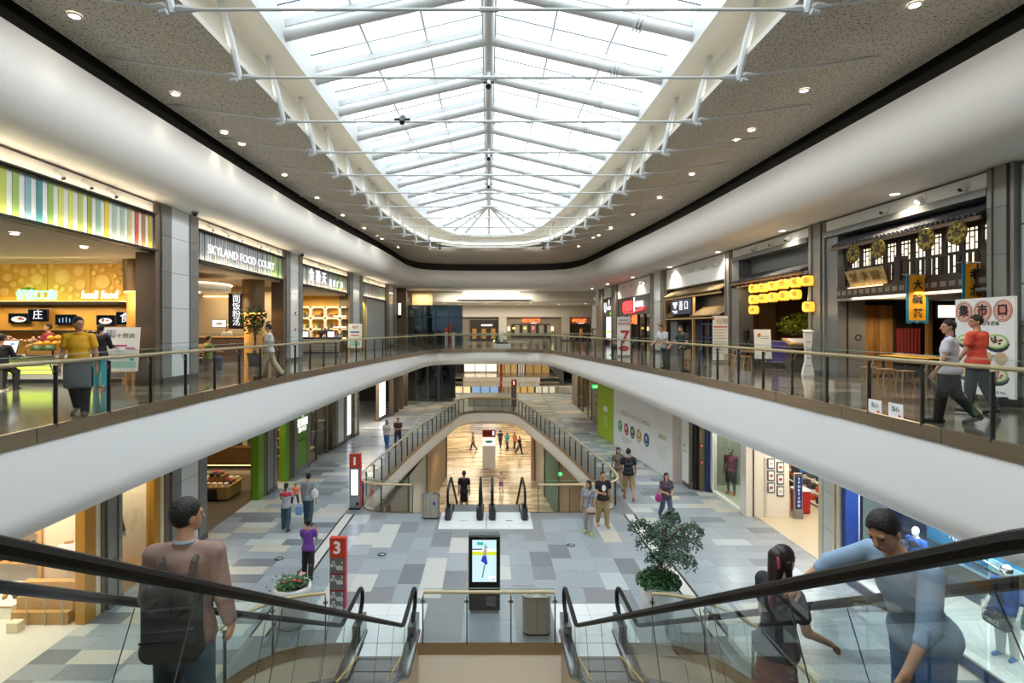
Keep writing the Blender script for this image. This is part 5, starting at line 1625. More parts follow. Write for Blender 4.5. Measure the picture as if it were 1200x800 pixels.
lamp('AREA', at(MR4, 5, 1.2, 7.6), 40, (1, .6, .35), 3, 1)
st = thing('roll_up_banner', 'white roll-up banner with a big red 7 beside the leaning man in white', 'banner', (8.35, 26.6, ZU))
MB().box(7.05, 7.75, 30.0, 30.03, ZU + .1, 7.35).build('board', M_paper, st)
MB().box(7.0, 7.8, 29.9, 30.15, ZU, ZU + .1).build('base', M_grey_frame, st)
text('7', 1.0, (7.45, 29.98, 6.2), (1, 0, 0), M_inkred, st, depth=.004, bold=.02)
text('折扣优惠', .16, (7.4, 29.98, 6.95), (1, 0, 0), M_inkred, st, depth=.004)
text('美食特惠', .13, (7.4, 29.98, 7.15), (1, 0, 0), M_inkgrey, st, depth=.004)
MB().ell((7.4, 29.985, 5.62), (.3, .008, .16), 14, 6).build('dish_print', mat('print_salmonred', '#c9605a', .6), st)
bs = thing('black_shop_front', 'black shop front with white emblem lettering over a bright white window', 'shop front', at(MR4, 11.6, 0, ZU))
bx('sign_board', bs, M_black, MR4, 11.6, 14.6, -.05, .1, 7.75, 9.4)
bx('lit_window', bs, glow('white_window', '#f2f7fb', 1.2), MR4, 11.9, 14.2, .1, .15, ZU + .5, 7.7)
bx('lime_band', bs, mat('lime_band', '#cfe04a', .5, emit=.6), MR4, 11.9, 14.2, .06, .1, 6.3, 6.45)
bx('frame', bs, M_black, MR4, 14.2, 14.6, -.02, .15, ZU, 7.75)
bx('frame', bs, M_black, MR4, 11.6, 11.9, -.02, .15, ZU, 7.75)
text('U', 1.2, at(MR4, 13.9, -.07, 8.5), adir(MR4, -1), M_letter, bs, depth=.03, bold=.04)
text('茶\nCHAT', .5, at(MR4, 12.5, -.07, 8.7), adir(MR4, -1), M_letter, bs, depth=.03)
bx('green_mark', bs, glow('green_mark', '#7ec23c', 1.2), MR4, 11.8, 12.2, -.07, -.05, 7.85, 8.1)
sw2 = struct('wall_right_end', at(MR4, 16.4, 0, ZU))
bx('white_band', sw2, M_white, MR4, 16.4, 18.2, 0, .3, 8.9, 10.36)
bx('brown_panel', sw2, mat('brown_end_wall', '#7d6a53', .5), MR4, 16.4, 18.2, .05, .3, ZU, 8.9)
for k, (u, z) in enumerate(((9.2, 6.9), (0.35, 6.85), (16.8, 6.9))):
 M_ = MR3 if k == 0 else MR4
 t = thing('fire_alarm', 'small red alarm button on the %s' % ('third right column', 'brown frame of the red lettered shop', 'brown wall at the right end')[k], 'alarm', at(M_, u, -.12, z))
 bx('case', t, M_red, M_, u, u + .14, -.16, -.1, z, z + .14)
 bx('button', t, M_paper, M_, u + .04, u + .1, -.17, -.16, z + .04, z + .1)
for k, (Y, X, n) in enumerate(((10.05, 7.13, 1), (9.55, 7.14, 2))):
 t = thing('rail_sticker', 'white square sticker with a red-black mark low on the right railing glass, %s one' % ('left' if k == 0 else 'right'), 'sticker', (X, Y, ZU + .05))
 MB().box(X - .03, X - .02, Y - .17, Y + .17, ZU + .06, ZU + .3).build('label_sheet', M_paper, t)
 text('当心', .1, (X - .034, Y, ZU + .2), (0, -1, 0), M_ink, t, depth=.002)
 MB().box(X - .034, X - .03, Y - .12, Y - .06, ZU + .08, ZU + .11).build('red_mark', M_inkred, t)
# ================================================================== far end of the upper level
fe = struct('wall_far', (0, 55, 8), 'stepped cream wall with a lit cove across the far end')
MB().box(-8, 10.5, 54.6, 55, 9.3, 10.4).build('upper_band', M_beige, fe)
MB().box(-3.2, 4.2, 54.3, 54.6, 9.55, 9.62).build('cove_lip', M_white, fe)
MB().box(-2.2, 4.2, 54.5, 54.56, 9.63, 9.72).build('led_strip', M_cove, fe)
MB().box(-2.6, 3.0, 54.52, 54.58, 10.15, 10.19).build('led_strip', M_cove, fe)
MB().box(-12, 12, 54.6, 64, 9.26, 9.34).build('soffit', M_soffit, fe)
MB().box(-12, 12, 63.4, 64, 7.95, 9.3).build('beam', M_beige, fe)
MB().box(-12, 12, 64, 64.3, ZU, 8.1).build('wall_panel', mat('far_stone', '#8a8174', .5), fe)
for k, x in enumerate((-4.7, -3.2, -.3, 3.2, 4.4, 7.6, 10.2)):
 downlight(x, 57.5 + (k % 2) * 1.5, 9.26, 'round warm downlight under the far end soffit, %s from the left' % ORD[k], 'downlights under the far soffit', r=.13, power=260)
lamp('AREA', (0, 53.4, 10.25), 330, (1, .92, .75), 9, .5)
gl = thing('glass_lift', 'dark blue-grey glass lift enclosure at the far left', 'lift', (-5, 49.5, ZU))
M_liftglass = glass('lift_glass', '#9db0ba', .12)
x0, x1, y0, y1, z1 = -7.4, -2.5, 50.2, 53.5, 8.75
for x in (x0, -6.1, -4.9, -3.7, x1):
 MB().box(x - .07, x + .07, y0, y0 + .14, ZU, z1).build('mullion', mat('lift_steel', '#4d5b63', .35, .7), gl)
for z in (7.7, z1):
 MB().box(x0, x1, y0, y0 + .1, z - .06, z + .06).build('transom', mat('lift_steel'), gl)
xs = (x0, -6.1, -4.9, -3.7, x1)
for a, b in zip(xs, xs[1:]):
 for za, zb in ((ZU, 7.64), (7.76, z1 - .06)):
  MB().box(a + .07, b - .07, y0 + .05, y0 + .07, za, zb).build('pane', M_liftglass, gl)
MB().box(x0 + .1, x1 - .1, y1, y1 + .1, ZU, z1).build('shaft_back', mat('lift_grey', '#a3b0b8', .5), gl)
MB().box(x0 + .1, -4.6, y1 - .3, y1 - .2, ZU, 6.4).build('timber_dado', M_shopbrown, gl)
MB().box(-5.9, -5.4, 51.5, 52.2, ZU, z1).build('guide_rail', mat('lift_steel'), gl)
for k, (x, m, z0, z1_) in enumerate(((-3.45, M_red, ZU, 7.15), (-3.2, M_paper, ZU, 6.7), (-3.8, M_red, 6.1, 6.7))):
 t = thing('wayfinding_post', ('tall red wayfinding post', 'white wayfinding post', 'short red sign post')[k] + ' before the dark glass lift', 'sign', (x, 49.2 - k * .3, ZU))
 MB().box(x - .12, x + .12, 49.2 - k * .3, 49.3 - k * .3, ZU, z1_).build('panel', m if k != 2 else M_paper, t)
 MB().box(x - .12, x + .12, 49.18 - k * .3, 49.3 - k * .3, z1_ - .4, z1_ + .002).build('head', M_red if k != 1 else mat('dark_teal', '#24464f', .5), t)
fs = thing('far_shop', 'dark far shop front with lit interior behind the far railing, left of the pale pillar', 'shop front', (-1.5, 63.9, ZU))
MB().box(-2.2, 1.0, 63.7, 63.95, ZU, 7.6).build('dark_front', M_shopdark, fs)
MB().box(-.9, .4, 63.66, 63.7, 6.9, 7.1).build('lit_sign', M_letter, fs)
for x in (-1.7, -.6, .5):
 MB().box(x - .25, x + .25, 63.66, 63.7, 5.4, 6.6).build('lit_window', glow('amber_window', '#b9823c', .8), fs)
for k, x in enumerate((1.6, 8.9)):
 t = struct('pillar', (x, 63.5, ZU), 'pale square pillar at the far end')
 MB().box(x - .45, x + .45, 63.2, 63.9, ZU, 8.0).build('shaft', mat('pale_pillar', '#b9b4a8', .5), t)
 MB().box(x - .5, x + .5, 63.15, 63.9, ZU, ZU + .2).build('plinth', M_stone_dark, t)
fs = thing('far_shop', 'grey stone far restaurant front with a long dark window and red characters', 'shop front', (4.5, 63.9, ZU))
MB().box(2.6, 7.2, 63.8, 63.95, 5.6, 7.15).build('dark_window', M_shopdark, fs)
for k in range(5):
 MB().box(3.0 + k * .95, 3.55 + k * .95, 63.76, 63.8, 5.75, 7.0).build('pale_print', mat('far_print', '#8d8a7c', .5), fs)
for k, (x, r) in enumerate(((2.9, 1), (4.2, 1))):
 MB().ell((x, 63.7, 6.65), (.15, .08, .12), 10, 6).build('lamp_shade', glow('amber_lamp', '#ffd060', 3), fs)
for k, ch in enumerate('老城火锅鸡'):
 text(ch, .42, (4.1 + k * .42, 63.74, 7.5), (1, 0, 0), glow('far_red', '#ff6a30', 2.5), fs, depth=.03, bold=.02)
MB().box(4.9, 5.6, 63.74, 63.78, 7.2, 7.28).build('subtitle', M_letter, fs)
for x in (2.3, 7.4):
 MB().box(x - .1, x + .1, 63.6, 63.75, 6.35, 6.8).build('wall_lamp', glow('sconce', '#ffdf9a', 4), fs)
t = thing('red_notice', 'red notice with a white patch on the far restaurant window', 'sign', (5.2, 63.6, ZU))
MB().box(5.0, 5.3, 63.6, 63.7, 6.3, 7.0).build('board', M_red, t)
MB().box(5.1, 5.2, 63.58, 63.6, 6.45, 6.85).build('label_patch', M_paper, t)
fs = thing('far_shop', 'far right restaurant entrance with red characters and a dark lattice', 'shop front', (10, 63.9, ZU))
MB().box(9.6, 11.8, 63.75, 63.95, ZU, 7.15).build('dark_front', M_shopdark, fs)
for k in range(6):
 MB().box(9.8 + k * .32, 9.86 + k * .32, 63.7, 63.75, ZU, 7.0).build('lattice_bar', M_shopbrown, fs)
MB().box(10.6, 10.9, 63.72, 63.76, 5.6, 6.6).build('lit_strip', glow('amber_window', '#b9823c', .8), fs)
for k, ch in enumerate('老城火锅'):
 text(ch, .4, (9.9 + k * .42, 63.66, 7.5), (1, 0, 0), glow('far_red', '#ff6a30', 2.5), fs, depth=.03, bold=.02)
MB().box(10.4, 11.1, 63.7, 63.74, 7.2, 7.27).build('subtitle', M_letter, fs)
t = thing('menu_board', 'black framed menu board at the far right restaurant entrance', 'sign', (11.6, 63, ZU))
MB().box(12.0, 12.6, 63.6, 63.7, 5.7, 6.6).build('frame', M_black, t)
MB().box(12.1, 12.5, 63.58, 63.6, 5.8, 6.5).build('sheet', M_paper, t)
lamp('AREA', (1, 60, 9.1), 600, (1, .88, .7), 14, 3)
glass_rail('glass_railing', 'far straight glass railing running across behind the oval opening', [(-4.6, 46.5), (9.0, 46.5)], ZU, 1.3)
t = thing('display_model', 'white display model on a dark stand by the far railing', 'display', (.9, 45, ZU))
MB().box(.55, 1.6, 45.0, 45.3, ZU + .25, ZU + .4).build('dark_base', M_black, t)
MB().lathe([(.12, .4), (.09, .8), (.14, 1.0), (.1, 1.25), (.001, 1.3)], (1.05, 45.1, ZU), 12).build('white_figure', M_paper, t, smooth=True)
MB().box(.4, 1.8, 44.9, 45.4, ZU, ZU + .25).build('plinth', M_paper, t)
# ================================================================== lower level beyond the far opening, and its far wall
ff = struct('floor_far', (0, 76, 0), 'far slab of the lower level beyond the second opening')
MB().box(-14, 14, 74, 90, -.2, 0).build('slab', M_farfloor, ff)
MB().box(-3.5, 6.9, 73.85, 74, -1.25, -.02).build('fascia', M_white, ff)
MB().box(-14, 14, 74, 90, -1.3, -1.2).build('soffit', M_soffit, ff)
for (xa, xb, z0, z1, c, e, nm) in ((-14, -5.4, 0, 4, '#3a3630', 0, 'dark'), (-5.3, -3.8, 0, 4, '#3c4750', 0, 'dark glass'), (-3.7, 1.2, .2, 3.4, '#ffeecb', 1.5, 'bright'), (1.3, 4.2, 0, 4, '#c9a56a', .5, 'amber'), (4.3, 5.3, 0, 4, '#e5d8bd', .5, 'cream'),
 (5.4, 9, 0, 4, '#b58e55', .5, 'tan'), (9, 14, 0, 4, '#4a4239', 0, 'brown')):
 t = thing('far_shop', nm + ' shop front at the far end of the lower level', 'shop front', ((xa + xb) / 2, 81, 0))
 m = mat('far_%s' % nm, c, .5, emit=e)
 MB().box(xa, xb, 81.0, 81.2, z0, z1).build('front', m, t)
 for q in range(4):
  x = xa + (xb - xa) * q / 3
  MB().box(x - .06, x + .06, 80.9, 81.0, 0, 4).build('mullion', M_bronze, t)
 MB().box(xa, xb, 80.85, 81.0, 3.3, 4.0).build('header_board', M_beige, t)
for (xa, xb, c, e, nm) in ((-6, -2.6, '#f5d9a5', .9, 'warm lit'), (-2.5, 1.4, '#7f9cc4', .9, 'blue lit'), (1.5, 3.4, '#b3a387', .3, 'stone'), (3.5, 6.5, '#c8a060', .7, 'gold lit'), (6.6, 9.5, '#e0d6c0', .6, 'pale lit')):
 t = thing('basement_shop', nm + ' shop front on the lowest level under the far slab', 'shop front', ((xa + xb) / 2, 78, ZB))
 MB().box(xa, xb, 78.0, 78.2, ZB, -1.3).build('front', mat('basement_%s' % nm, c, .5, emit=e), t)
 for q in range(4):
  x = xa + (xb - xa) * q / 3
  MB().box(x - .08, x + .08, 77.9, 78.0, ZB, -1.3).build('mullion', M_bronze, t)
glass_rail('glass_railing', 'far glass railing on the edge of the second opening of the lower level', [(-9, 56.3), (7.2, 56.3)], 0, 2.0)
fx = thing('far_escalator', 'dark grey escalator seen edge-on at the far right of the lower level', 'escalator', (9, 66, 0))
MB().add([(8.2, 60, .6), (5.0, 70, 4.6), (5.0, 70, 6.0), (8.2, 60, 2.0), (9.4, 60, .6), (6.2, 70, 4.6), (6.2, 70, 6.0), (9.4, 60, 2.0)], [(0, 1, 2, 3), (7, 6, 5, 4), (3, 2, 6, 7), (0, 4, 5, 1)]).build('truss', mat('slate_truss', '#4d545b', .4, .3), fx)
MB().tube([(8.2, 60, 2.9), (5.0, 70, 6.9)], .06, 6).build('handrail', M_handrail, fx)
rp = thing('red_banner_pole', 'thin tall red sign post far away across the lower level', 'sign', (1.3, 57, 0))
MB().box(1.15, 1.4, 56.8, 56.9, -.5 + .5, 3.4).build('panel', M_red, rp)
MB().box(1.1, 1.45, 56.75, 56.95, 0, .1).build('base', M_grey_frame, rp)
it = thing('info_totem', 'far red-topped grey directory totem behind the end of the narrow opening', 'sign', (2.0, 46.6, 0))
MB().box(1.9, 2.35, 46.5, 46.65, 0, 1.75).build('body', mat('totem_grey', '#6d6a6c', .4), it)
MB().box(1.9, 2.35, 46.48, 46.66, 1.75, 2.3).build('head', M_red, it)
text('i', .45, (2.12, 46.47, 2.03), (1, 0, 0), M_letter, it, depth=.01, bold=.02)
fb = thing('bench', 'pale grey bench block beyond the end of the narrow opening', 'bench', (0, 47.5, 0))
MB().box(-1.8, 1.9, 47.6, 48.2, 0, .5).build('block', mat('pale_stone', '#b9bab8', .4), fb)
MB().box(-1.85, 1.95, 47.55, 48.25, .5, .58).build('seat', M_woodlight, fb)
for x, y in ((-6, 46), (-2, 52), (3, 52), (6, 46), (-5, 54), (7, 54)):
 lamp('SPOT', (x, y, 3.95), 420, (1, .86, .62), .1, spot=2.5)
lamp('AREA', (-5, 52, 8.6), 60, (.9, .95, 1), 3, 1)
# ================================================================== basement walls and furnishings
bw = struct('wall_basement_left', (-4, 30, ZB))
for (ya, yb, xa, xb, c, nm) in ((20.5, 24.5, -4.6, -4.6, '#b9a585', 'tan'), (24.6, 29, -4.5, -4.3, '#8f8d85', 'grey'), (29.1, 34.5, -4.3, -3.95, '#a9b0ae', 'glass'), (34.6, 43.4, -3.95, -3.4, '#93795a', 'brown')):
 MB().add([(xa, ya, ZB), (xb, yb, ZB), (xb, yb, -1.2), (xa, ya, -1.2), (xa - .3, ya, ZB), (xb - .3, yb, ZB), (xb - .3, yb, -1.2), (xa - .3, ya, -1.2)], [(0, 1, 2, 3), (4, 7, 6, 5), (1, 5, 6, 2), (0, 3, 7, 4)]).build('wall_panel', mat('basement_' + nm, c, .5), bw)
 for q in range(2):
  y = ya + (yb - ya) * q
  x = xa + (xb - xa) * q
  MB().box(x - .02, x + .08, y - .08, y + .08, ZB, -1.2).build('mullion', M_bronze, bw)
MB().box(-9, -3.4, 43.4, 43.7, ZB, -1.2).build('wall_end', mat('basement_brown'), bw)
bw = struct('wall_basement_right', (4, 30, ZB))
for (ya, yb, xa, xb, c, nm) in ((20.5, 27, 5.0, 4.7, '#d1ae7c', 'wood'), (27.1, 33.5, 4.7, 4.3, '#7d6650', 'dark brown'), (33.6, 38.5, 4.3, 3.95, '#2a6a5c', 'green'), (38.6, 42.5, 3.95, 3.6, '#b5b2a6', 'pale glass')):
 MB().add([(xa, ya, ZB), (xb, yb, ZB), (xb, yb, -1.2), (xa, ya, -1.2), (xa + .3, ya, ZB), (xb + .3, yb, ZB), (xb + .3, yb, -1.2), (xa + .3, ya, -1.2)], [(0, 3, 2, 1), (4, 5, 6, 7), (1, 2, 6, 5), (0, 4, 7, 3)]).build('wall_panel', mat('basement_' + nm, c, .45), bw)
 for q in range(2):
  y = ya + (yb - ya) * q
  x = xa + (xb - xa) * q
  MB().box(x - .08, x + .02, y - .08, y + .08, ZB, -1.2).build('mullion', M_bronze, bw)
MB().box(3.3, 3.75, 42.6, 43.1, ZB, -1.2).build('pink_pier', mat('pink_stone', '#d9a795', .5), bw)
for k, (x, y) in enumerate(((-3.75, 42), (4.35, 33))):
 t = thing('exit_sign', 'small green exit light on the basement wall %s of the corridor' % ('left', 'right')[k], 'sign', (x, y, -2))
 MB().box(x - .2, x + .2, y - .4, y - .35, -2.1, -1.88).build('case', glow('exit_green', '#39d06a', 1.2), t)
 MB().box(x - .02, x + .02, y - .38, y - .34, -1.88, -1.2).build('hanger', M_darkmetal, t)
 text('EXIT', .12, (x, y - .41, -1.99), (1, 0, 0), M_letter, t, depth=.004)
db = thing('info_board', 'red-headed white directory board standing in the basement corridor', 'sign', (0, 46.5, ZB))
MB().box(-.55, .55, 46.4, 46.55, ZB, -3.3).build('body', M_paper, db)
MB().box(-.55, .55, 46.38, 46.56, -2.55, -1.95).build('red_head', mat('deep_red', '#8d1b1d', .4), db)
MB().box(-.5, .5, 46.37, 46.4, -3.25, -2.65).build('display', M_screen, db)
MB().ell((0, 46.36, -2.95), (.35, .01, .14), 12, 6).build('picture', glow('board_picture', '#55745a', 1), db)
MB().box(.3, .45, 46.36, 46.38, -2.4, -2.05).build('i_mark', M_letter, db)
for (x, y, p) in ((0, 26, 260), (0, 33, 260), (0, 40, 260), (0, 50, 260), (-3, 58, 260), (4, 58, 260), (0, 68, 260)):
 lamp('AREA', (x, y, -1.35) if y > 44 else (x, y, -1.3), p, (1, .84, .6), 3.5, 3.5) if y > 45 else None
for y in (24, 31, 38):
 for s in (-1, 1):
  lamp('SPOT', (s * 2.2, y, -1.25), 170, (1, .84, .6), .1, spot=2.4)
# ================================================================== lower level, left side
K1 = FR(-9.3, 0, -9.2, 18, -1)
K2 = FR(-9.2, 18, -8.7, 30, -1)
K3 = FR(-8.7, 30, -7.7, 42, -1)
ZT = 3.75
column('slim lower left column between the shoe shop and the mannequin window', K1, 12.95, 13.6, 0, ZT, white=False)
column('broad lower left column with a white panel behind the backpack man', K1, 15.45, 17.65, 0, ZT)
column('lower left column beside the bright green strip of the tea shop', K2, 3.85, 4.95, 0, ZT, white=False)
column('lower left column of white panels past the window with small tables', K3, .2, 2.4, 0, ZT)
column('far lower left column of white panels before the glaring white shop', K3, 3.4, 4.6, 0, ZT)
M_goldstrip = mat('ochre_strip', '#c08a2c', .45)
M_cream3 = mat('cream_board', '#e9dcc0', .5)
t = struct('trim_1', at(K1, 12.5, 0, 0))
bx('ochre_strip', t, M_goldstrip, K1, 12.45, 12.8, -.02, .2, 0, ZT)
bx('cream_strip', t, M_cream3, K1, 12.8, 12.95, -.02, .2, 0, ZT)
bx('ochre_strip', t, M_goldstrip, K1, 15.0, 15.3, -.02, .2, 0, ZT)
bx('cream_strip', t, M_cream3, K1, 15.3, 15.45, -.02, .2, 0, ZT)
M_shopwhite = mat('shop_white', '#f1eee8', .5)
ss = struct('shop_shell', at(K1, 6, 0, 0), 'bright white interior of the shoe shop')
MB().box(-15.5, -9.3, 3, 13.2, -.01, .004).build('shop_floor', mat('cream_floor_tile', '#e3ded6', .2), ss)
MB().box(-15.5, -9.4, 3, 15.5, 3.6, 3.75).build('ceiling_panel', M_shopwhite, ss)
MB().box(-15.6, -15.5, 3, 15.5, 0, 3.75).build('side_wall', M_shopwhite, ss)
MB().box(-15.5, -10.96, 14.15, 14.25, 0, 3.7).build('back_wall', M_shopwhite, ss)
MB().box(-10.96, -9.45, 13.35, 13.45, 0, 3.7).build('beige_wall', mat('beige_plaster', '#e5cfb2', .6), ss)
MB().box(-11.0, -10.9, 13.3, 14.2, 0, 3.7).build('wood_edge', M_woodlight, ss)
lamp('AREA', (-12, 11.2, 3.5), 120, (1, .93, .8), 3.5, 3.5)
lamp('AREA', (-12.3, 13.0, 3.5), 60, (1, .9, .72), 3, .4, rot=(math.radians(25), 0, 0))
lamp('AREA', (-10.2, 12.6, 3.5), 25, (1, .88, .68), .8, .8)
sw = thing('shoe_shelf', 'white display wall with pale wood shelves of shoes', 'shelf', (-12.4, 14.1, 0))
for z in (.85, 1.22, 1.62, 2.02):
 MB().box(-14.5, -10.97, 13.75, 14.15, z - .025, z).build('shelf_board', M_woodlight, sw)
for x in (-14.4, -12.9, -11.2):
 MB().box(x, x + .03, 14.05, 14.15, .8, 2.6).build('bracket_rail', M_steel, sw)
pf = thing('display_plinth', 'low white slanted plinth with a row of shoes at the shoe shop', 'plinth', (-12, 13.2, 0))
MB().add([(-14, 12.7, 0), (-11.1, 12.7, 0), (-10.98, 13.1, 0), (-10.98, 13.7, 0), (-14, 13.7, 0), (-14, 12.7, .3), (-11.1, 12.7, .3), (-10.98, 13.1, .3), (-10.98, 13.7, .42), (-14, 13.7, .42)],
 [(0, 1, 6, 5), (1, 2, 7, 6), (2, 3, 8, 7), (3, 4, 9, 8), (4, 0, 5, 9), (5, 6, 7, 8, 9)]).build('body', M_shopwhite, pf)
MB().add([(-14, 12.68, .26), (-11.09, 12.68, .26), (-11.09, 12.68, .3), (-14, 12.68, .3)], [(0, 1, 2, 3)]).build('edge', M_woodlight, pf)
SHOEC = ['#1c1c20', '#1f2530', '#c98a35', '#4b4a4c', '#2a2530', '#b8772b', '#22222a', '#3a3a3e']
def shoe(x, y, z, rzz, c, label, group, heel=False):
 t = thing('shoe', label, 'shoe', (x, y, z), rzz, group)
 n = 10
 rows = []
 prof = [(-.13, .035, .075), (-.11, .04, .09), (-.05, .038, .085), (0, .04, .062), (.05, .046, .048), (.1, .042, .036), (.135, .02, .02)]
 for u, w, h in prof:
  rows.append([(w * math.cos(a), u, .018 + h * math.sin(a)) for a in np.linspace(0, PI, n)])
 o = MB().grid(rows).add([rows[0][k] for k in range(n)], [tuple(range(n))]).build('upper', mat('shoe_' + c, c, .4), None, smooth='all')
 o.parent = t
 s = MB().prism([(-.036, -.135), (.036, -.135), (.04, -.05), (.05, .05), (.03, .13), (0, .145), (-.03, .13), (-.05, .05), (-.04, -.05)], 0, .02).build('sole', mat('sole_tan', '#8a6a48', .6), None)
 s.parent = t
 return t
k = 0
nth = ('first', 'second', 'third', 'fourth', 'fifth', 'sixth', 'seventh', 'eighth', 'ninth', 'tenth', 'eleventh', 'twelfth')
cname = {'#1c1c20': 'black', '#1f2530': 'navy', '#c98a35': 'tan', '#4b4a4c': 'grey', '#2a2530': 'plum-black', '#b8772b': 'ochre', '#22222a': 'black', '#3a3a3e': 'charcoal'}
for row, z in enumerate((.85, 1.22, 1.62, 2.02)):
 for i in range(9):
  c = SHOEC[(i * 3 + row * 5) % 8]
  shoe(-13.2 + i * .26, 13.93, z, PI + .6 * math.sin(i * 2.1 + row), c, '%s shoe on the %s shelf of the shoe shop, %s from the left' % (cname[c], ('lowest', 'second', 'third', 'highest')[row], nth[i]), 'shoes on the wall shelves')
for i in range(11):
 c = SHOEC[(i * 5 + 2) % 8]
 o = shoe(-13.4 + i * .23, 13.05, .345, PI + .7 + .2 * math.sin(i * 3), c, '%s shoe on the low white plinth, %s from the left' % (cname[c], nth[i]), 'shoes on the low plinth')
sp = thing('step_display', 'pale wooden display steps in the shoe shop window', 'display', (-10.2, 12.6, 0))
for i in range(3):
 MB().box(-10.9, -9.6 - .25 * i * 0, 12.45 + i * .15, 12.93, .28 * i, .28 * (i + 1)).build('step', M_woodlight, sp)
MB().box(-10.7, -10.45, 12.1, 12.3, 0, .22).build('cream_block', M_cream3, sp)
for q, x in enumerate((-10.5, -10.1, -9.7)):
 MB().tube([(x, 12.42, 0), (x, 12.42, .95)], .012, 6).build('post', M_steel, sp)
nb = thing('sale_board', 'white board lettered NEW leaning in the shoe shop window', 'sign', (-9.95, 12.9, .86))
R = Matrix.Rotation(-.14, 4, 'Y')
R.translation = Vector((-10.0, 13.1, 1.0))
MB(R).box(-.26, .26, 0, .02, 0, .6).build('board', M_paper, nb)
MB(R).box(-.1, .1, .0, .03, .6, .66).build('clip', M_woodlight, nb)
text('NEW', .16, R @ Vector((.02, -.008, .38)), (1, 0, -.14), M_ink, nb, depth=.003)
text('现货', .13, R @ Vector((.02, -.008, .2)), (1, 0, -.14), M_ink, nb, depth=.003)
mw = struct('window_1', at(K1, 13.6, 0, 0), 'warm white display window with a wooden platform')
MB().box(-10.9, -9.35, 15.25, 15.35, 0, 3.7).build('back_board', mat('window_cream', '#f3e9d6', .6), mw)
MB().box(-10.95, -10.9, 13.5, 15.3, 0, 3.7).build('side_board', mat('window_cream'), mw)
MB().box(-10.9, -9.35, 13.65, 15.25, 0, .35).build('platform', M_woodlight, mw)
MB().box(-10.9, -9.4, 13.5, 15.3, 3.65, 3.75).build('ceiling_panel', M_shopwhite, mw)
bx('pane', mw, M_shop_glass, K1, 13.62, 15.0, .05, .06, .35, 3.7)
lamp('AREA', (-10.0, 14.4, 3.55), 40, (1, .9, .68), .8, .8)
M_greenp = mat('leaf_green_panel', '#6a9a1f', .45)
gs = struct('shop_shell', at(K2, 0, 0, 0), 'dim brown interior of the green fronted shop')
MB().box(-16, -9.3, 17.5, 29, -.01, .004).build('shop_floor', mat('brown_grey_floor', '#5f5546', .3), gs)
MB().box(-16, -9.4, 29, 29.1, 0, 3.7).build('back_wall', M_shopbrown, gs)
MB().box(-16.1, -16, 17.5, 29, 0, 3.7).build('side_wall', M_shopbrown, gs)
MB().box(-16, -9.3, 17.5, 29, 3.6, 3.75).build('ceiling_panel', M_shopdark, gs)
lamp('AREA', (-12, 22, 3.4), 110, (1, .8, .5), 3, 3)
lamp('AREA', (-9.9, 24.0, 3.4), 40, (1, .85, .6), .8, 2)
for k, (M, u0, u1) in enumerate(((K2, 3.4, 3.85), (K2, 5.95, 6.35))):
 t = struct('trim_%d' % (k + 2), at(M, u0, 0, 0))
 bx('green_strip', t, M_greenp, M, u0, u1, -.04, .25, 0, ZT)
gsn = thing('green_sign', 'bright green sign panel with a leaf drop and white characters', 'shop sign', at(K2, 6.9, -.05, 0))
bx('panel', gsn, M_greenp, K2, 7.0, 8.3, -.1, .1, .3, ZT)
bx('frame', gsn, M_colgrey, K2, 6.7, 7.0, -.14, .2, 0, ZT)
bx('frame', gsn, M_colgrey, K2, 8.3, 8.6, -.14, .2, 0, ZT)
bx('base', gsn, M_colgrey, K2, 7.0, 8.3, -.12, .1, 0, .3)
bx('bronze_edge', gsn, M_bronze, K2, 6.35, 6.7, -.05, .3, 0, ZT)
drop = []
for a in np.linspace(0, 2 * PI, 21)[:-1]:
 drop.append((7.7 + .2 * math.sin(a) * (1 - .35 * (1 + math.cos(a)) / 2), 2.95 + .38 * math.cos(a)))
MB(K2).prism([(u, z) for u, z in drop], -.14, -.11, axis='y').build('leaf_drop', glow('leaf_glow', '#c9f7a0', 1.2), gsn)
MB(K2).tube([at(K2, 0, 0, 0) * 0 + Vector((7.7, -.15, 2.62)), Vector((7.72, -.15, 3.0))], .012, 5).build('leaf_vein', M_greenp, gsn)
text('花果园', .42, at(K2, 7.66, -.13, 2.3), adir(K2, 1), M_letter, gsn, depth=.03)
text('茶叶专门', .24, at(K2, 7.66, -.13, 1.98), adir(K2, 1), M_letter, gsn, depth=.02)
bx('dark_line', gsn, M_ink, K2, 7.15, 8.15, -.112, -.1, 1.5, 1.54)
ct = thing('shop_counter', 'long dark wooden counter across the back of the green fronted shop', 'counter', (-12.5, 26.2, 0))
MB().box(-15.5, -10.3, 26.0, 26.7, .22, 1.05).build('body', mat('counter_brown', '#6b4a22', .45, noise=(4, .2, (4, 1, 1))), ct)
MB().box(-15.5, -10.25, 25.9, 26.75, 1.05, 1.12).build('worktop', M_woodmid, ct)
MB().box(-15.4, -10.4, 26.15, 26.2, .16, .2).build('led_strip', M_warmled, ct)
MB().box(-15.4, -10.4, 26.2, 26.6, 0, .22).build('toe_kick', M_shopdark, ct)
for k in range(12):
 x = -13.6 + k * .27
 t = thing('tea_box', 'small packaged goods on the dark wooden counter, %s from the left' % ORD[k], 'box', (x, 26.2, 1.12), group='goods on the dark wooden counter')
 MB().box(x - .08, x + .08, 26.15, 26.3, 1.12, 1.25 + .12 * ((k * 7) % 3)).build('carton', mat('goods_%d' % (k % 5)), t)
t = thing('yellow_chair_cover', 'yellow-green sign card behind the dark wooden counter', 'sign', (-11.6, 27.2, 1.12))
MB().box(-11.9, -11.5, 27.2, 27.25, .9, 1.6).build('card', mat('lime_card', '#b9c72e', .6), t)
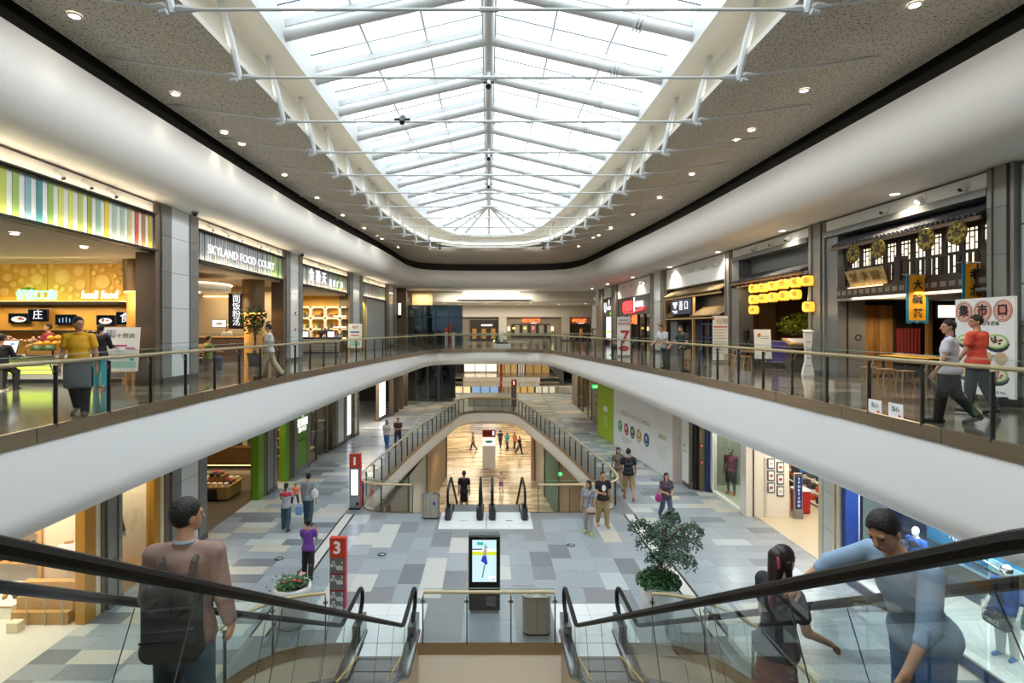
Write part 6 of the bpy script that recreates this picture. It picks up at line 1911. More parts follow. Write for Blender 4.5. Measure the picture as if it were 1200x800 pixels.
MB().box(-11.72, -11.68, 27.25, 27.3, 0, .95).build('post', M_darkmetal, t)
dt = thing('display_table', 'square pale wooden display table heaped with boxed goods', 'table', (-10.9, 21.9, 0))
MB().box(-11.55, -10.2, 21.3, 22.5, .06, .5).build('body', M_woodlight, dt)
MB().box(-11.6, -10.15, 21.25, 22.55, .5, .56).build('tabletop', M_woodlight, dt)
MB().box(-10.98, -10.6, 21.22, 21.26, .08, .46).build('dark_niche', M_shopdark, dt)
MB().box(-11.5, -10.25, 21.4, 22.4, 0, .06).build('toe_kick', M_shopdark, dt)
MB().box(-11.15, -10.6, 21.7, 22.2, .56, .86).build('top_tier', M_woodmid, dt)
rnd = random.Random(3)
n = 0
for i in range(6):
 for j in range(4):
  x, y = -11.47 + i * .235, 21.4 + j * .32
  on_top = -11.2 < x < -10.55 and 21.65 < y < 22.25
  z = .86 if on_top else .56
  t = thing('goods_box', 'boxed goods on the pale wooden display table, %s from the left in the %s row' % (ORD[i], ORD[j]), 'box', (x, y, z), group='goods on the display table')
  MB().obox((x, y, z + .06), (.07, .02, 0), (-.02, .09, 0), (0, 0, .06)).build('carton', mat('gift_%d' % ((i * 3 + j) % 6), ('#e8d9b0', '#2b2a2e', '#c34a5c', '#f0ead8', '#4a3a5c', '#a8763a')[(i * 3 + j) % 6], .5), t)
  n += 1
sh = thing('wall_shelf', 'wooden shelf of small goods between the two green strips', 'shelf', (-10.5, 24.8, 0))
MB().box(-10.6, -9.5, 25.05, 25.15, 0, 3.5).build('back_panel', M_woodmid, sh)
for q in range(6):
 MB().box(-10.6, -9.5, 24.75, 25.05, .9 + q * .4, .93 + q * .4).build('shelf_board', M_woodlight, sh)
 for r in range(3):
  x = -10.35 + r * .32
  t = thing('tea_tin', 'small tin on the shelf between the green strips, %s on the %s board from below' % (ORD[r], ORD[q]), 'tin', (x, 24.9, .93 + q * .4), group='tins between the green strips')
  MB().lathe([(.07, 0), (.07, .18), (.06, .2)], (x, 24.9, .93 + q * .4), 10).build('body', mat('tin_%d' % ((q + r) % 3), ('#e8e0cc', '#a83a34', '#3c5a44')[(q + r) % 3], .4), t)
wn = struct('window_2', at(K2, 8.6, 0, 0), 'shop window past the green sign')
for u in (9.9, 11.4):
 bx('mullion', wn, M_bronze, K2, u, u + .1, 0, .1, 0, ZT)
for (a, b) in ((8.62, 9.9), (10.0, 11.4), (11.5, 12.4)):
 bx('pane', wn, M_shop_glass, K2, a, b, .04, .05, 0, ZT)
MB().box(-14, -9.0, 31, 31.1, 0, 3.7).build('back_wall', M_shopbeige, wn)
t = thing('display_shelf', 'brown rack of goods behind the window past the green sign', 'shelf', (-9.4, 27.2, 0))
for q in range(5):
 MB().box(-9.75, -9.15, 26.9, 27.2, .4 + q * .55, .44 + q * .55).build('shelf_board', M_shopbrown, t)
for y in (26.9, 27.2):
 MB().box(-9.75, -9.7, y - .02, y + .02, 0, 3.2).build('upright', M_shopbrown, t)
t = thing('wooden_bin', 'low wooden crate table with packages at the window past the green sign', 'table', (-9.2, 27.8, 0))
MB().box(-9.7, -9.0, 27.4, 28.4, 0, .6).build('body', M_woodlight, t)
for q in range(4):
 MB().box(-9.65 + q * .15, -9.53 + q * .15, 27.5, 27.8, .6, .75 + .1 * (q % 2)).build('package', mat('gift_%d' % q), t)
t = thing('grey_tree', 'grey-green bonsai tree standing behind the window past the green sign', 'plant', (-9.4, 29.3, 0))
MB().tube([(-9.4, 29.3, .4), (-9.3, 29.3, 1.0), (-9.45, 29.3, 2.0)], [.06, .05, .03], 8).build('trunk', M_stone_dark, t)
mb = MB()
for q, (dx, z, r) in enumerate(((-.3, 1.5, .35), (.3, 1.75, .35), (0, 2.2, .25), (.1, 1.2, .4))):
 mb.ell((-9.4 + dx, 29.3, z), (r, r * .8, .09), 12, 6)
mb.build('foliage', mat('grey_green', '#6b7568', .7, bump=(20, .6)), t, smooth='all', kind='stuff')
MB().box(-9.8, -9.0, 29.0, 29.6, 0, .4).build('pot', M_stone_dark, t)
lamp('AREA', at(K2, 10.4, 1.5, 3.4), 70, (1, .85, .6), 2, 1.5)
for k, (a, b) in enumerate(((2.45, 3.35),)):
 t = thing('light_box', 'tall glowing white light box between the two white panelled columns', 'sign', at(K3, a, 0, 0))
 bx('case', t, M_bronze, K3, a, b, 0, .2, 0, ZT)
 bx('lit_face', t, M_screen, K3, a + .08, b - .08, -.02, 0, .3, ZT)
gsx = struct('shop_shell', at(K3, 4.6, 0, 0), 'glaring white lit interior of a fashion shop')
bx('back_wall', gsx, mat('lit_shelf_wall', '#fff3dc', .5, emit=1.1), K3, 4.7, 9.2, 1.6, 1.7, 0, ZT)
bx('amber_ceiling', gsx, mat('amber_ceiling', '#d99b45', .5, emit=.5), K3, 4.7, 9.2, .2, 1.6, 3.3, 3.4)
for q in range(4):
 bx('shelf_board', gsx, M_shopwhite, K3, 4.8, 9.0, 1.3, 1.6, .7 + q * .55, .74 + q * .55)
lamp('AREA', at(K3, 7, .8, 3.2), 220, (1, .93, .8), 3, 1)
for q in range(3):
 for r in range(6):
  p = at(K3, 5.2 + r * .6, 1.45, .74 + q * .55)
  t = thing('handbag', 'small bag on the glaring white shelves, %s on the %s board from below' % (ORD[r], ORD[q]), 'bag', p, group='bags in the glaring white shop')
  MB().lathe([(.12, 0), (.13, .1), (.09, .2)], p, 8).build('body', mat('bag_%d' % ((q + r) % 4), ('#a8452e', '#d8a86a', '#5a6a4a', '#7a6a60')[(q + r) % 4], .5), t)
lb = thing('light_sign', 'tall blank glowing white panel at the far end of the glaring shop', 'sign', at(K3, 9.3, 0, 0))
bx('case', lb, M_bronze, K3, 9.3, 11.2, .0, .2, 0, ZT)
bx('lit_face', lb, M_screen, K3, 9.45, 11.0, -.02, 0, .25, ZT)
pw = struct('wall_left_far', (-7.2, 44, 0))
for q in range(4):
 y = 42 + q * 1.6
 MB().box(-7.7 + q * .12, -7.35 + q * .12, y, y + .35, 0, 4).build('bronze_pier', M_bronze, pw)
 MB().box(-7.75 + q * .12, -7.6 + q * .12, y + .35, y + 1.6, 0, 4).build('wall_panel', M_whitepanel if q < 2 else M_black, pw)
MB().box(-12, -6.8, 50, 50.3, 0, 4).build('dark_wall', M_shopdark, pw)
for x in (-6.7, -5.6, -4.6):
 MB().box(x - .08, x + .08, 49.8, 50, 0, 4).build('steel_post', M_post, pw)
gl2 = thing('glass_lift', 'dark glass lift shaft on the lower level past the left columns', 'lift', (-5.2, 50.5, 0))
for (a, b) in ((-6.7, -5.6), (-5.6, -4.6), (-4.6, -3.2)):
 MB().box(a + .05, b - .05, 50, 50.03, 0, 4).build('pane', M_liftglass, gl2)
MB().box(-6.7, -3.2, 52, 52.1, 0, 4).build('shaft_back', M_shopdark, gl2)
# ================================================================== lower level, right side
Q1 = FR(9.55, 0, 9.5, 20, 1)
M_blue = mat('deep_blue_wall', '#18294f', .45)
M_blue2 = mat('sports_blue', '#1d3a7c', .4)
sw = struct('window_3', at(Q1, 9, 0, 0), 'blue sports shop display window')
MB().box(9.5, 9.6, 6, 14.7, 0, .22).build('base_board', M_blue2, sw)
MB().box(9.5, 11.6, 6, 15.75, .2, .26).build('platform', mat('platform_white', '#f3f3ee', .35), sw)
MB().box(11.5, 11.6, 6, 14.35, 1.0, 3.7).build('back_picture', mat('picture_blue', '#3a86b5', .5), sw)
MB().box(11.5, 11.6, 6, 14.35, .26, .5).build('back_wall', M_blue, sw)
MB().box(11.5, 11.6, 14.35, 15.85, .26, 3.7).build('back_wall', M_blue, sw)
MB().box(10.0, 11.6, 15.75, 15.85, 0, 3.7).build('side_wall', M_blue, sw)
MB().box(10.75, 11.45, 15.7, 15.75, .3, 3.4).build('mirror_panel', mat('grey_green_mirror', '#8b9a92', .15, .4), sw)
MB().box(9.5, 9.85, 14.55, 14.7, 0, 3.7).build('blue_jamb', M_blue2, sw)
for y in (8.2, 10.4, 12.6):
 MB().box(9.52, 9.54, y - 2.15, y - .01, .26, 3.7).build('pane', M_shop_glass, sw)
MB().box(9.5, 11.6, 6, 15, 3.65, 3.75).build('ceiling_panel', M_blue, sw)
MB().box(11.5, 11.6, 6, 14.35, .5, 1.0).build('dark_band', mat('picture_slate', '#4f5f63', .5), sw)
MB().box(11.49, 11.5, 6, 14.35, .98, 1.04).build('pale_line', mat('picture_pale', '#7fb3c4', .5), sw)
MB().tube([(11.45, 14.3, 1.26), (11.45, 8.6, 1.12)], .025, 6).build('handrail_reflection', M_black, sw)  # black tube standing in for the dark reflection of a handrail
for k in range(3):
 MB().box(11.48, 11.5, 12.2 - k * .5, 12.55 - k * .5, 1.06, 1.5).build('pale_window', mat('picture_window', '#9ccbd6', .5), sw)
text('Running', .3, (11.47, 13.15, 1.62), (0, -1, 0), mat('script_white', '#f4f6f8', .5), sw, depth=.01, shear=.3)
MB().tube([(11.47, 13.6 - 1.4 * i / 12, 1.32 + .08 * math.sin(PI * i / 12)) for i in range(13)], .014, 5).build('script_swash', mat('script_white'), sw)
MB().box(11.46, 11.5, 12.6, 12.72, .34, .46).build('socket', M_paper, sw)
lamp('AREA', (10.4, 12.6, 3.55), 170, (.95, .97, 1), 1.2, 3)
lamp('AREA', (10.4, 9.5, 3.55), 170, (.95, .97, 1), 1.2, 3)
column('cream lower right column at the mouth of the sports shop', Q1, 14.75, 15.6, 0, ZT, white=True, frame=M_cream3, edge=M_cream3, plinth=False)
sp = struct('shop_shell', at(Q1, 15.6, 0, 0), 'cream floored entrance of the sports shop')
MB().box(9.6, 16, 15.0, 19.6, -.01, .005).build('shop_floor', mat('cream_floor', '#cfc2a8', .25), sp)
MB().box(10.75, 16, 24, 24.1, 0, 3.7).build('back_wall', M_shopwhite, sp)
MB().box(16, 16.1, 15, 24, 0, 3.7).build('side_wall', M_shopwhite, sp)
MB().box(9.7, 16, 15, 24, 3.65, 3.75).build('ceiling_panel', M_shopwhite, sp)
MB().box(9.2, 10.72, 19.55, 19.7, 0, 3.75).build('white_wall', mat('warm_white_wall', '#efe6d8', .5), sp)
MB().box(9.45, 9.48, 19.52, 19.56, 0, 3.75).build('dark_joint', M_black, sp)
MB().box(10.75, 16, 19.6, 24, -.01, .005).build('shop_floor', mat('cream_floor'), sp)
lamp('AREA', (11, 17.6, 3.5), 120, (1, .92, .78), 2, 2)
lamp('AREA', (13, 21.5, 3.5), 120, (1, .94, .84), 3, 3)
dr = struct('door_1', (10.25, 19.5, 0), 'white door with six framed pictures')
MB().box(9.86, 10.72, 19.5, 19.55, 0, 2.15).build('frame', mat('warm_white_wall'), dr)
MB().box(9.9, 10.66, 19.47, 19.5, .01, 2.1).build('leaf', mat('door_white', '#f1eadf', .4), dr)
MB().ell((9.97, 19.44, 1.02), (.03, .03, .03), 10, 6).build('knob', M_steel, dr)
for q, (c0, rows) in enumerate(((10.05, (1.93, 1.5, 1.07)), (10.38, (1.8, 1.37, .94)))):
 for r, z in enumerate(rows):
  t = thing('picture_frame', 'dark framed picture on the white door, %s column, %s' % (('left', 'right')[q], ('top', 'middle', 'bottom')[r]), 'picture', (c0, 19.46, z))
  MB().box(c0 - .125, c0 + .125, 19.44, 19.468, z - .18, z + .18).build('frame', mat('frame_navy', '#34364a', .4), t)
  MB().box(c0 - .095, c0 + .095, 19.436, 19.44, z - .145, z + .145).build('sheet', M_paper, t)
  MB().ell((c0, 19.434, z), (.06, .003, .05), 10, 5).build('motif', mat('motif_%d' % ((q + r) % 3), ('#c9c4bd', '#b5533f', '#a03035')[(q + r) % 3], .6), t)
for k, (x, y) in enumerate(((10.95, 19.35), (11.05, 17.85))):
 t = thing('security_gate', 'blue anti-theft gate with a column of white lettering, %s one' % ('far', 'near')[k], 'security gate', (x, y, 0))
 MB().box(x - .16, x + .16, y - .06, y + .06, 0, .3).build('base', M_grey_frame, t)
 MB().box(x - .14, x + .14, y - .04, y + .04, .3, 1.6).build('panel', M_steel, t)
 MB().box(x - .11, x + .11, y - .05, y - .04, .35, 1.5).build('blue_face', M_blue2, t)
 for i in range(8):
  text('SPORTSHO'[i], .12, (x, y - .056, 1.42 - i * .135), (1, 0, 0), M_letter, t, depth=.003)
t = thing('red_cabinet', 'red cabinet between the anti-theft gate and the white shelves', 'cabinet', (11.4, 19.8, 0))
MB().box(11.2, 11.65, 19.8, 20.3, .04, .82).build('body', mat('cabinet_red', '#b3202a', .4), t)
MB().box(11.18, 11.67, 19.78, 20.32, .82, .86).build('top', M_paper, t)
MB().box(11.22, 11.63, 19.82, 20.28, 0, .04).build('base', M_black, t)
t = thing('goods_shelf', 'white shelving with dark goods inside the sports shop', 'shelf', (12.6, 20.5, 0))
for q in range(4):
 MB().box(12.3, 12.9, 17.8, 23.5, .1 + q * .42, .14 + q * .42).build('shelf_board', M_shopwhite, t)
for y in (17.8, 19.7, 21.6, 23.5):
 MB().box(12.3, 12.9, y - .02, y + .02, 0, 1.45).build('upright', M_shopwhite, t)
for q in range(3):
 for r in range(9):
  y = 18.1 + r * .6
  b = thing('shoe_box', 'goods box in the white sports shelving, %s on the %s board from below' % (ORD[r], ORD[q]), 'box', (12.6, y, .14 + q * .42), group='goods in the white sports shelving')
  MB().box(12.35, 12.7, y - .15, y + .15, .142 + q * .42, .36 + q * .42 - .06 * (r % 2)).build('carton', mat('sport_goods_%d' % ((q + r) % 4), ('#2b2c30', '#d8562c', '#3b3f4a', '#6b6b70')[(q + r) % 4], .5), b)
for r, (x, c) in enumerate(((11.0, '#e2572b'), (11.3, '#e8702e'), (11.65, '#2c2d32'), (11.95, '#3a6fb5'))):
 t = thing('hanging_shirt', '%s sports shirt hanging at the back of the sports shop' % ('red-orange', 'orange', 'black', 'blue')[r], 'shirt', (x, 20.8, 1.3))
 MB().prism([(x - .12, 1.25), (x + .12, 1.25), (x + .13, 1.7), (x + .2, 1.6), (x + .25, 1.68), (x + .12, 1.82), (x - .12, 1.82), (x - .25, 1.68), (x - .2, 1.6), (x - .13, 1.7)], 20.78, 20.83, axis='y').build('cloth', mat('shirt_%d' % r, c, .7), t)
 MB().tube([(x, 20.8, 1.82), (x, 20.8, 1.95)], .01, 5).build('hook', M_steel, t)
w2 = struct('window_4', at(Q1, 19.8, 0, 0), 'tall sports shop window with a white frame')
MB().box(9.18, 9.34, 19.6, 19.95, 0, 3.75).build('white_jamb', M_shopwhite, w2)
MB().box(9.12, 9.3, 19.95, 22.5, 0, .14).build('sill', M_shopwhite, w2)
MB().box(9.12, 9.3, 22.3, 22.5, 0, 3.75).build('white_jamb', M_shopwhite, w2)
MB().box(9.2, 9.22, 19.95, 22.3, .14, 3.75).build('pane', M_shop_glass, w2)
MB().box(9.3, 10.75, 23.3, 23.4, 0, 3.75).build('back_wall', mat('grey_green_wall', '#8f9587', .6, noise=(3, .06)), w2)
MB().box(10.7, 10.75, 19.7, 23.3, 0, 3.75).build('side_wall', mat('grey_green_wall'), w2)
MB().box(9.3, 10.7, 19.7, 23.3, .0, .05).build('platform', mat('pale_green_floor', '#c4cbb8', .3), w2)
lamp('AREA', (10, 21.5, 3.55), 80, (1, .97, .88), .8, 2)
fr = struct('trim_4', (8.9, 22.7, 0))
MB().box(8.95, 9.15, 22.5, 22.75, 0, 3.75).build('blue_strip', M_blue2, fr)
MB().box(8.72, 8.95, 22.6, 22.9, 0, 3.75).build('bronze_frame', M_bronze, fr)
MB().box(8.55, 8.72, 22.75, 22.95, 0, 3.75).build('black_strip', M_black, fr)
t = thing('wall_poster', 'tall white poster on the brown frame with two red alarms beside it', 'poster', (8.4, 23.2, 0))
MB().box(8.35, 8.42, 22.95, 23.6, .2, 3.2).build('sheet', M_paper, t)
MB().box(8.4, 8.5, 22.9, 23.7, 0, 3.75).build('frame', M_bronze, t)
text('告示', .14, (8.34, 23.3, 1.75), (0, -1, 0), M_ink, t, depth=.003)
MB().box(8.34, 8.35, 23.05, 23.5, 1.5, 1.52).build('text_line', M_ink, t)
for k, z in enumerate((1.9, 1.2)):
 a = thing('fire_alarm', 'round red alarm on the bronze frame by the white poster, %s one' % ('upper', 'lower')[k], 'alarm', (8.7, 22.55, z))
 MB().tube([(8.78, 22.6, z), (8.78, 22.53, z)], .07, 12).build('case', M_red, a)
 MB().tube([(8.78, 22.53, z), (8.78, 22.52, z)], .03, 10).build('button', M_paper, a)
QB = FR(8.03, 23.9, 7.24, 31.7, 1)
ba = thing('hoarding', 'long white shop hoarding printed with five coloured circles', 'hoarding', at(QB, 0, 0, 0))
for k in range(4):
 L = 7.84 / 4
 bx('panel', ba, mat('hoarding_white', '#e7e6e6', .6, bump=(3, .15)), QB, k * L + .004, (k + 1) * L - .004, 0, .06, .02, 4.0)
MB().box(8.03, 8.78, 23.84, 23.9, .02, 4.0).build('cloth_return', mat('hoarding_cloth', '#dccdc0', .7, bump=(4, .5)), ba)
text('GREEN KITCHEN', .34, at(QB, 4.6, -.01, 2.05), adir(QB, -1), mat('olive_print', '#a7b06a', .6), ba, depth=.004, width=4.2)
for k, (Y, c, lab) in enumerate(((30.6, '#46a05a', 'bright green'), (29.6, '#bf3b44', 'red'), (28.7, '#33613f', 'dark green'), (27.8, '#c4924a', 'ochre'), (26.8, '#2a5580', 'blue'))):
 u = (Y - 23.9) / math.cos(.101)
 o = MB(QB).tube([(u, -.002, 1.25), (u, -.012, 1.25)], .33, 24).build('round_print', mat('print_' + lab, c, .6), ba)
 text('鲜', .26, at(QB, u, -.016, 1.3), adir(QB, -1), M_paper, ba, depth=.003)
 bx('print_line', ba, M_paper, QB, u - .16, u + .16, -.018, -.012, 1.04, 1.07)
for q in range(3):
 bx('text_line', ba, M_inkgrey, QB, 4.9 + .3 * q, 6.6 - .2 * q, -.01, 0, .72 - q * .12, .75 - q * .12)
text('GREEN', .3, at(QB, 1.1, -.01, 1.75), adir(QB, -1), mat('lime_print', '#9dbf3a', .6), ba, depth=.004)
for q in range(7):
 bx('text_line', ba, mat('mint_print', '#bcd3b2', .6), QB, .5 + .1 * (q % 2), 1.6, -.01, 0, 1.4 - q * .1, 1.42 - q * .1)
QG = FR(7.24, 31.72, 6.8, 34.2, 1)
gp = thing('green_hoarding', 'bright yellow-green hoarding panel next to the white hoarding', 'hoarding', at(QG, 0, 0, 0))
for k in range(2):
 bx('panel', gp, mat('hoarding_lime', '#9ab52a', .6), QG, k * 1.255 + .004, (k + 1) * 1.255 - .004, 0, .06, .02, 4.2)
bx('lettering_block', gp, M_paper, QG, .9, 1.5, -.012, 0, 1.7, 2.0)
for q in range(5):
 bx('text_line', gp, mat('pale_lime', '#c6d67e', .6), QG, .9, 1.5, -.012, 0, 1.4 - q * .14, 1.44 - q * .14)
rwf = struct('wall_right_far', (7.5, 40, 0))
MB().box(7.1, 7.5, 34.3, 35.4, 0, 4).build('bronze_pier', M_bronze, rwf)
MB().box(7.45, 8.2, 36.8, 39.4, 0, 4).build('bronze_pier', M_bronze, rwf)
MB().box(7.45, 8.2, 46, 49, 0, 4).build('bronze_pier', M_bronze, rwf)
MB().box(9.5, 9.6, 39, 47, 0, 4).build('back_wall', M_shopbeige, rwf)
MB().box(8.0, 9.5, 43, 43.1, 0, 4).build('yellow_wall', mat('warm_wall', '#c9a45c', .6), rwf)
MB().box(7.5, 20, 49, 49.2, 0, 4).build('end_wall', M_shopbeige, rwf)
for k, (a, b) in enumerate(((40.0, 41.6), (43.6, 45.4))):
 t = thing('glass_door', 'open black framed glass door of the far right shop, %s leaf' % ('near', 'far')[k], 'door', (7.5, a, 0))
 for (u, v) in ((a, a + .1), (b - .1, b)):
  MB().box(7.5, 7.56, u, v, 0, 3.6).build('stile', M_black, t)
 for z in (0, 1.1, 3.5):
  MB().box(7.5, 7.56, a, b, z, z + .1).build('rail', M_black, t)
 MB().box(7.52, 7.53, a + .1, b - .1, .1, 3.5).build('pane', M_shop_glass, t)
lamp('AREA', (8.5, 42.5, 3.6), 70, (1, .85, .55), 1, 3)
t = thing('exit_sign', 'green exit light above the bronze pier past the lime hoarding', 'sign', (6.9, 36, 2.8))
MB().box(6.85, 7.35, 36.3, 36.36, 2.7, 2.95).build('case', glow('exit_green', '#39d06a', 1.2), t)
MB().box(7.08, 7.12, 36.32, 36.34, 2.95, 4.0).build('hanger', M_darkmetal, t)
text('EXIT', .16, (7.1, 36.28, 2.82), (1, 0, 0), M_letter, t, depth=.004)
for k, z in enumerate((1.4, 2.0)):
 a = thing('fire_alarm', 'tiny red alarm on the bronze pier past the lime hoarding, %s one' % ('lower', 'upper')[k], 'alarm', (7.42, 37.6, z))
 MB().box(7.38, 7.45, 37.5, 37.64, z, z + .14).build('case', M_red, a)
 MB().box(7.37, 7.38, 37.55, 37.59, z + .05, z + .09).build('button', M_paper, a)
ow = struct('wall_lower_back', (0, 10, 0))
MB().box(-17, -16.9, -8, 56, 0, 4).build('wall_panel', M_outer, ow)
MB().box(16.9, 17, -8, 56, 0, 4).build('wall_panel', M_outer, ow)
for k, (x, y) in enumerate([(s * xx, yy) for yy in (11, 14.5, 18, 21.5, 25, 28.5, 32, 35.5) for s, xx in ((-1, 8.4), (1, 8.6))]):
 xx = x * interp(y, [10, 22, 36], [1, 1, .82])
 if y < 37:
  downlight(xx, y, 4.055, 'round downlight under the upper walkway, %s of the %s row' % (ORD[k // 2], ('left', 'right')[k % 2]), 'downlights under the upper walkway', r=.1, power=110, color=(1, .9, .75))
# ================================================================== free-standing things on the lower floor
def rot_at(x, y, z, rzz):
 R = Matrix.Rotation(rzz, 4, 'Z')
 R.translation = Vector((x, y, z))
 return R
M_totgrey = mat('totem_grey', '#6d6a6c', .4)
t = thing('directory_totem', 'slim directory totem with a red head and a big white 3', 'sign', (-3.6, 13.05, 0))
MB().box(-3.79, -3.43, 13.0, 13.12, .1, 1.3).build('body', M_totgrey, t)
MB().box(-3.79, -3.43, 12.985, 13.13, 1.3, 1.77).build('head', M_red, t)
MB().box(-3.43, -3.405, 12.985, 13.13, .1, 1.775).build('red_edge', mat('bright_red', '#d8324a', .4), t)
MB().box(-3.76, -3.46, 13.0, 13.12, 0, .1).build('base', M_grey_frame, t)
text('3', .4, (-3.61, 12.978, 1.53), (1, 0, 0), M_paper, t, depth=.006, bold=.012)
for k, z in enumerate((.92, .52)):
 MB().box(-3.79, -3.43, 12.99, 13.0, z - .02, z + .02).build('red_band', mat('deep_red', '#8d1b1d', .4), t)
for k, (z, s) in enumerate(((1.18, '4'), (.84, '3'), (.44, '2'), (.22, '1'))):
 text(s, .1, (-3.5, 12.99, z), (1, 0, 0), M_paper, t, depth=.003)
 text('层\n餐饮', .08, (-3.7, 12.99, z - .03), (1, 0, 0), M_paper, t, depth=.003)
 MB().prism([(-3.62, z - .17), (-3.48, z - .17), (-3.48, z - .08), (-3.58, z - .06), (-3.64, z - .1)], 12.99, 13.0, axis='y').build('floor_map', mat('map_pale', '#c9c8c2', .5), t)
t = thing('information_totem', 'information totem with a red head, white i and glowing white panel', 'sign', (-5.0, 20.4, 0))
MB().box(-5.2, -4.8, 20.35, 20.47, .05, 2.07).build('body', mat('totem_steel', '#9aa0a6', .3, .5), t)
MB().box(-5.2, -4.8, 20.33, 20.36, 1.55, 2.07).build('head', M_red, t)
MB().box(-4.8, -4.77, 20.33, 20.48, .05, 2.075).build('red_edge', mat('bright_red'), t)
MB().box(-5.16, -4.84, 20.325, 20.35, .5, 1.52).build('frame', M_darkmetal, t)
MB().box(-5.13, -4.87, 20.315, 20.33, .53, 1.49).build('lit_panel', M_screen, t)
MB().box(-5.2, -4.8, 20.3, 20.5, 0, .05).build('base', M_black, t)
text('i', .42, (-5.0, 20.32, 1.8), (1, 0, 0), M_paper, t, depth=.006, bold=.02)
MB().box(-4.95, -4.85, 20.335, 20.35, .16, .26).build('logo_mark', M_ink, t)
t = thing('video_kiosk', 'black free-standing video kiosk showing a skater in blue', 'kiosk', (-.1, 12.97, 0))
kx0, kx1, ky = -.475, .255, 12.93
MB().box(kx0, kx1, ky, ky + .14, .08, 1.82).build('case', mat('kiosk_black', '#141414', .25), t)
MB().box(kx0 + .03, kx1 - .03, ky + .02, ky + .12, 0, .08).build('base', M_grey_frame, t)
MB().box(kx0 - .012, kx0, ky - .005, ky + .145, .08, 1.9).build('edge_trim', M_steel, t)
MB().box(kx1, kx1 + .012, ky - .005, ky + .145, .08, 1.9).build('edge_trim', M_steel, t)
MB().box(kx0, kx1, ky + .05, ky + .07, 1.82, 1.92).build('glass_fin', glass('kiosk_glass', '#e8eef0', .15), t)
MB().box(kx0, kx1, ky - .006, ky, .6, .62).build('steel_line', M_steel, t)
a0, a1, b0, b1 = kx0 + .08, kx1 - .08, .76, 1.75
MB().box(a0, a1, ky - .004, ky, b0, b1).build('display', glow('kiosk_ice', '#c4e4ee', 1.0), t)
w, hgt = a1 - a0, b1 - b0
MB().box(a0, a1, ky - .006, ky - .004, b0 + .64 * hgt, b0 + .72 * hgt).build('lime_stripe', glow('kiosk_lime', '#cdd62a', 1.0), t)
MB().box(a0, a1, ky - .006, ky - .004, b0 + .72 * hgt, b0 + .79 * hgt).build('white_stripe', glow('kiosk_white', '#eef4f7', 1.0), t)
MB().box(a0, a0 + .42 * w, ky - .008, ky - .006, b0 + .765 * hgt, b0 + .795 * hgt).build('slate_stripe', glow('kiosk_slate', '#4a5470', .8), t)
MB().box(a0 + .2 * w, a0 + .46 * w, ky - .006, ky - .004, b0 + .88 * hgt, b0 + .95 * hgt).build('green_mark', glow('kiosk_teal', '#3fb79a', .9), t)
MB().box(a0 + .68 * w, a0 + .98 * w, ky - .006, ky - .004, b0 + .02 * hgt, b0 + .14 * hgt).build('white_mark', glow('kiosk_white'), t)
MB().prism([(a0 + .72 * w, b0 + .04 * hgt), (a0 + .94 * w, b0 + .07 * hgt), (a0 + .94 * w, b0 + .09 * hgt)], ky - .009, ky - .006, axis='y').build('blue_mark', glow('kiosk_blue', '#3f6fc4', .9), t)
cx = a0 + .52 * w
def fig(pts, name, m):
 MB().prism([(cx + x * w, b0 + z * hgt) for x, z in pts], ky - .012, ky - .008, axis='y').build(name, m, t)
fig([(-.16, .5), (-.08, .64), (.06, .64), (.1, .5), (.12, .44), (.02, .4), (-.04, .46)], 'skater_dress', glow('kiosk_royal', '#3440b8', .9))
fig([(-.04, .4), (.02, .4), (-.08, .1), (-.13, .1)], 'skater_leg', glow('kiosk_grey', '#7d7f86', .8))
fig([(-.06, .62), (.06, .62), (.08, .76), (.0, .8), (-.06, .74)], 'skater_body', glow('kiosk_flesh', '#b7a9a2', .8))
fig([(-.02, .76), (.02, .92), (.05, .92), (.04, .76)], 'skater_arm', glow('kiosk_grey'))
fig([(.06, .72), (.12, .84), (.04, .86), (.05, .84), (.09, .82)], 'skater_arm', glow('kiosk_grey'))
MB().prism([(kx1 - .33, .2), (kx1 - .1, .16), (kx1 - .09, .44), (kx1 - .33, .4)], ky - .006, ky, axis='y').build('sponsor_plate', mat('plate_grey', '#5c5d62', .5), t)
text('LOGO', .08, (kx1 - .21, ky - .008, .3), (1, 0, 0), mat('plate_line', '#34353a', .5), t, depth=.002)
def twin_bin(x, y, s, label):
 t = thing('litter_bin', label, 'bin', (x, y, 0))
 prof = []
 n = 28
 def outline(r):
  pts = []
  for k in range(n):
   a = 2 * PI * k / n
   cx_ = .15 * s if math.cos(a) > 0 else -.15 * s
   pts.append((x + cx_ + r * math.cos(a), y + r * math.sin(a)))
  return pts
 mb = MB()
 mb.prism(outline(.165 * s), .05, .8 * s, axis='z')
 mb.build('body', mat('bin_steel', '#b3aba0', .35, .45, noise=(3, .1, (12, 12, .3))), t, smooth=True)
 MB().prism(outline(.15 * s), 0, .05, axis='z').build('plinth', M_black, t)
 MB().prism(outline(.172 * s), .8 * s, .86 * s, axis='z').build('lid', M_steel, t, smooth=True)
 for sx in (-1, 1):
  MB().lathe([(.08 * s, .862 * s), (.085 * s, .875 * s), (.12 * s, .875 * s), (.125 * s, .862 * s)], (x + sx * .155 * s, y, 0), 18, cap=False).build('opening_ring', M_steel, t, smooth=True)
  MB().lathe([(.001, .864 * s), (.085 * s, .864 * s)], (x + sx * .155 * s, y, 0), 18, cap=False).build('opening', M_black, t)
 MB().box(x - .004, x + .004, y - .168 * s, y - .16 * s, .08, .78 * s).build('seam', M_darkmetal, t)
 return t
twin_bin(1.06, 12.15, 1.0, 'steel twin litter bin behind the short near railing, right of the video kiosk')
b = twin_bin(-2.07, 19.45, 1.0, 'steel twin litter bin left of the far escalators')
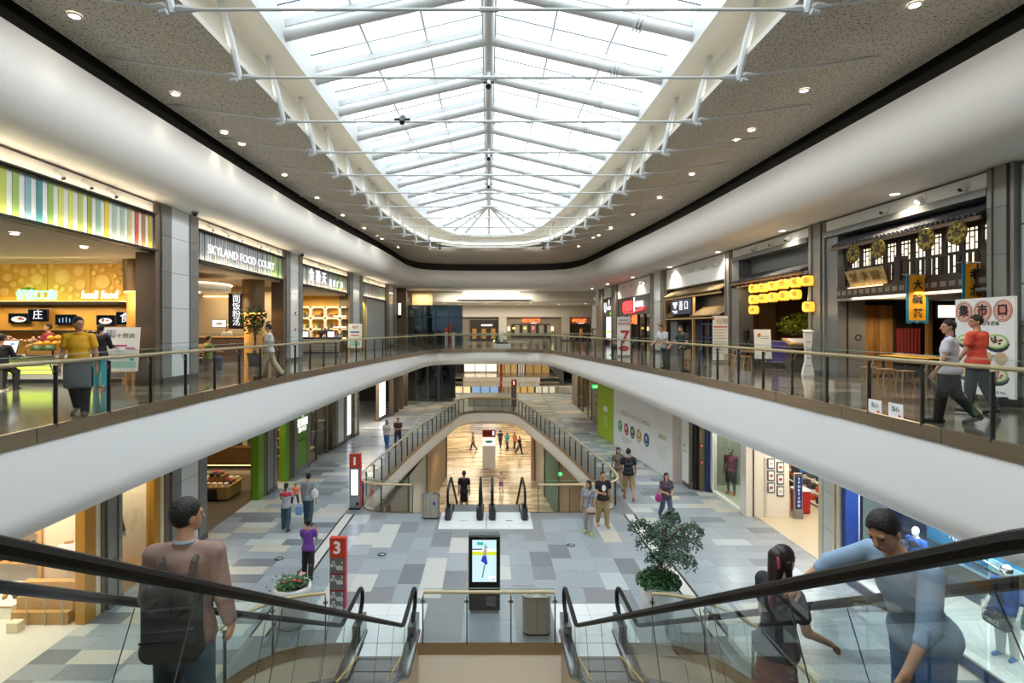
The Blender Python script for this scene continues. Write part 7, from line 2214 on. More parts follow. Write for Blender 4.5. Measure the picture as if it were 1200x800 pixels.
for k, x in enumerate((-2.2, -1.94)):
 MB().box(x - .05, x + .05, 19.275, 19.29, .5, .62).build('sorting_mark', mat('mark_%d' % k, ('#a8b04a', '#4a5a9a')[k], .5), b)
def planter(x, y, r, h, label):
 t = thing('planter', label, 'planter', (x, y, 0))
 MB().lathe([(r * .72, 0), (r * .8, .03), (r * .98, h * .7), (r, h * .92), (r * .97, h), (r * .86, h), (r * .84, h * .9)], (x, y, 0), 32, cap=False).build('bowl', mat('planter_white', '#e8e9e8', .35), t, smooth='all')
 MB().lathe([(.001, h * .9), (r * .85, h * .9)], (x, y, 0), 24, cap=False).build('soil', mat('soil', '#3a2a1e', .9), t)
 MB().lathe([(r * .6, 0), (r * .6, -.0), (r * .72, .0)], (x, y, .001), 20, cap=False).build('foot', M_stone_dark, t)
 return t
planter(-4.5, 12.5, .42, .9, 'white planter bowl of red flowers beside the left curved railing')
planter(3.95, 12.75, .42, .86, 'white planter bowl under the small tree by the right curved railing')
rnd = random.Random(21)
def leaves(name, pts, L, W, m, par, droop=.4):
 mb = MB()
 for p in pts:
  a = Vector((rnd.uniform(-1, 1), rnd.uniform(-1, 1), rnd.uniform(-droop, droop))).normalized()
  b = a.cross(Vector((rnd.uniform(-.4, .4), rnd.uniform(-.4, .4), 1))).normalized()
  l, w = L * rnd.uniform(.7, 1.2), W * rnd.uniform(.7, 1.2)
  up = a.cross(b) * w * .35
  mb.add([p - a * l * .5, p + b * w * .5 + up, p + a * l * .5, p - b * w * .5 + up], [(0, 1, 2), (0, 2, 3)])
 return mb.build(name, m, par, kind='stuff')
fl = thing('red_flowers', 'low green plants with red and pink blossoms in the left white planter', 'flowers', (-4.5, 12.5, .82))
leaves('leaves', [Vector((-4.5 + rnd.gauss(0, .17), 12.5 + rnd.gauss(0, .15), .93 + abs(rnd.gauss(0, .06)))) for _ in range(420)], .1, .06, mat('flower_leaf', '#3f6b35', .5), fl)
for (x, z, c) in ((-4.55, 1.02, '#d84a5a'), (-4.42, 1.05, '#c93a4a'), (-4.22, 1.2, '#e87a8a'), (-4.3, 1.03, '#d84a5a'), (-4.7, 1.0, '#c93a4a')):
 mb = MB()
 for q in range(5):
  a = q * 2 * PI / 5
  mb.ell((x + .03 * math.cos(a), 12.4 + .03 * math.sin(a), z), (.03, .03, .012), 6, 4)
 mb.build('blossom', mat('blossom_' + c, c, .6), fl, kind='stuff')
 MB().tube([(x, 12.45, .85), (x, 12.4, z)], .008, 5).build('stem', mat('stem_green'), fl)
tr = thing('small_tree', 'small green tree with a bare brown trunk in the right white planter', 'tree', (3.95, 12.75, .8))
MB().tube([(3.95, 12.75, .8), (4.0, 12.75, 1.2), (4.03, 12.72, 1.55), (4.12, 12.7, 1.95)], [.085, .07, .06, .035], 10).build('trunk', mat('bark_brown', '#6b4a35', .7, bump=(20, .6)), tr, smooth=True)
clumps = [(4.15, 12.7, 2.2, .45, .14), (3.75, 12.6, 1.95, .38, .15), (4.6, 12.7, 1.9, .36, .14), (4.05, 12.3, 1.72, .42, .16), (4.4, 12.45, 1.55, .36, .14), (3.55, 12.75, 2.25, .3, .1), (4.75, 12.8, 2.15, .28, .1),
 (4.1, 13.0, 2.0, .4, .15), (3.85, 12.45, 1.62, .3, .12), (4.3, 12.9, 2.42, .22, .08), (4.25, 12.6, 1.85, .4, .18)]
pts = []
for (x, y, z, r, hh) in clumps:
 for _ in range(330):
  a, q = rnd.uniform(0, 2 * PI), math.sqrt(rnd.random())
  pts.append(Vector((x + r * q * math.cos(a), y + r * q * math.sin(a) * .8, z + rnd.gauss(0, hh * .5) - .18 * q * q)))
 MB().tube([(4.08, 12.71, 1.75), ((4.08 + x) / 2, (12.71 + y) / 2, (1.85 + z) / 2 + .05), (x, y, z)], [.03, .02, .01], 6).build('branch', mat('bark_brown'), tr, smooth=True)
leaves('foliage', pts, .085, .045, mat('tree_leaf', '#41604a', .45), tr, .7)
uc = thing('ground_cover', 'dense dark green foliage filling the right white planter', 'plant', (3.95, 12.75, .8))
pts = []
for _ in range(1500):
 a, q = rnd.uniform(0, 2 * PI), math.sqrt(rnd.random())
 pts.append(Vector((3.95 + .5 * q * math.cos(a), 12.72 + .46 * q * math.sin(a), .84 + .26 * (1 - q * q) + rnd.gauss(0, .03) + .03)))
leaves('foliage', pts, .11, .08, mat('cover_leaf', '#2f5a2c', .4), uc, .5)
MB().lathe([(.38, 0), (.3, .14), (.1, .2), (.001, .21)], (3.95, 12.75, .8), 16).build('stems', mat('cover_dark', '#22391f', .8), uc)
for k, (x, y, lab) in enumerate(((-6.15, 16.0, 'left of the girl in purple'), (-6.6, 13.0, 'lower left, below the backpack man'), (-3.2, 16.3, 'right of the totem with the 3'), (2.55, 17.0, 'on the centre floor below the couple'), (5.9, 18.3, 'near the woman with the pink bag'),
 (5.6, 23.6, 'by the foot of the white hoarding'), (-5.4, 26.0, 'left, above the information totem'))):
 t = thing('floor_sticker', 'round black floor sticker with a green arrow, ' + lab, 'sticker', (x, y, 0))
 MB().lathe([(.001, .006), (.13, .006), (.135, .001)], (x, y, 0), 20, cap=False).build('disc', M_ink, t)
 MB().add([(x - .06, y - .02, .008), (x + .03, y - .02, .008), (x + .03, y - .05, .008), (x + .09, y, .008), (x + .03, y + .05, .008), (x + .03, y + .02, .008), (x - .06, y + .02, .008)], [(0, 1, 2, 3, 4, 5, 6)]).build('arrow', mat('arrow_mint', '#bfe8cf', .5), t)
for k, (x, y, lab) in enumerate(((0, 17.5, 'near'), (0, 25, 'middle'), (0, 30, 'far'))):
 t = thing('track_spotlight', 'black spotlight cluster clipped to the skylight ridge, %s one' % lab, 'spotlight', (x, y, 14.95))
 MB().box(x - .05, x + .05, y - .05, y + .05, 14.55, 14.96).build('stem', M_white, t)
 MB().tube([(x - .02, y - .1, 14.45), (x - .02, y + .12, 14.55)], .09, 10).build('lamp_body', M_black, t)
 MB().tube([(x - .18, y, 14.62), (x + .16, y, 14.62)], .03, 6).build('arm', M_darkmetal, t)
for k, (x, y, s) in enumerate(((-3.55, 33.5, -1), (3.9, 33.5, 1))):
 t = thing('camera_arm', 'dark camera arm hanging below the %s edge of the skylight' % ('left' if s < 0 else 'right'), 'camera', (x, y, 12.0))
 MB().tube([(x + .1 * s, y, 12.0), (x + .1 * s, y, 12.4)], .025, 6).build('clamp', M_black, t)
 MB().tube([(x - .75, y, 11.97), (x + .75, y, 11.97)], .04, 6).build('bar', M_black, t)
 MB().tube([(x - .55 * s, y, 11.93), (x - .55 * s, y, 11.65)], .03, 6).build('drop', M_black, t)
 MB().tube([(x - .55 * s, y - .15, 11.6), (x - .55 * s, y + .12, 11.66)], .08, 8).build('lamp_body', M_darkmetal, t)
t = thing('camera_arm', 'small dark camera clipped to the third tie rod, left of centre', 'camera', (-2.2, 13.87, 12.0))
MB().tube([(-2.4, 13.87, 12.06), (-2.0, 13.87, 12.06)], .03, 6).build('bar', M_black, t)
MB().tube([(-2.2, 13.8, 11.95), (-2.2, 13.95, 12.15)], .07, 8).build('lamp_body', M_darkmetal, t)
# ================================================================== people
def sdf_mesh(prims, vox, cut=None):
 """prims: ('c', p, q, r0, r1, k) tapered capsule | ('e', c, radii, R, k) ellipsoid; smooth union, surface nets"""
 lo = np.full(3, 1e9)
 hi = -lo
 for p in prims:
  if p[0] == 'c':
   r = max(p[3], p[4])
   a, b = np.array(p[1]), np.array(p[2])
   lo = np.minimum(lo, np.minimum(a, b) - r)
   hi = np.maximum(hi, np.maximum(a, b) + r)
  else:
   r = max(p[2])
   lo = np.minimum(lo, np.array(p[1]) - r)
   hi = np.maximum(hi, np.array(p[1]) + r)
 lo -= vox * 2.5
 hi += vox * 2.5
 n = np.ceil((hi - lo) / vox).astype(int) + 1
 F = np.full(n, 1.0, dtype=np.float32)
 ax = [lo[i] + vox * np.arange(n[i]) for i in range(3)]
 for p in prims:
  k = p[-1]
  if p[0] == 'c':
   a, b = np.array(p[1], float), np.array(p[2], float)
   r = max(p[3], p[4])
   l, h = np.minimum(a, b) - r, np.maximum(a, b) + r
  else:
   r = max(p[2])
   l, h = np.array(p[1]) - r, np.array(p[1]) + r
  m = k + vox * 3
  i0 = np.maximum(0, np.floor((l - m - lo) / vox).astype(int))
  i1 = np.minimum(n, np.ceil((h + m - lo) / vox).astype(int) + 1)
  X, Y, Z = np.meshgrid(ax[0][i0[0]:i1[0]], ax[1][i0[1]:i1[1]], ax[2][i0[2]:i1[2]], indexing='ij')
  if p[0] == 'c':
   d = b - a
   dd = max(1e-9, d.dot(d))
   t = np.clip(((X - a[0]) * d[0] + (Y - a[1]) * d[1] + (Z - a[2]) * d[2]) / dd, 0, 1)
   D = np.sqrt((X - a[0] - t * d[0]) ** 2 + (Y - a[1] - t * d[1]) ** 2 + (Z - a[2] - t * d[2]) ** 2) - (p[3] + (p[4] - p[3]) * t)
  else:
   c, rr, R = p[1], p[2], p[3]
   x, y, z = X - c[0], Y - c[1], Z - c[2]
   if R is not None:
    x, y, z = (R[0][0] * x + R[1][0] * y + R[2][0] * z, R[0][1] * x + R[1][1] * y + R[2][1] * z, R[0][2] * x + R[1][2] * y + R[2][2] * z)
   k0 = np.sqrt((x / rr[0]) ** 2 + (y / rr[1]) ** 2 + (z / rr[2]) ** 2)
   k1 = np.sqrt((x / rr[0] ** 2) ** 2 + (y / rr[1] ** 2) ** 2 + (z / rr[2] ** 2) ** 2) + 1e-9
   D = np.where(k0 < .05, -min(rr), k0 * (k0 - 1) / k1)
  S = F[i0[0]:i1[0], i0[1]:i1[1], i0[2]:i1[2]]
  D = D.astype(np.float32)
  hh = np.maximum(k - np.abs(S - D), 0) / max(k, 1e-6)
  F[i0[0]:i1[0], i0[1]:i1[1], i0[2]:i1[2]] = np.minimum(S, D) - hh * hh * k * .25
 if cut is not None:
  X, Y, Z = np.meshgrid(*ax, indexing='ij')
  F = np.maximum(F, cut(X, Y, Z).astype(np.float32))
 neg = F < 0
 cs = [n[0] - 1, n[1] - 1, n[2] - 1]
 acc = np.zeros((cs[0], cs[1], cs[2], 3), dtype=np.float32)
 cnt = np.zeros(cs, dtype=np.float32)
 offs = [(i, j, k) for i in (0, 1) for j in (0, 1) for k in (0, 1)]
 def sl(o):
  return (slice(o[0], o[0] + cs[0]), slice(o[1], o[1] + cs[1]), slice(o[2], o[2] + cs[2]))
 for a in offs:
  for axis in range(3):
   if a[axis]:
    continue
   b = list(a)
   b[axis] = 1
   fa, fb = F[sl(a)], F[sl(b)]
   cr = neg[sl(a)] != neg[sl(b)]
   t = np.where(cr, fa / np.where(cr, fa - fb, 1), 0)
   for q in range(3):
    acc[..., q] += np.where(cr, a[q] + (t if q == axis else 0), 0)
   cnt += cr
 act = cnt > 0
 idx = np.full(cs, -1, dtype=np.int64)
 ids = np.argwhere(act)
 idx[act] = np.arange(len(ids))
 V = (acc[act] / cnt[act][:, None] + ids) * vox + lo
 faces = []
 for axis in range(3):
  u, v = (axis + 1) % 3, (axis + 2) % 3
  s0 = [slice(None)] * 3
  s1 = [slice(None)] * 3
  s0[axis] = slice(0, n[axis] - 1)
  s1[axis] = slice(1, n[axis])
  cr = neg[tuple(s0)] != neg[tuple(s1)]
  e = np.argwhere(cr)
  ok = (e[:, u] > 0) & (e[:, v] > 0) & (e[:, u] < n[u] - 1) & (e[:, v] < n[v] - 1)
  e = e[ok]
  fl = neg[tuple(s0)][tuple(e.T)]
  du = np.zeros(3, int)
  dv = np.zeros(3, int)
  du[u] = 1
  dv[v] = 1
  q = [idx[tuple((e - du - dv).T)], idx[tuple((e - dv).T)], idx[tuple(e.T)], idx[tuple((e - du).T)]]
  f = np.stack(q, 1)
  f[~fl] = f[~fl][:, ::-1]
  faces.append(f)
 return V, np.concatenate(faces)
def mesh_obj(name, parts, m, parent, label=None):
 vs, fs, k = [], [], 0
 for V, Fc in parts:
  vs.append(V)
  fs.append(Fc + k)
  k += len(V)
 V = np.concatenate(vs)
 Fc = np.concatenate(fs)
 me = bpy.data.meshes.new(name)
 me.vertices.add(len(V))
 me.vertices.foreach_set('co', V.astype(np.float32).ravel())
 me.loops.add(len(Fc) * 4)
 me.loops.foreach_set('vertex_index', Fc.astype(np.int32).ravel())
 me.polygons.add(len(Fc))
 me.polygons.foreach_set('loop_start', np.arange(0, len(Fc) * 4, 4, dtype=np.int32))
 me.polygons.foreach_set('use_smooth', np.ones(len(Fc), dtype=bool))
 me.update(calc_edges=True)
 me.materials.append(m)
 o = bpy.data.objects.new(name, me)
 COL.objects.link(o)
 o.parent = parent
 return tagit(o, label)
def vec(*a):
 return np.array(a, float)
def rx(v, a, c):
 v = v - c
 return c + vec(v[0], v[1] * math.cos(a) + v[2] * math.sin(a), -v[1] * math.sin(a) + v[2] * math.cos(a))
M_skin = mat('skin_tan', '#c08e6e', .5)
M_skinpale = mat('skin_pale', '#d3a585', .5)
M_hair = mat('hair_black', '#17130f', .6, bump=(70, .8))
M_manq = mat('mannequin_white', '#f1f0ec', .35)
M_manqg = mat('mannequin_grey', '#4a4a4e', .4)
M_eye = mat('eye_dark', '#1d1512', .3)
M_lip = mat('lip_rose', '#a05c50', .5)
def person(label, loc, h, rzz, shirt=None, trousers=None, shoes='#2a2a2c', lean=0.0, yaw=0.0, arms=((.1, .12, .2, 0), (.1, .12, .2, 0)), legs=((.0, .04, .03), (.0, .04, .03)), sleeve=.5, leg_len=1.0,
 hair='short', skin=None, vox=.0165, fem=False, skirt=None, hip_z=None, category='person', name='person', hem=.47, extra=None, ears=True, width=1.0, apron=None, pitch=0.0, haircol=None, collar=None):
 """arms: (left, right) of (forward swing, outward, elbow, inward); legs: (hip forward, outward, knee); the figure faces +Y before rotation"""
 t = thing(name, label, category, loc, rzz)
 skin = skin or M_skin
 W = width * (.9 if fem else 1.0)
 hip = vec(0, 0, .525 * h)
 sh_w, hp_w = .108 * h * W, .05 * h
 chestc, neckb, headc = vec(0, .0, .72 * h), vec(0, -.005 * h, .83 * h), vec(0, .012 * h, .928 * h)
 T = lambda p: rx(np.array(p, float), lean, hip)
 J = {}
 feet = []
 low = 1e9
 for i, s in enumerate((-1, 1)):
  hf, ho, kn = legs[i]
  a = vec(s * hp_w, 0, .515 * h)
  k = a + .245 * h * vec(s * math.sin(ho), math.sin(hf) * math.cos(ho), -math.cos(hf) * math.cos(ho))
  sa = hf - kn
  an = k + .238 * h * vec(s * math.sin(ho) * .3, math.sin(sa), -math.cos(sa))
  fp = -min(0, sa) * .8
  toe = an + vec(s * .012 * h, .1 * h * math.cos(fp), -.028 * h - .1 * h * math.sin(fp))
  heel = an + vec(0, -.028 * h, -.024 * h)
  J['leg%d' % i] = (a, k, an, toe, heel)
  low = min(low, toe[2] - .017 * h, heel[2] - .02 * h)
 dz = -low if hip_z is None else hip_z - .525 * h
 sp = vec(0, 0, dz)
 def U(p):
  return np.array(p, float) + sp
 body, shirt_p, tr_p = [], [], []
 E = lambda c, r, R=None, k=.03: ('e', tuple(U(c)), tuple(r), R, k)
 Cp = lambda a, b, r0, r1, k=.025: ('c', tuple(U(a)), tuple(U(b)), r0, r1, k)
 Rl = [[1, 0, 0], [0, math.cos(lean), math.sin(lean)], [0, -math.sin(lean), math.cos(lean)]]
 torso = [((0, 0, .515 * h), (.088 * h * W, .064 * h, .07 * h)), ((0, .004 * h, .60 * h), (.076 * h * W, .056 * h, .09 * h)), ((0, .004 * h, .70 * h), (.09 * h * W, .064 * h, .09 * h)),
  ((0, -.002 * h, .765 * h), (.1 * h * W, .056 * h, .05 * h))]
 for c, r in torso:
  body.append(E(T(c), r, Rl))
 if fem:
  for s in (-1, 1):
   body.append(E(T((s * .042 * h, .05 * h, .715 * h)), (.036 * h, .03 * h, .036 * h), Rl))
 body.append(Cp(T(neckb - vec(0, 0, .04 * h)), T(neckb + vec(0, .008 * h, .05 * h)), .034 * h, .03 * h))
 for s in (-1, 1):
  body.append(Cp(T((s * .03 * h, -.008 * h, .815 * h)), T((s * sh_w, -.004 * h, .79 * h)), .026 * h, .03 * h))
 hands = []
 for i, s in enumerate((-1, 1)):
  sw, ou, el, inw = arms[i]
  a = vec(s * sh_w, -.004 * h, .79 * h)
  d1 = vec(s * math.sin(ou), math.sin(sw) * math.cos(ou), -math.cos(sw) * math.cos(ou))
  e = a + .17 * h * d1
  an = sw + el
  d2 = vec(s * math.sin(ou) * .5 - s * inw, math.sin(an), -math.cos(an))
  d2 /= np.linalg.norm(d2)
  w = e + .145 * h * d2
  a, e, w = T(a), T(e), T(w)
  d2 = (w - e) / np.linalg.norm(w - e)
  J['arm%d' % i] = (a, e, w)
  body.append(Cp(a, e, .028 * h, .023 * h))
  body.append(Cp(e, w, .023 * h, .0155 * h, .015))
  fwd = vec(0, 1, 0)
  side = np.cross(d2, fwd)
  if np.linalg.norm(side) < .2:
   side = vec(1, 0, 0)
  side /= np.linalg.norm(side)
  nrm = np.cross(side, d2)
  if abs(d2[2]) > .75:
   sd, nm = nrm, side * (-s)
  else:
   sd, nm = side, -nrm
  hl = .105 * h
  hp = [Cp(w - d2 * .01 * h, w + d2 * .02 * h, .0155 * h, .016 * h, .008)]
  for q, (o, L) in enumerate(((-.017, .9), (-.006, 1.0), (.006, .95), (.016, .78))):
   b0 = w + d2 * .02 * h + sd * o * .6 * h
   b1 = w + d2 * .052 * h + sd * o * h
   c1 = b1 + (d2 * .9 + nm * .35) * .026 * h * L
   c2 = c1 + (d2 * .6 + nm * .8) * .024 * h * L
   r = .0058 * h
   hp += [Cp(b0, b1, .0105 * h, .0082 * h, .006), Cp(b1, c1, r * 1.12, r, .002), Cp(c1, c2, r, r * .82, .002)]
  t0 = w + d2 * .018 * h - sd * .012 * h
  t1 = t0 + (d2 * .7 - sd * .75 + nm * .35) * .028 * h
  t2 = t1 + (d2 * .95 - sd * .15 + nm * .3) * .024 * h
  hp += [Cp(t0, t1, .0085 * h, .0068 * h, .004), Cp(t1, t2, .0068 * h, .0055 * h, .002)]
  hands.append(hp)
 for i in range(2):
  a, k, an, toe, heel = J['leg%d' % i]
  body += [Cp(a, k, .052 * h * W, .034 * h), Cp(k, an, .033 * h, .021 * h), E(k + (an - k) * .3 + vec(0, -.012 * h, 0), (.03 * h, .032 * h, .065 * h)), Cp(heel, toe, .02 * h, .015 * h, .012)]
 hc = headc
 Ry = Matrix.Rotation(yaw, 3, 'Z') @ Matrix.Rotation(-pitch, 3, 'X')
 Rt = Matrix(Rl)
 Rt = Matrix.Rotation(-lean * .45, 3, 'X')
 RR = Rt @ Ry
 H0 = vec(*T(headc))
 def HP(x, y, z):
  v = RR @ Vector((x * h, y * h, z * h))
  return H0 + vec(v.x, v.y, v.z)
 Rh = [[RR[r][c] for c in range(3)] for r in range(3)]
 Rh = [[RR[i][j] for j in range(3)] for i in range(3)]
 head = [('e', tuple(U(HP(0, -.004, .01))), (.043 * h, .053 * h, .055 * h), Rh, .01), ('e', tuple(U(HP(0, .012, -.022))), (.036 * h, .04 * h, .045 * h), Rh, .02),
  ('e', tuple(U(HP(0, .034, -.05))), (.018 * h, .014 * h, .012 * h), Rh, .015),
  ('c', tuple(U(HP(0, .052, .004))), tuple(U(HP(0, .062, -.016))), .0055 * h, .0085 * h, .008),
  ('c', tuple(U(HP(-.022, .046, .013))), tuple(U(HP(.022, .046, .013))), .0065 * h, .0065 * h, .01),
  ('c', tuple(U(HP(-.01, .05, -.033))), tuple(U(HP(.01, .05, -.033))), .0055 * h, .0055 * h, .008),
  ('c', tuple(U(T(neckb + vec(0, .006 * h, .03 * h)))), tuple(U(HP(0, -.008, -.03))), .03 * h, .03 * h, .02)]
 for s in (-1, 1):
  head.append(('e', tuple(U(HP(s * .044, -.002, -.006))), (.007 * h, .014 * h, .02 * h), Rh, .004))
 hv = max(.0065, vox * .55)
 mesh_obj('body', [sdf_mesh(body, vox), sdf_mesh(head, hv)] + [sdf_mesh(hp, max(.005, hv * .75)) for hp in hands], skin, t)
 for s in (-1, 1):
  if category == 'person':
   V, Fc = sdf_mesh([('e', tuple(U(HP(s * .0185, .0475, .0))), (.0065 * h, .004 * h, .0032 * h), Rh, .001)], .0035)
   mesh_obj('eye', [(V, Fc)], M_eye, t)
 if category == 'person':
  V, Fc = sdf_mesh([('e', tuple(U(HP(0, .0545, -.034))), (.012 * h, .004 * h, .003 * h), Rh, .001)], .0035)
  mesh_obj('mouth', [(V, Fc)], M_lip, t)
 if hair:
  Hc = U(HP(0, 0, 0))
  n_ = RR @ Vector((0, .78, -.62))
  cap = [('e', tuple(U(HP(0, -.006, .014))), (.049 * h, .06 * h, .062 * h), Rh, .01)]
  d0 = .009 * h
  def cutf(X, Y, Z):
   return (X - Hc[0]) * n_.x + (Y - Hc[1]) * n_.y + (Z - Hc[2]) * n_.z - d0 + .005 * np.sin(X * 95 + Y * 40) * np.sin(Z * 80 + X * 30)
  parts = [sdf_mesh(cap, hv, cutf)]
  if hair == 'long':
   lock = [('c', tuple(U(HP(0, -.04, .02))), tuple(U(HP(0, -.055, -.1))), .042 * h, .03 * h, .02), ('c', tuple(U(HP(-.04, -.012, .0))), tuple(U(HP(-.04, .0, -.1))), .018 * h, .012 * h, .02),
    ('c', tuple(U(HP(.04, -.012, .0))), tuple(U(HP(.04, .0, -.1))), .018 * h, .012 * h, .02)]
   parts.append(sdf_mesh(lock, hv))
  elif hair == 'bun':
   parts.append(sdf_mesh([('e', tuple(U(HP(0, -.065, .0))), (.03 * h, .028 * h, .03 * h), Rh, .01)], hv))
  elif hair == 'tail':
   parts.append(sdf_mesh([('c', tuple(U(HP(0, -.06, .01))), tuple(U(HP(0, -.085, -.09))), .022 * h, .01 * h, .01)], hv))
  mesh_obj('hair', parts, haircol or M_hair, t)
 g = .0075 * h + .004
 ht = hem * h
 cz = max(.012, vox * .9)
 if shirt:
  P_ = [('e', p[1], tuple(r + g * (2.5, 1.8, 1.2, 1, 1, 1)[q] for r in p[2]), p[3], p[4]) for q, p in enumerate(body[:4 + (2 if fem else 0)])]
  hemc = U(T((0, 0, ht + .03 * h)))
  P_.append(('e', tuple(hemc), (.095 * h * W + g * 2.4, .077 * h + g * 2.4, .075 * h), Rl, .03))
  for i, s in enumerate((-1, 1)):
   a, e, w = J['arm%d' % i]
   P_.append(Cp(T((s * .03 * h, -.008 * h, .812 * h)), a, .027 * h, .03 * h + g))
   if sleeve <= 1:
    P_.append(Cp(a, a + (e - a) * (sleeve * 1.05), .03 * h + g, .028 * h + g * 1.3, .012))
   else:
    P_ += [Cp(a, e, .03 * h + g, .025 * h + g, .012), Cp(e, e + (w - e) * (sleeve - 1), .025 * h + g, .018 * h + g, .012)]
  nb = U(T(neckb + vec(0, .01 * h, .012 * h)))
  up = vec(0, math.sin(lean), math.cos(lean))
  hb = U(T((0, 0, ht)))
  def cs(X, Y, Z):
   top = (X - nb[0]) * 0 + (Y - nb[1]) * up[1] + (Z - nb[2]) * up[2]
   bot = -((Y - hb[1]) * up[1] + (Z - hb[2]) * up[2])
   rad = .16 * h
   near = np.sqrt((X - hb[0]) ** 2 + (Y - hb[1]) ** 2)
   arm = near > .135 * h * W + .02
   return np.maximum(top, np.where(arm, -1, bot))
  mesh_obj('shirt', [sdf_mesh(P_, cz, cs)], shirt, t)
 if collar:
  nc = U(T(neckb + vec(0, .003 * h, .004 * h)))
  MBc = MB().tube([(nc[0] + .038 * h * math.cos(a), nc[1] + .039 * h * math.sin(a), nc[2] + .006 * h * -math.sin(a)) for a in np.linspace(0, 2 * PI, 19)[:-1]], .0095 * h, 6, closed=True).build('collar', collar, None, smooth=True)
  MBc.parent = t
 g2 = g * .9
 if trousers:
  P_ = [('e', body[0][1], tuple(r + .003 for r in body[0][2]), Rl, .02), E(T((0, .003 * h, .555 * h)), (.078 * h * W + g2 * .6, .058 * h + g2 * .6, .04 * h), Rl)]
  for i in range(2):
   a, k, an, toe, heel = J['leg%d' % i]
   if leg_len <= .55:
    P_.append(Cp(a, a + (k - a) * leg_len * 2, .053 * h * W + g2, .045 * h + g2 * 1.5, .02))
   else:
    P_ += [Cp(a, k, .053 * h * W + g2, .042 * h + g2, .02), Cp(k, k + (an - k) * min(1, leg_len * 2 - 1) * 1.02, .043 * h + g2, .03 * h + g2, .02)]
  bz = U((0, 0, 0))[2]
  mesh_obj('trousers', [sdf_mesh(P_, cz)], trousers, t)
 if skirt:
  m, z0, z1 = skirt[:3]
  fl = skirt[3] if len(skirt) > 3 else .1
  P_ = [('e', body[0][1], tuple(r + g2 * 1.2 for r in body[0][2]), Rl, .03)]
  la, ra = J['leg0'], J['leg1']
  mid = lambda f: (la[0] + (la[1] - la[0]) * f + ra[0] + (ra[1] - ra[0]) * f) / 2
  steps = 6
  for i in range(steps):
   f0 = (.525 - z0) + (z0 - z1) * i / steps
   c = np.array(hip) - vec(0, 0, (.525 - z0) * h + (z0 - z1) * h * (i + .5) / steps)
   sp2 = abs(la[1][1] - ra[1][1]) * .25 * i / steps
   P_.append(E(c + vec(0, (la[1][1] + ra[1][1]) / 2 * i / steps, 0), (.088 * h * W + g2 + fl * h * .3 * i / steps, .066 * h + g2 + sp2 + fl * h * .2 * i / steps, .045 * h)))
  bz = U((0, 0, z1 * h))[2]
  mesh_obj('skirt', [sdf_mesh(P_, cz, lambda X, Y, Z: bz - Z)], m, t)
 if apron:
  P_ = [E(np.array(hip) - vec(0, -.02 * h, q * h), (.106 * h, .09 * h, .06 * h), None, .1) for q in np.linspace(-.03, .25, 10)]
  bz, tz = U((0, 0, .27 * h))[2], U((0, 0, .545 * h))[2]
  mesh_obj('apron', [sdf_mesh(P_, cz, lambda X, Y, Z: np.maximum(bz - Z, Z - tz))], apron, t)
 if shoes:
  ms = shoes if not isinstance(shoes, str) else mat('shoe_leather_' + shoes, shoes, .5)
  for i in range(2):
   a, k, an, toe, heel = J['leg%d' % i]
   mesh_obj('shoe', [sdf_mesh([Cp(heel + vec(0, 0, .002 * h), toe, .026 * h, .021 * h, .01), Cp(heel, an - (an - heel) * .35, .025 * h, .024 * h, .01)], .01)], ms, t)
 return t, J, U, T, HP
C_ = lambda n, c='#808080', r=.8: mat('cloth_' + n, c, r)
FRONT = PI
walk = ((.35, .04, .1), (-.3, .04, .35))
walk2 = ((-.28, .04, .4), (.32, .04, .08))
stand = ((.02, .05, .02), (-.02, .05, .02))
rest = ((.06, .14, .15, 0), (.06, .14, .15, 0))
def step_z(Y, Y0, zt):
 k = math.floor((Y - Y0) / .4)
 y = Y0 + .2 + .4 * k
 return y, nose(y + .2, Y0, zt, -99)
y, z = step_z(3.9, 1.58, ZU)
bm, J, U, T, HP = person('man in a mauve-brown shirt and jeans seen from behind on the left near escalator', (-2.11, y, z), 1.8, .15, C_('mauve', '#8f7468'), C_('jeans', '#3f5563'), lean=.04, yaw=-.75, vox=.011, sleeve=1.9,
 arms=((.1, .16, .5, .1), (.0, .2, .45, .05)), legs=((.1, .06, .1), (-.05, .06, .05)), hem=.45, collar=C_('collar_grey', '#8d939b'))
bp = thing('backpack', 'dark grey square backpack on the back of the man on the left escalator', 'backpack', (-2.11, y, z), .15)
h = 1.76
bx_ = []
for sx in (-1, 1):
 for sz in (.5, .78):
  for yy in (-.11, -.165):
   pass
V, Fc = sdf_mesh([('c', (-.115, -.19, z_), (.115, -.19, z_), .07, .07, .03) for z_ in np.linspace(.9, 1.29, 9)] + [('c', (-.13, -.19, .91), (.13, -.19, .91), .07, .07, .03)], .011)
mesh_obj('pack_body', [(V, Fc)], mat('pack_charcoal', '#35332f', .7, bump=(60, .2)), bp)
V, Fc = sdf_mesh([('c', (-.14, -.25, 1.2), (.14, -.25, 1.2), .02, .02, .02), ('c', (-.14, -.25, 1.06), (.14, -.25, 1.06), .018, .018, .02)], .01)
mesh_obj('front_pocket', [(V, Fc)], mat('pack_charcoal'), bp)
o = MB().box(-.165, .165, -.285, -.275, 1.0, 1.012).build('zip', M_black, None)
o.parent = bp
for s in (-1, 1):
 o = MB().tube([(s * .09, -.14, 1.3), (s * .1, -.1, 1.44), (s * .105, -.02, 1.475), (s * .11, .07, 1.43), (s * .13, .11, 1.25), (s * .15, .06, 1.05), (s * .15, -.1, .95)], .022, 6, sx=1.0).build('strap', mat('pack_strap', '#4a443c', .7), None, smooth=True)
 o.parent = bp
y, z = step_z(3.3, 1.58, ZU)
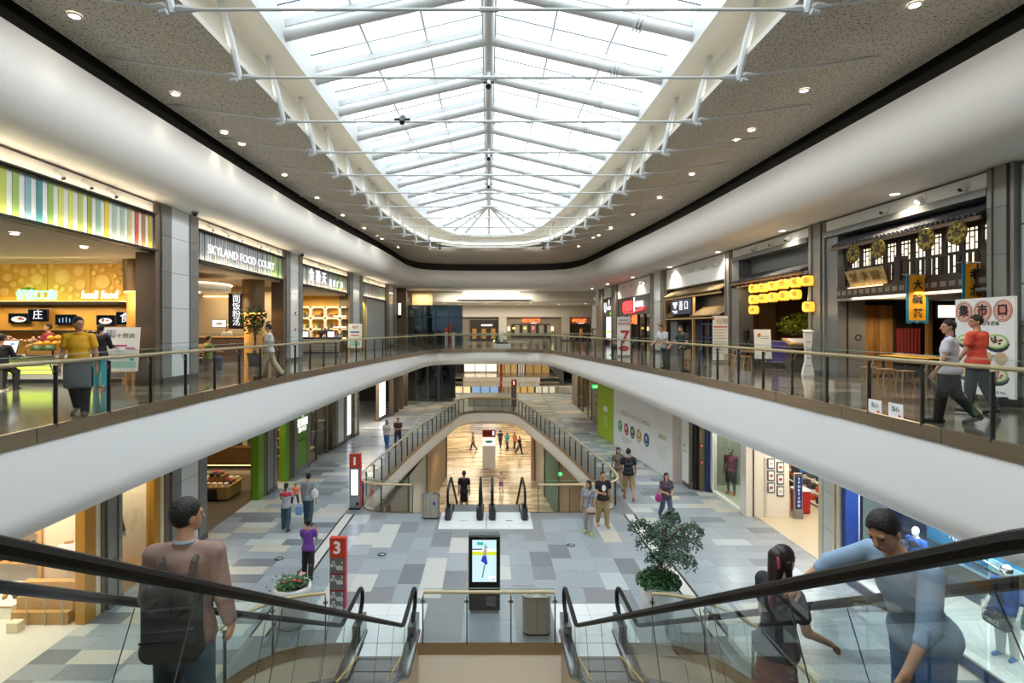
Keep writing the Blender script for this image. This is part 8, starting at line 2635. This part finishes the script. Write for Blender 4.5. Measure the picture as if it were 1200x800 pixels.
person('man in light blue shirt and jeans bending towards the woman on the right escalator', (2.68, y, z), 1.72, PI / 2 + .25, C_('skyblue', '#8fa8c4'), C_('blue_jeans', '#3868a8'), lean=.42, yaw=.2, vox=.013, sleeve=1.3,
 arms=((.75, .2, .3, .1), (.9, .9, .2, -.1)), legs=((.12, .07, .1), (-.1, .07, .06)), pitch=.3)
y, z = step_z(4.25, 1.58, ZU)
person('woman with long dark hair, black top and rust skirt on the right near escalator', (2.2, y, z), 1.56, -PI / 2 + .3, C_('black_top', '#26242a'), None, fem=True, hair='long', vox=.012, skirt=(C_('rust', '#7a4a3e'), .53, .27), sleeve=.5,
 arms=((.2, .15, .6, .1), (.35, .15, .8, .1)), legs=stand, haircol=mat('hair_dark_plum', '#241618', .45), lean=.08)
hb = thing('hair_band', 'dark red hair band on the woman on the right near escalator', 'hair band', (2.2, y, z + 1.5))
ring = [(2.2 + .085 * math.cos(a) * .3, y + .085 * math.cos(a), z + 1.445 + .085 * math.sin(a)) for a in np.linspace(0, PI, 13)]
MB().tube(ring, .012, 6).build('band', mat('band_red', '#8a1f3a', .5), hb)
person('man in a yellow polo shirt and grey apron walking behind the left railing', (-7.62, 10.15, ZU), 1.8, PI + .35, C_('yellow', '#f3f02e'), C_('black_trousers', '#1d1d20'), apron=C_('apron_grey', '#6a7078'), yaw=.75, vox=.012, legs=((.12, .05, .05), (-.2, .05, .3)),
 arms=((-.1, .2, .3, 0), (.0, .2, .3, 0)), shoes='#6a5a52', collar=C_('yellow'))
person('woman in a black top and bright teal trousers at the juice bar', (-10.35, 14.55, ZU), 1.68, .25, C_('black_top'), C_('teal', '#2aa7b5'), fem=True, hair='tail', arms=((.5, .15, 1.2, .2), (.4, .15, 1.2, .2)), legs=((.05, .05, .05), (-.1, .06, .1)), sleeve=1.9, shoes='#8a8a92')
person('person in dark clothes sitting at the far left end of the juice counter', (-12.6, 14.1, ZU), 1.7, .2, C_('charcoal', '#2c2c30'), C_('black_trousers'), hip_z=.66, legs=((1.2, .15, 1.3), (1.1, .12, 1.2)), arms=((.5, .15, 1.1, .1), (.5, .15, 1.1, .1)), sleeve=1.9)
st_ = thing('bar_stool', 'round bar stool under the person in dark clothes at the juice counter', 'stool', (-12.6, 14.1, ZU))
MB().lathe([(.17, .56), (.18, .58), (.17, .6), (.001, .6)], (-12.6, 14.1, ZU), 16).build('seat', M_black, st_, smooth=True)
MB().tube([(-12.6, 14.1, ZU), (-12.6, 14.1, ZU + .57)], .03, 8).build('post', M_steel, st_)
MB().lathe([(.2, 0), (.18, .03), (.03, .05)], (-12.6, 14.1, ZU), 16).build('base', M_steel, st_, smooth=True)
person('staff member in a dark red shirt behind the juice counter', (-13.75, 17.05, ZU), 1.72, PI - .4, C_('crimson', '#8a2230'), C_('black_trousers'), pitch=-.2, yaw=-.3, arms=((.5, .2, .9, .2), (.5, .2, .9, .2)))
person('passer-by in a pale shirt and khaki trousers before the second left column', (-7.05, 17.5, ZU), 1.74, PI / 2 + .2, C_('pale_grey_shirt', '#c3c0b8'), C_('khaki', '#b3a284'), legs=walk, arms=((.4, .15, .6, .1), (-.3, .15, .5, .1)))
person('cook in white with a white cap behind the food court counter', (-12.75, 26.6, ZU), 1.7, PI, C_('white', '#e9e8e4'), C_('white'), hair=None, arms=((.5, .2, .9, .2), (.5, .2, .9, .2)))
hat = thing('cook_hat', 'white cap on the cook behind the food court counter', 'hat', (-12.75, 26.6, ZU + 1.66))
MB().lathe([(.095, 0), (.1, .06), (.11, .1), (.06, .13), (.001, .13)], (-12.75, 26.62, ZU + 1.63), 16).build('crown', M_paper, hat, smooth=True)
MB().lathe([(.1, -.01), (.102, .03)], (-12.75, 26.62, ZU + 1.63), 16, cap=False).build('band', M_paper, hat)
person('diner in an olive shirt sitting at a food court table', (-10.8, 21.0, ZU), 1.7, -.6, C_('olive', '#7f8a3a'), C_('jeans'), hip_z=.5, legs=((1.45, .1, 1.45), (1.45, .1, 1.45)), arms=((.6, .1, .9, .2), (.6, .1, .9, .2)), sleeve=.5)
for k, x in enumerate((-10.15, -9.75)):
 person('clerk in black behind the slatted counter, %s one' % ('left' if k == 0 else 'right'), (x, 33.2, ZU), 1.7 + .04 * k, PI, C_('black_top'), C_('black_trousers'), arms=((.5, .2, .9, .2), (.5, .2, .9, .2)))
person('man in a white polo leaning on the right railing', (6.85, 21.2, ZU), 1.74, PI / 2 + .5, C_('white_polo', '#c9ccd0'), C_('grey_trousers', '#4a4c50'), lean=.35, yaw=.3, pitch=-.2, arms=((.55, .15, 1.0, .2), (.55, .15, 1.0, .2)), legs=((.0, .06, .02), (-.12, .06, .02)))
person('man in a dark green tee and khaki shorts leaning on the right railing', (7.2, 20.0, ZU), 1.7, PI / 2 + .5, C_('dark_green', '#2f3a36'), C_('khaki'), leg_len=.5, lean=.35, yaw=.2, pitch=-.2, width=1.1, arms=((.6, .15, .9, .1), (.7, .3, .6, .0)), legs=((.0, .06, .02), (-.12, .06, .02)))
person('man in a white polo with a violet collar walking along the right railing', (7.85, 9.3, ZU), 1.75, .75, C_('white_lilac', '#d6d2dc'), C_('black_trousers'), vox=.012, yaw=.5, legs=((.22, .04, .1), (-.16, .04, .5)), arms=((.15, .16, .35, .0), (-.1, .16, .3, .0)), width=1.1, collar=C_('violet', '#5a3a86'))
person('man in a coral tee seen from behind by the poster of noodle bowls', (9.25, 10.35, ZU), 1.83, .35, C_('coral', '#e5553f'), C_('slate_jeans', '#2e3640'), vox=.012, yaw=.9, legs=((.1, .05, .05), (-.15, .05, .2)), arms=((.2, .14, .4, .1), (.1, .16, .25, .05)))
person('seated person in a blue top outside the red lettered shop', (7.55, 31.5, ZU), 1.65, PI / 2, C_('bright_blue', '#2a78a8'), C_('black_trousers'), hip_z=.5, lean=.15, legs=((1.45, .1, 1.45), (1.45, .1, 1.45)), arms=((.6, .1, 1.2, .2), (.6, .1, 1.2, .2)))
stool(7.55, 31.5, ZU, 'small wooden stool under the seated person in blue', None, h=.42)
person('girl in a purple tee and black trousers walking away', (-4.88, 14.75, 0), 1.58, .1, C_('purple', '#6d3a94'), C_('black_trousers'), fem=True, legs=((.1, .05, .1), (-.2, .05, .25)), arms=((.6, .15, 1.6, .2), (.5, .15, 1.6, .2)))
person('man in a grey tee and jeans walking away with a white shoulder bag', (-6.2, 18.75, 0), 1.74, -.1, C_('grey_tee', '#8f9599'), C_('jeans'), legs=((.1, .05, .05), (-.1, .05, .15)), arms=rest, yaw=.2)
t = thing('shoulder_bag', 'white cloth bag on the right side of the man in the grey tee', 'bag', (-5.95, 18.7, 1.1))
V, Fc = sdf_mesh([('e', (0, -.05, 0), (.13, .09, .17), None, .02)], .014)
mesh_obj('pouch', [(V, Fc)], C_('bag_white', '#dcdcd8'), t)
o = MB().tube([(.0, -.05, .15), (-.1, -.02, .36), (-.2, .05, .3)], .012, 5).build('strap', C_('bag_white'), None)
o.parent = t
person('woman in a red and grey top carrying a child in orange', (-6.78, 18.25, 0), 1.55, .1, C_('red_grey', '#a8a9b0'), C_('jeans'), fem=True, hair='tail', legs=((.15, .05, .05), (-.15, .05, .25)), arms=((.5, .15, 1.4, .3), (.5, .2, 1.5, .3)))
person('small child in orange held by the woman in red and grey', (-6.55, 18.5, .85), .72, PI + .2, C_('orange', '#e8744a'), C_('navy', '#2b3350'), hip_z=.3, legs=((.9, .3, 1.0), (.9, .3, 1.0)), arms=((.7, .2, .6, .1), (.7, .2, .6, .1)), shoes='#d8d8d8')
t = thing('red_yoke', 'red hooded collar lying on the shoulders of the woman carrying the child', 'hood', (-6.78, 18.25, 1.25))
V, Fc = sdf_mesh([('c', (-.14, -.02, -.02), (.14, -.02, -.02), .075, .075, .03), ('e', (0, -.09, -.03), (.12, .05, .08), None, .02)], .014)
mesh_obj('cloth', [(V, Fc)], C_('red', '#c23a48'), t)
t = thing('carrier_bag', 'pale blue carrier bag between the man in grey and the woman in red', 'bag', (-6.42, 18.45, .45))
o = MB().box(-.1, .1, -.05, .05, 0, .28).build('sack', C_('bag_blue', '#7ea8d8'), None)
o.parent = t
o = MB().tube([(-.05, 0, .28), (0, 0, .38), (.05, 0, .28)], .008, 5).build('handle', C_('bag_blue'), None)
o.parent = t
person('woman in a pale floral top and jeans strolling at the far left', (-5.75, 30.7, 0), 1.55, FRONT, C_('pale_floral', '#b9b7ae'), C_('blue_jeans'), fem=True, hair='long', legs=walk, arms=((.2, .12, .9, .3), (.2, .12, .9, .3)))
person('man in a dark plum shirt with crossed arms at the far left', (-5.15, 30.9, 0), 1.66, FRONT, C_('plum', '#4a2a3c'), C_('navy'), legs=walk2, arms=((.25, .1, 1.4, .7), (.25, .1, 1.4, .7)))
person('young woman in a grey tee with long black hair and a cream handbag', (3.27, 17.95, 0), 1.72, FRONT - .4, C_('grey_tee'), C_('stone_grey', '#a9a79f'), fem=True, hair='long', legs=((.1, .05, .05), (-.1, .05, .15)), yaw=-.5, shoes='#b8c24a')
t = thing('handbag', 'cream and brown handbag in front of the young woman in grey', 'bag', (3.3, 17.68, .82))
V, Fc = sdf_mesh([('e', (0, 0, 0), (.17, .06, .14), None, .02)], .014)
mesh_obj('pouch', [(V, Fc)], C_('bag_cream', '#b9a79a'), t)
o = MB().tube([(-.12, 0, .1), (-.02, .06, .5), (.12, .1, .62)], .012, 5).build('strap', C_('bag_brown', '#6a4038'), None)
o.parent = t
o = MB().box(-.13, .13, -.066, -.05, -.08, -.02).build('brown_band', C_('bag_brown'), None)
o.parent = t
person('youth in a black printed tee and khaki trousers beside the woman in grey', (3.88, 18.6, 0), 1.84, FRONT + .1, C_('black_tee', '#1f1f22'), C_('khaki_brown', '#a08a60'), legs=((.08, .06, .05), (-.12, .06, .2)), arms=((-.1, .2, .1, 0), (.35, .15, 1.3, .5)), shoes='#c8904a', pitch=-.25)
t = thing('shirt_print', 'white print on the chest of the youth in the black tee', 'print', (3.88, 18.46, 1.35))
o = MB().ell((0, -.012, 0), (.07, .012, .11), 10, 6).build('motif', M_paper, None)
o.parent = t
o = MB().box(-.06, .06, -.03, -.01, -.2, -.13).build('red_card', C_('red'), None)
o.parent = t
person('woman in a grey-brown top and beige trousers walking towards the camera', (5.42, 22.9, 0), 1.74, FRONT, C_('taupe', '#6a625a'), C_('beige', '#a89a82'), fem=True, hair='long', legs=walk, arms=((.3, .2, .3, 0), (-.2, .2, .2, 0)))
person('man in a black shirt and khaki shorts walking away by the white hoarding', (5.5, 21.55, 0), 1.98, -.1, C_('black_shirt', '#23262c'), C_('khaki_brown'), leg_len=.5, legs=((.15, .05, .05), (-.25, .05, .3)), arms=((.1, .18, .3, .0), (.15, .2, .4, .0)), shoes='#9a6a48')
t = thing('backpack', 'small black backpack on the man in khaki shorts', 'backpack', (5.48, 21.42, 1.3))
V, Fc = sdf_mesh([('c', (-.1, -.1, q), (.1, -.1, q), .07, .07, .05) for q in (-.2, -.05, .12)], .014)
mesh_obj('pack_body', [(V, Fc)], C_('black_shirt'), t)
for s in (-1, 1):
 o = MB().tube([(s * .1, -.06, .18), (s * .12, .06, .3), (s * .13, .2, .22)], .016, 5).build('strap', M_black, None)
 o.parent = t
person('woman in a dark top and jeans with a pink bag near the small tree', (6.2, 19.1, 0), 1.7, FRONT, C_('dusk', '#4a4250'), C_('slate_blue', '#55607a'), fem=True, hair='long', legs=walk, arms=((.25, .15, 1.3, .5), (.25, .15, 1.3, .5)))
t = thing('pink_bag', 'magenta bag at the side of the woman near the small tree', 'bag', (5.9, 19.0, .85))
V, Fc = sdf_mesh([('e', (0, 0, 0), (.12, .08, .15), None, .02)], .014)
mesh_obj('pouch', [(V, Fc)], C_('magenta', '#a83a72'), t)
o = MB().tube([(-.05, 0, .13), (.06, .0, .4), (.16, .02, .55)], .012, 5).build('strap', C_('magenta'), None)
o.parent = t
y, z = step_z(22.0, 20.9, 0)
person('woman in a black dress going down the left far escalator', (-1.0, y, z), 1.7, 0, C_('black_dress', '#161619'), None, fem=True, hair='bun', skirt=(C_('black_dress'), .53, .28, .02), arms=rest, legs=stand)
person('child in pink on the basement floor by the escalators', (.9, 39.8, ZB), 1.4, FRONT, C_('pink', '#c9a0a8'), C_('mauve_short', '#8a7088'), fem=True, leg_len=.5, hair='tail', arms=((.4, .5, 1.6, .2), (.4, .5, 1.6, .2)), legs=walk)
for k, (x, y, c, c2, lab, r) in enumerate(((1.13, 54.2, '#2c2c30', '#2a2a30', 'person in black, first of the group far off on the basement floor', .3), (1.76, 53, '#1f8a98', '#2b3038', 'person in a teal top, second of the group far off on the basement floor', PI - .6),
 (2.5, 53.2, '#c4764a', '#3a3434', 'person in an orange-brown top, third of the group far off on the basement floor', PI + .5), (2.85, 51.2, '#26262a', '#2c2c32', 'person in black with a bag, last of the group far off on the basement floor', PI + .9),
 (-1.55, 53.0, '#6a6258', '#3a3836', 'lone passer-by in drab clothes far off on the basement floor', PI / 2))):
 person(lab, (x, y, ZB), 1.7, r, C_('far_%d' % k, c), C_('far_tr_%d' % k, c2), legs=walk if k % 2 else walk2, vox=.02, fem=(k in (1, 2)), hair='long' if k in (1, 2) else 'short')
def mannequin(label, x, y, z, h, r, shirt, trousers, m, **kw):
 return person(label, (x, y, z), h, r, shirt, trousers, skin=m, hair=None, category='mannequin', name='mannequin', shoes=kw.pop('shoes', None), **kw)
M_royal = C_('royal', '#2f62b8')
mannequin('white mannequin in a blue and black tee, rearmost of three in the blue window', 10.15, 14.0, .26, 1.66, PI / 2 + .6, C_('black_vest', '#24272e'), M_royal, M_manq)
mannequin('white mannequin in a charcoal tee, middle of three in the blue window', 10.0, 13.45, .26, 1.62, PI / 2 + .2, C_('charcoal_tee', '#33363c'), M_royal, M_manq)
mannequin('white mannequin in a blue tee with black chest, nearest of three in the blue window', 10.4, 13.3, .26, 1.66, PI / 2 + .3, M_royal, C_('violet_shorts', '#4a4a9a'), M_manq, leg_len=.5)
t = thing('training_vest', 'black vest over the blue tee of the nearest mannequin of three', 'vest', (10.4, 13.3, .26), PI / 2 + .3)
V, Fc = sdf_mesh([('e', (0, .01, .74 * 1.66), (.098 * 1.66, .078 * 1.66, .09 * 1.66), None, .03), ('e', (0, .01, .6 * 1.66), (.092 * 1.66, .076 * 1.66, .12 * 1.66), None, .03)], .013)
mesh_obj('cloth', [(V, Fc)], C_('black_vest'), t)
mannequin('white mannequin in a blue jacket and black headband with a black sports bag', 10.25, 10.8, .26, 1.82, PI / 2 + .35, M_royal, C_('pale_leggings', '#dcdcd6'), M_manq, sleeve=.9, arms=((.1, .15, .5, .0), (.2, .15, .5, .0)), shoes='#3f6fb5')
t = thing('headband', 'black headband on the mannequin with the sports bag', 'headband', (10.25, 10.8, 1.95))
MB().lathe([(.092, -.03), (.1, -.03), (.1, .04), (.09, .05)], (10.235, 10.8, .26 + 1.82 * .945), 20, cap=False).build('band', M_black, t, smooth=True)
MB().box(10.12, 10.14, 10.76, 10.84, .26 + 1.82 * .94, .26 + 1.82 * .955).build('tag_mark', M_paper, t)
t = thing('sports_bag', 'black sports bag with white lettering hanging at the mannequin in the blue jacket', 'bag', (10.0, 10.75, 1.0))
V, Fc = sdf_mesh([('c', (0, -.16, 0), (0, .16, 0), .12, .12, .02)], .014)
mesh_obj('bag_body', [(V, Fc)], mat('bag_black', '#1b1c20', .6), t)
text('FORCE', .12, (9.87, 10.75, 1.02), (0, -1, 0), M_paper, t, depth=.006)
o = MB().tube([(0, -.12, .1), (.05, -.05, .4), (.1, .05, .55)], .014, 5).build('strap', M_black, None)
o.parent = t
mannequin('grey mannequin in a burgundy vest, cap and orange shoes in the tall window', 9.75, 22.0, .05, 1.84, PI / 2 + .9, C_('burgundy', '#6a2438'), C_('black_shorts', '#232327'), M_manqg, leg_len=.5, sleeve=.2, legs=((.05, .07, .05), (-.1, .07, .1)), shoes='#e2622f')
t = thing('baseball_hat', 'dark cap with a yellow mark on the grey mannequin', 'cap', (9.75, 22.0, 1.78))
MB().lathe([(.095, 0), (.095, .05), (.06, .1), (.001, .11)], (9.745, 22.0, .05 + 1.84 * .955), 16).build('crown', M_black, t, smooth=True)
MB().box(9.62, 9.72, 21.86, 21.96, .05 + 1.84 * .955, .06 + 1.84 * .955).build('peak', mat('lime_mark', '#c6d23a', .5), t)
t = thing('running_pack', 'small black backpack on the grey mannequin', 'backpack', (9.93, 22.05, 1.25))
V, Fc = sdf_mesh([('c', (0, 0, q), (.0, .1, q), .09, .08, .05) for q in (-.15, 0, .13)], .014)
mesh_obj('pack_body', [(V, Fc)], M_black, t)
o = MB().tube([(0, 0, .18), (-.1, -.05, .24), (-.18, -.06, .1)], .014, 5).build('strap', M_black, None)
o.parent = t
mannequin('white mannequin in a pale coat, half hidden at the white window edge', 9.7, 20.05, .05, 1.8, PI / 2 + .2, C_('white'), C_('black_shorts'), M_manq)
mannequin('dressed mannequin in a dark jacket, half hidden behind the slim column', -10.0, 14.6, .35, 1.78, -PI / 2 + .1, C_('denim_grey', '#4a4e5a'), C_('khaki'), M_manq, sleeve=1.9, shoes='#2a2a2c')
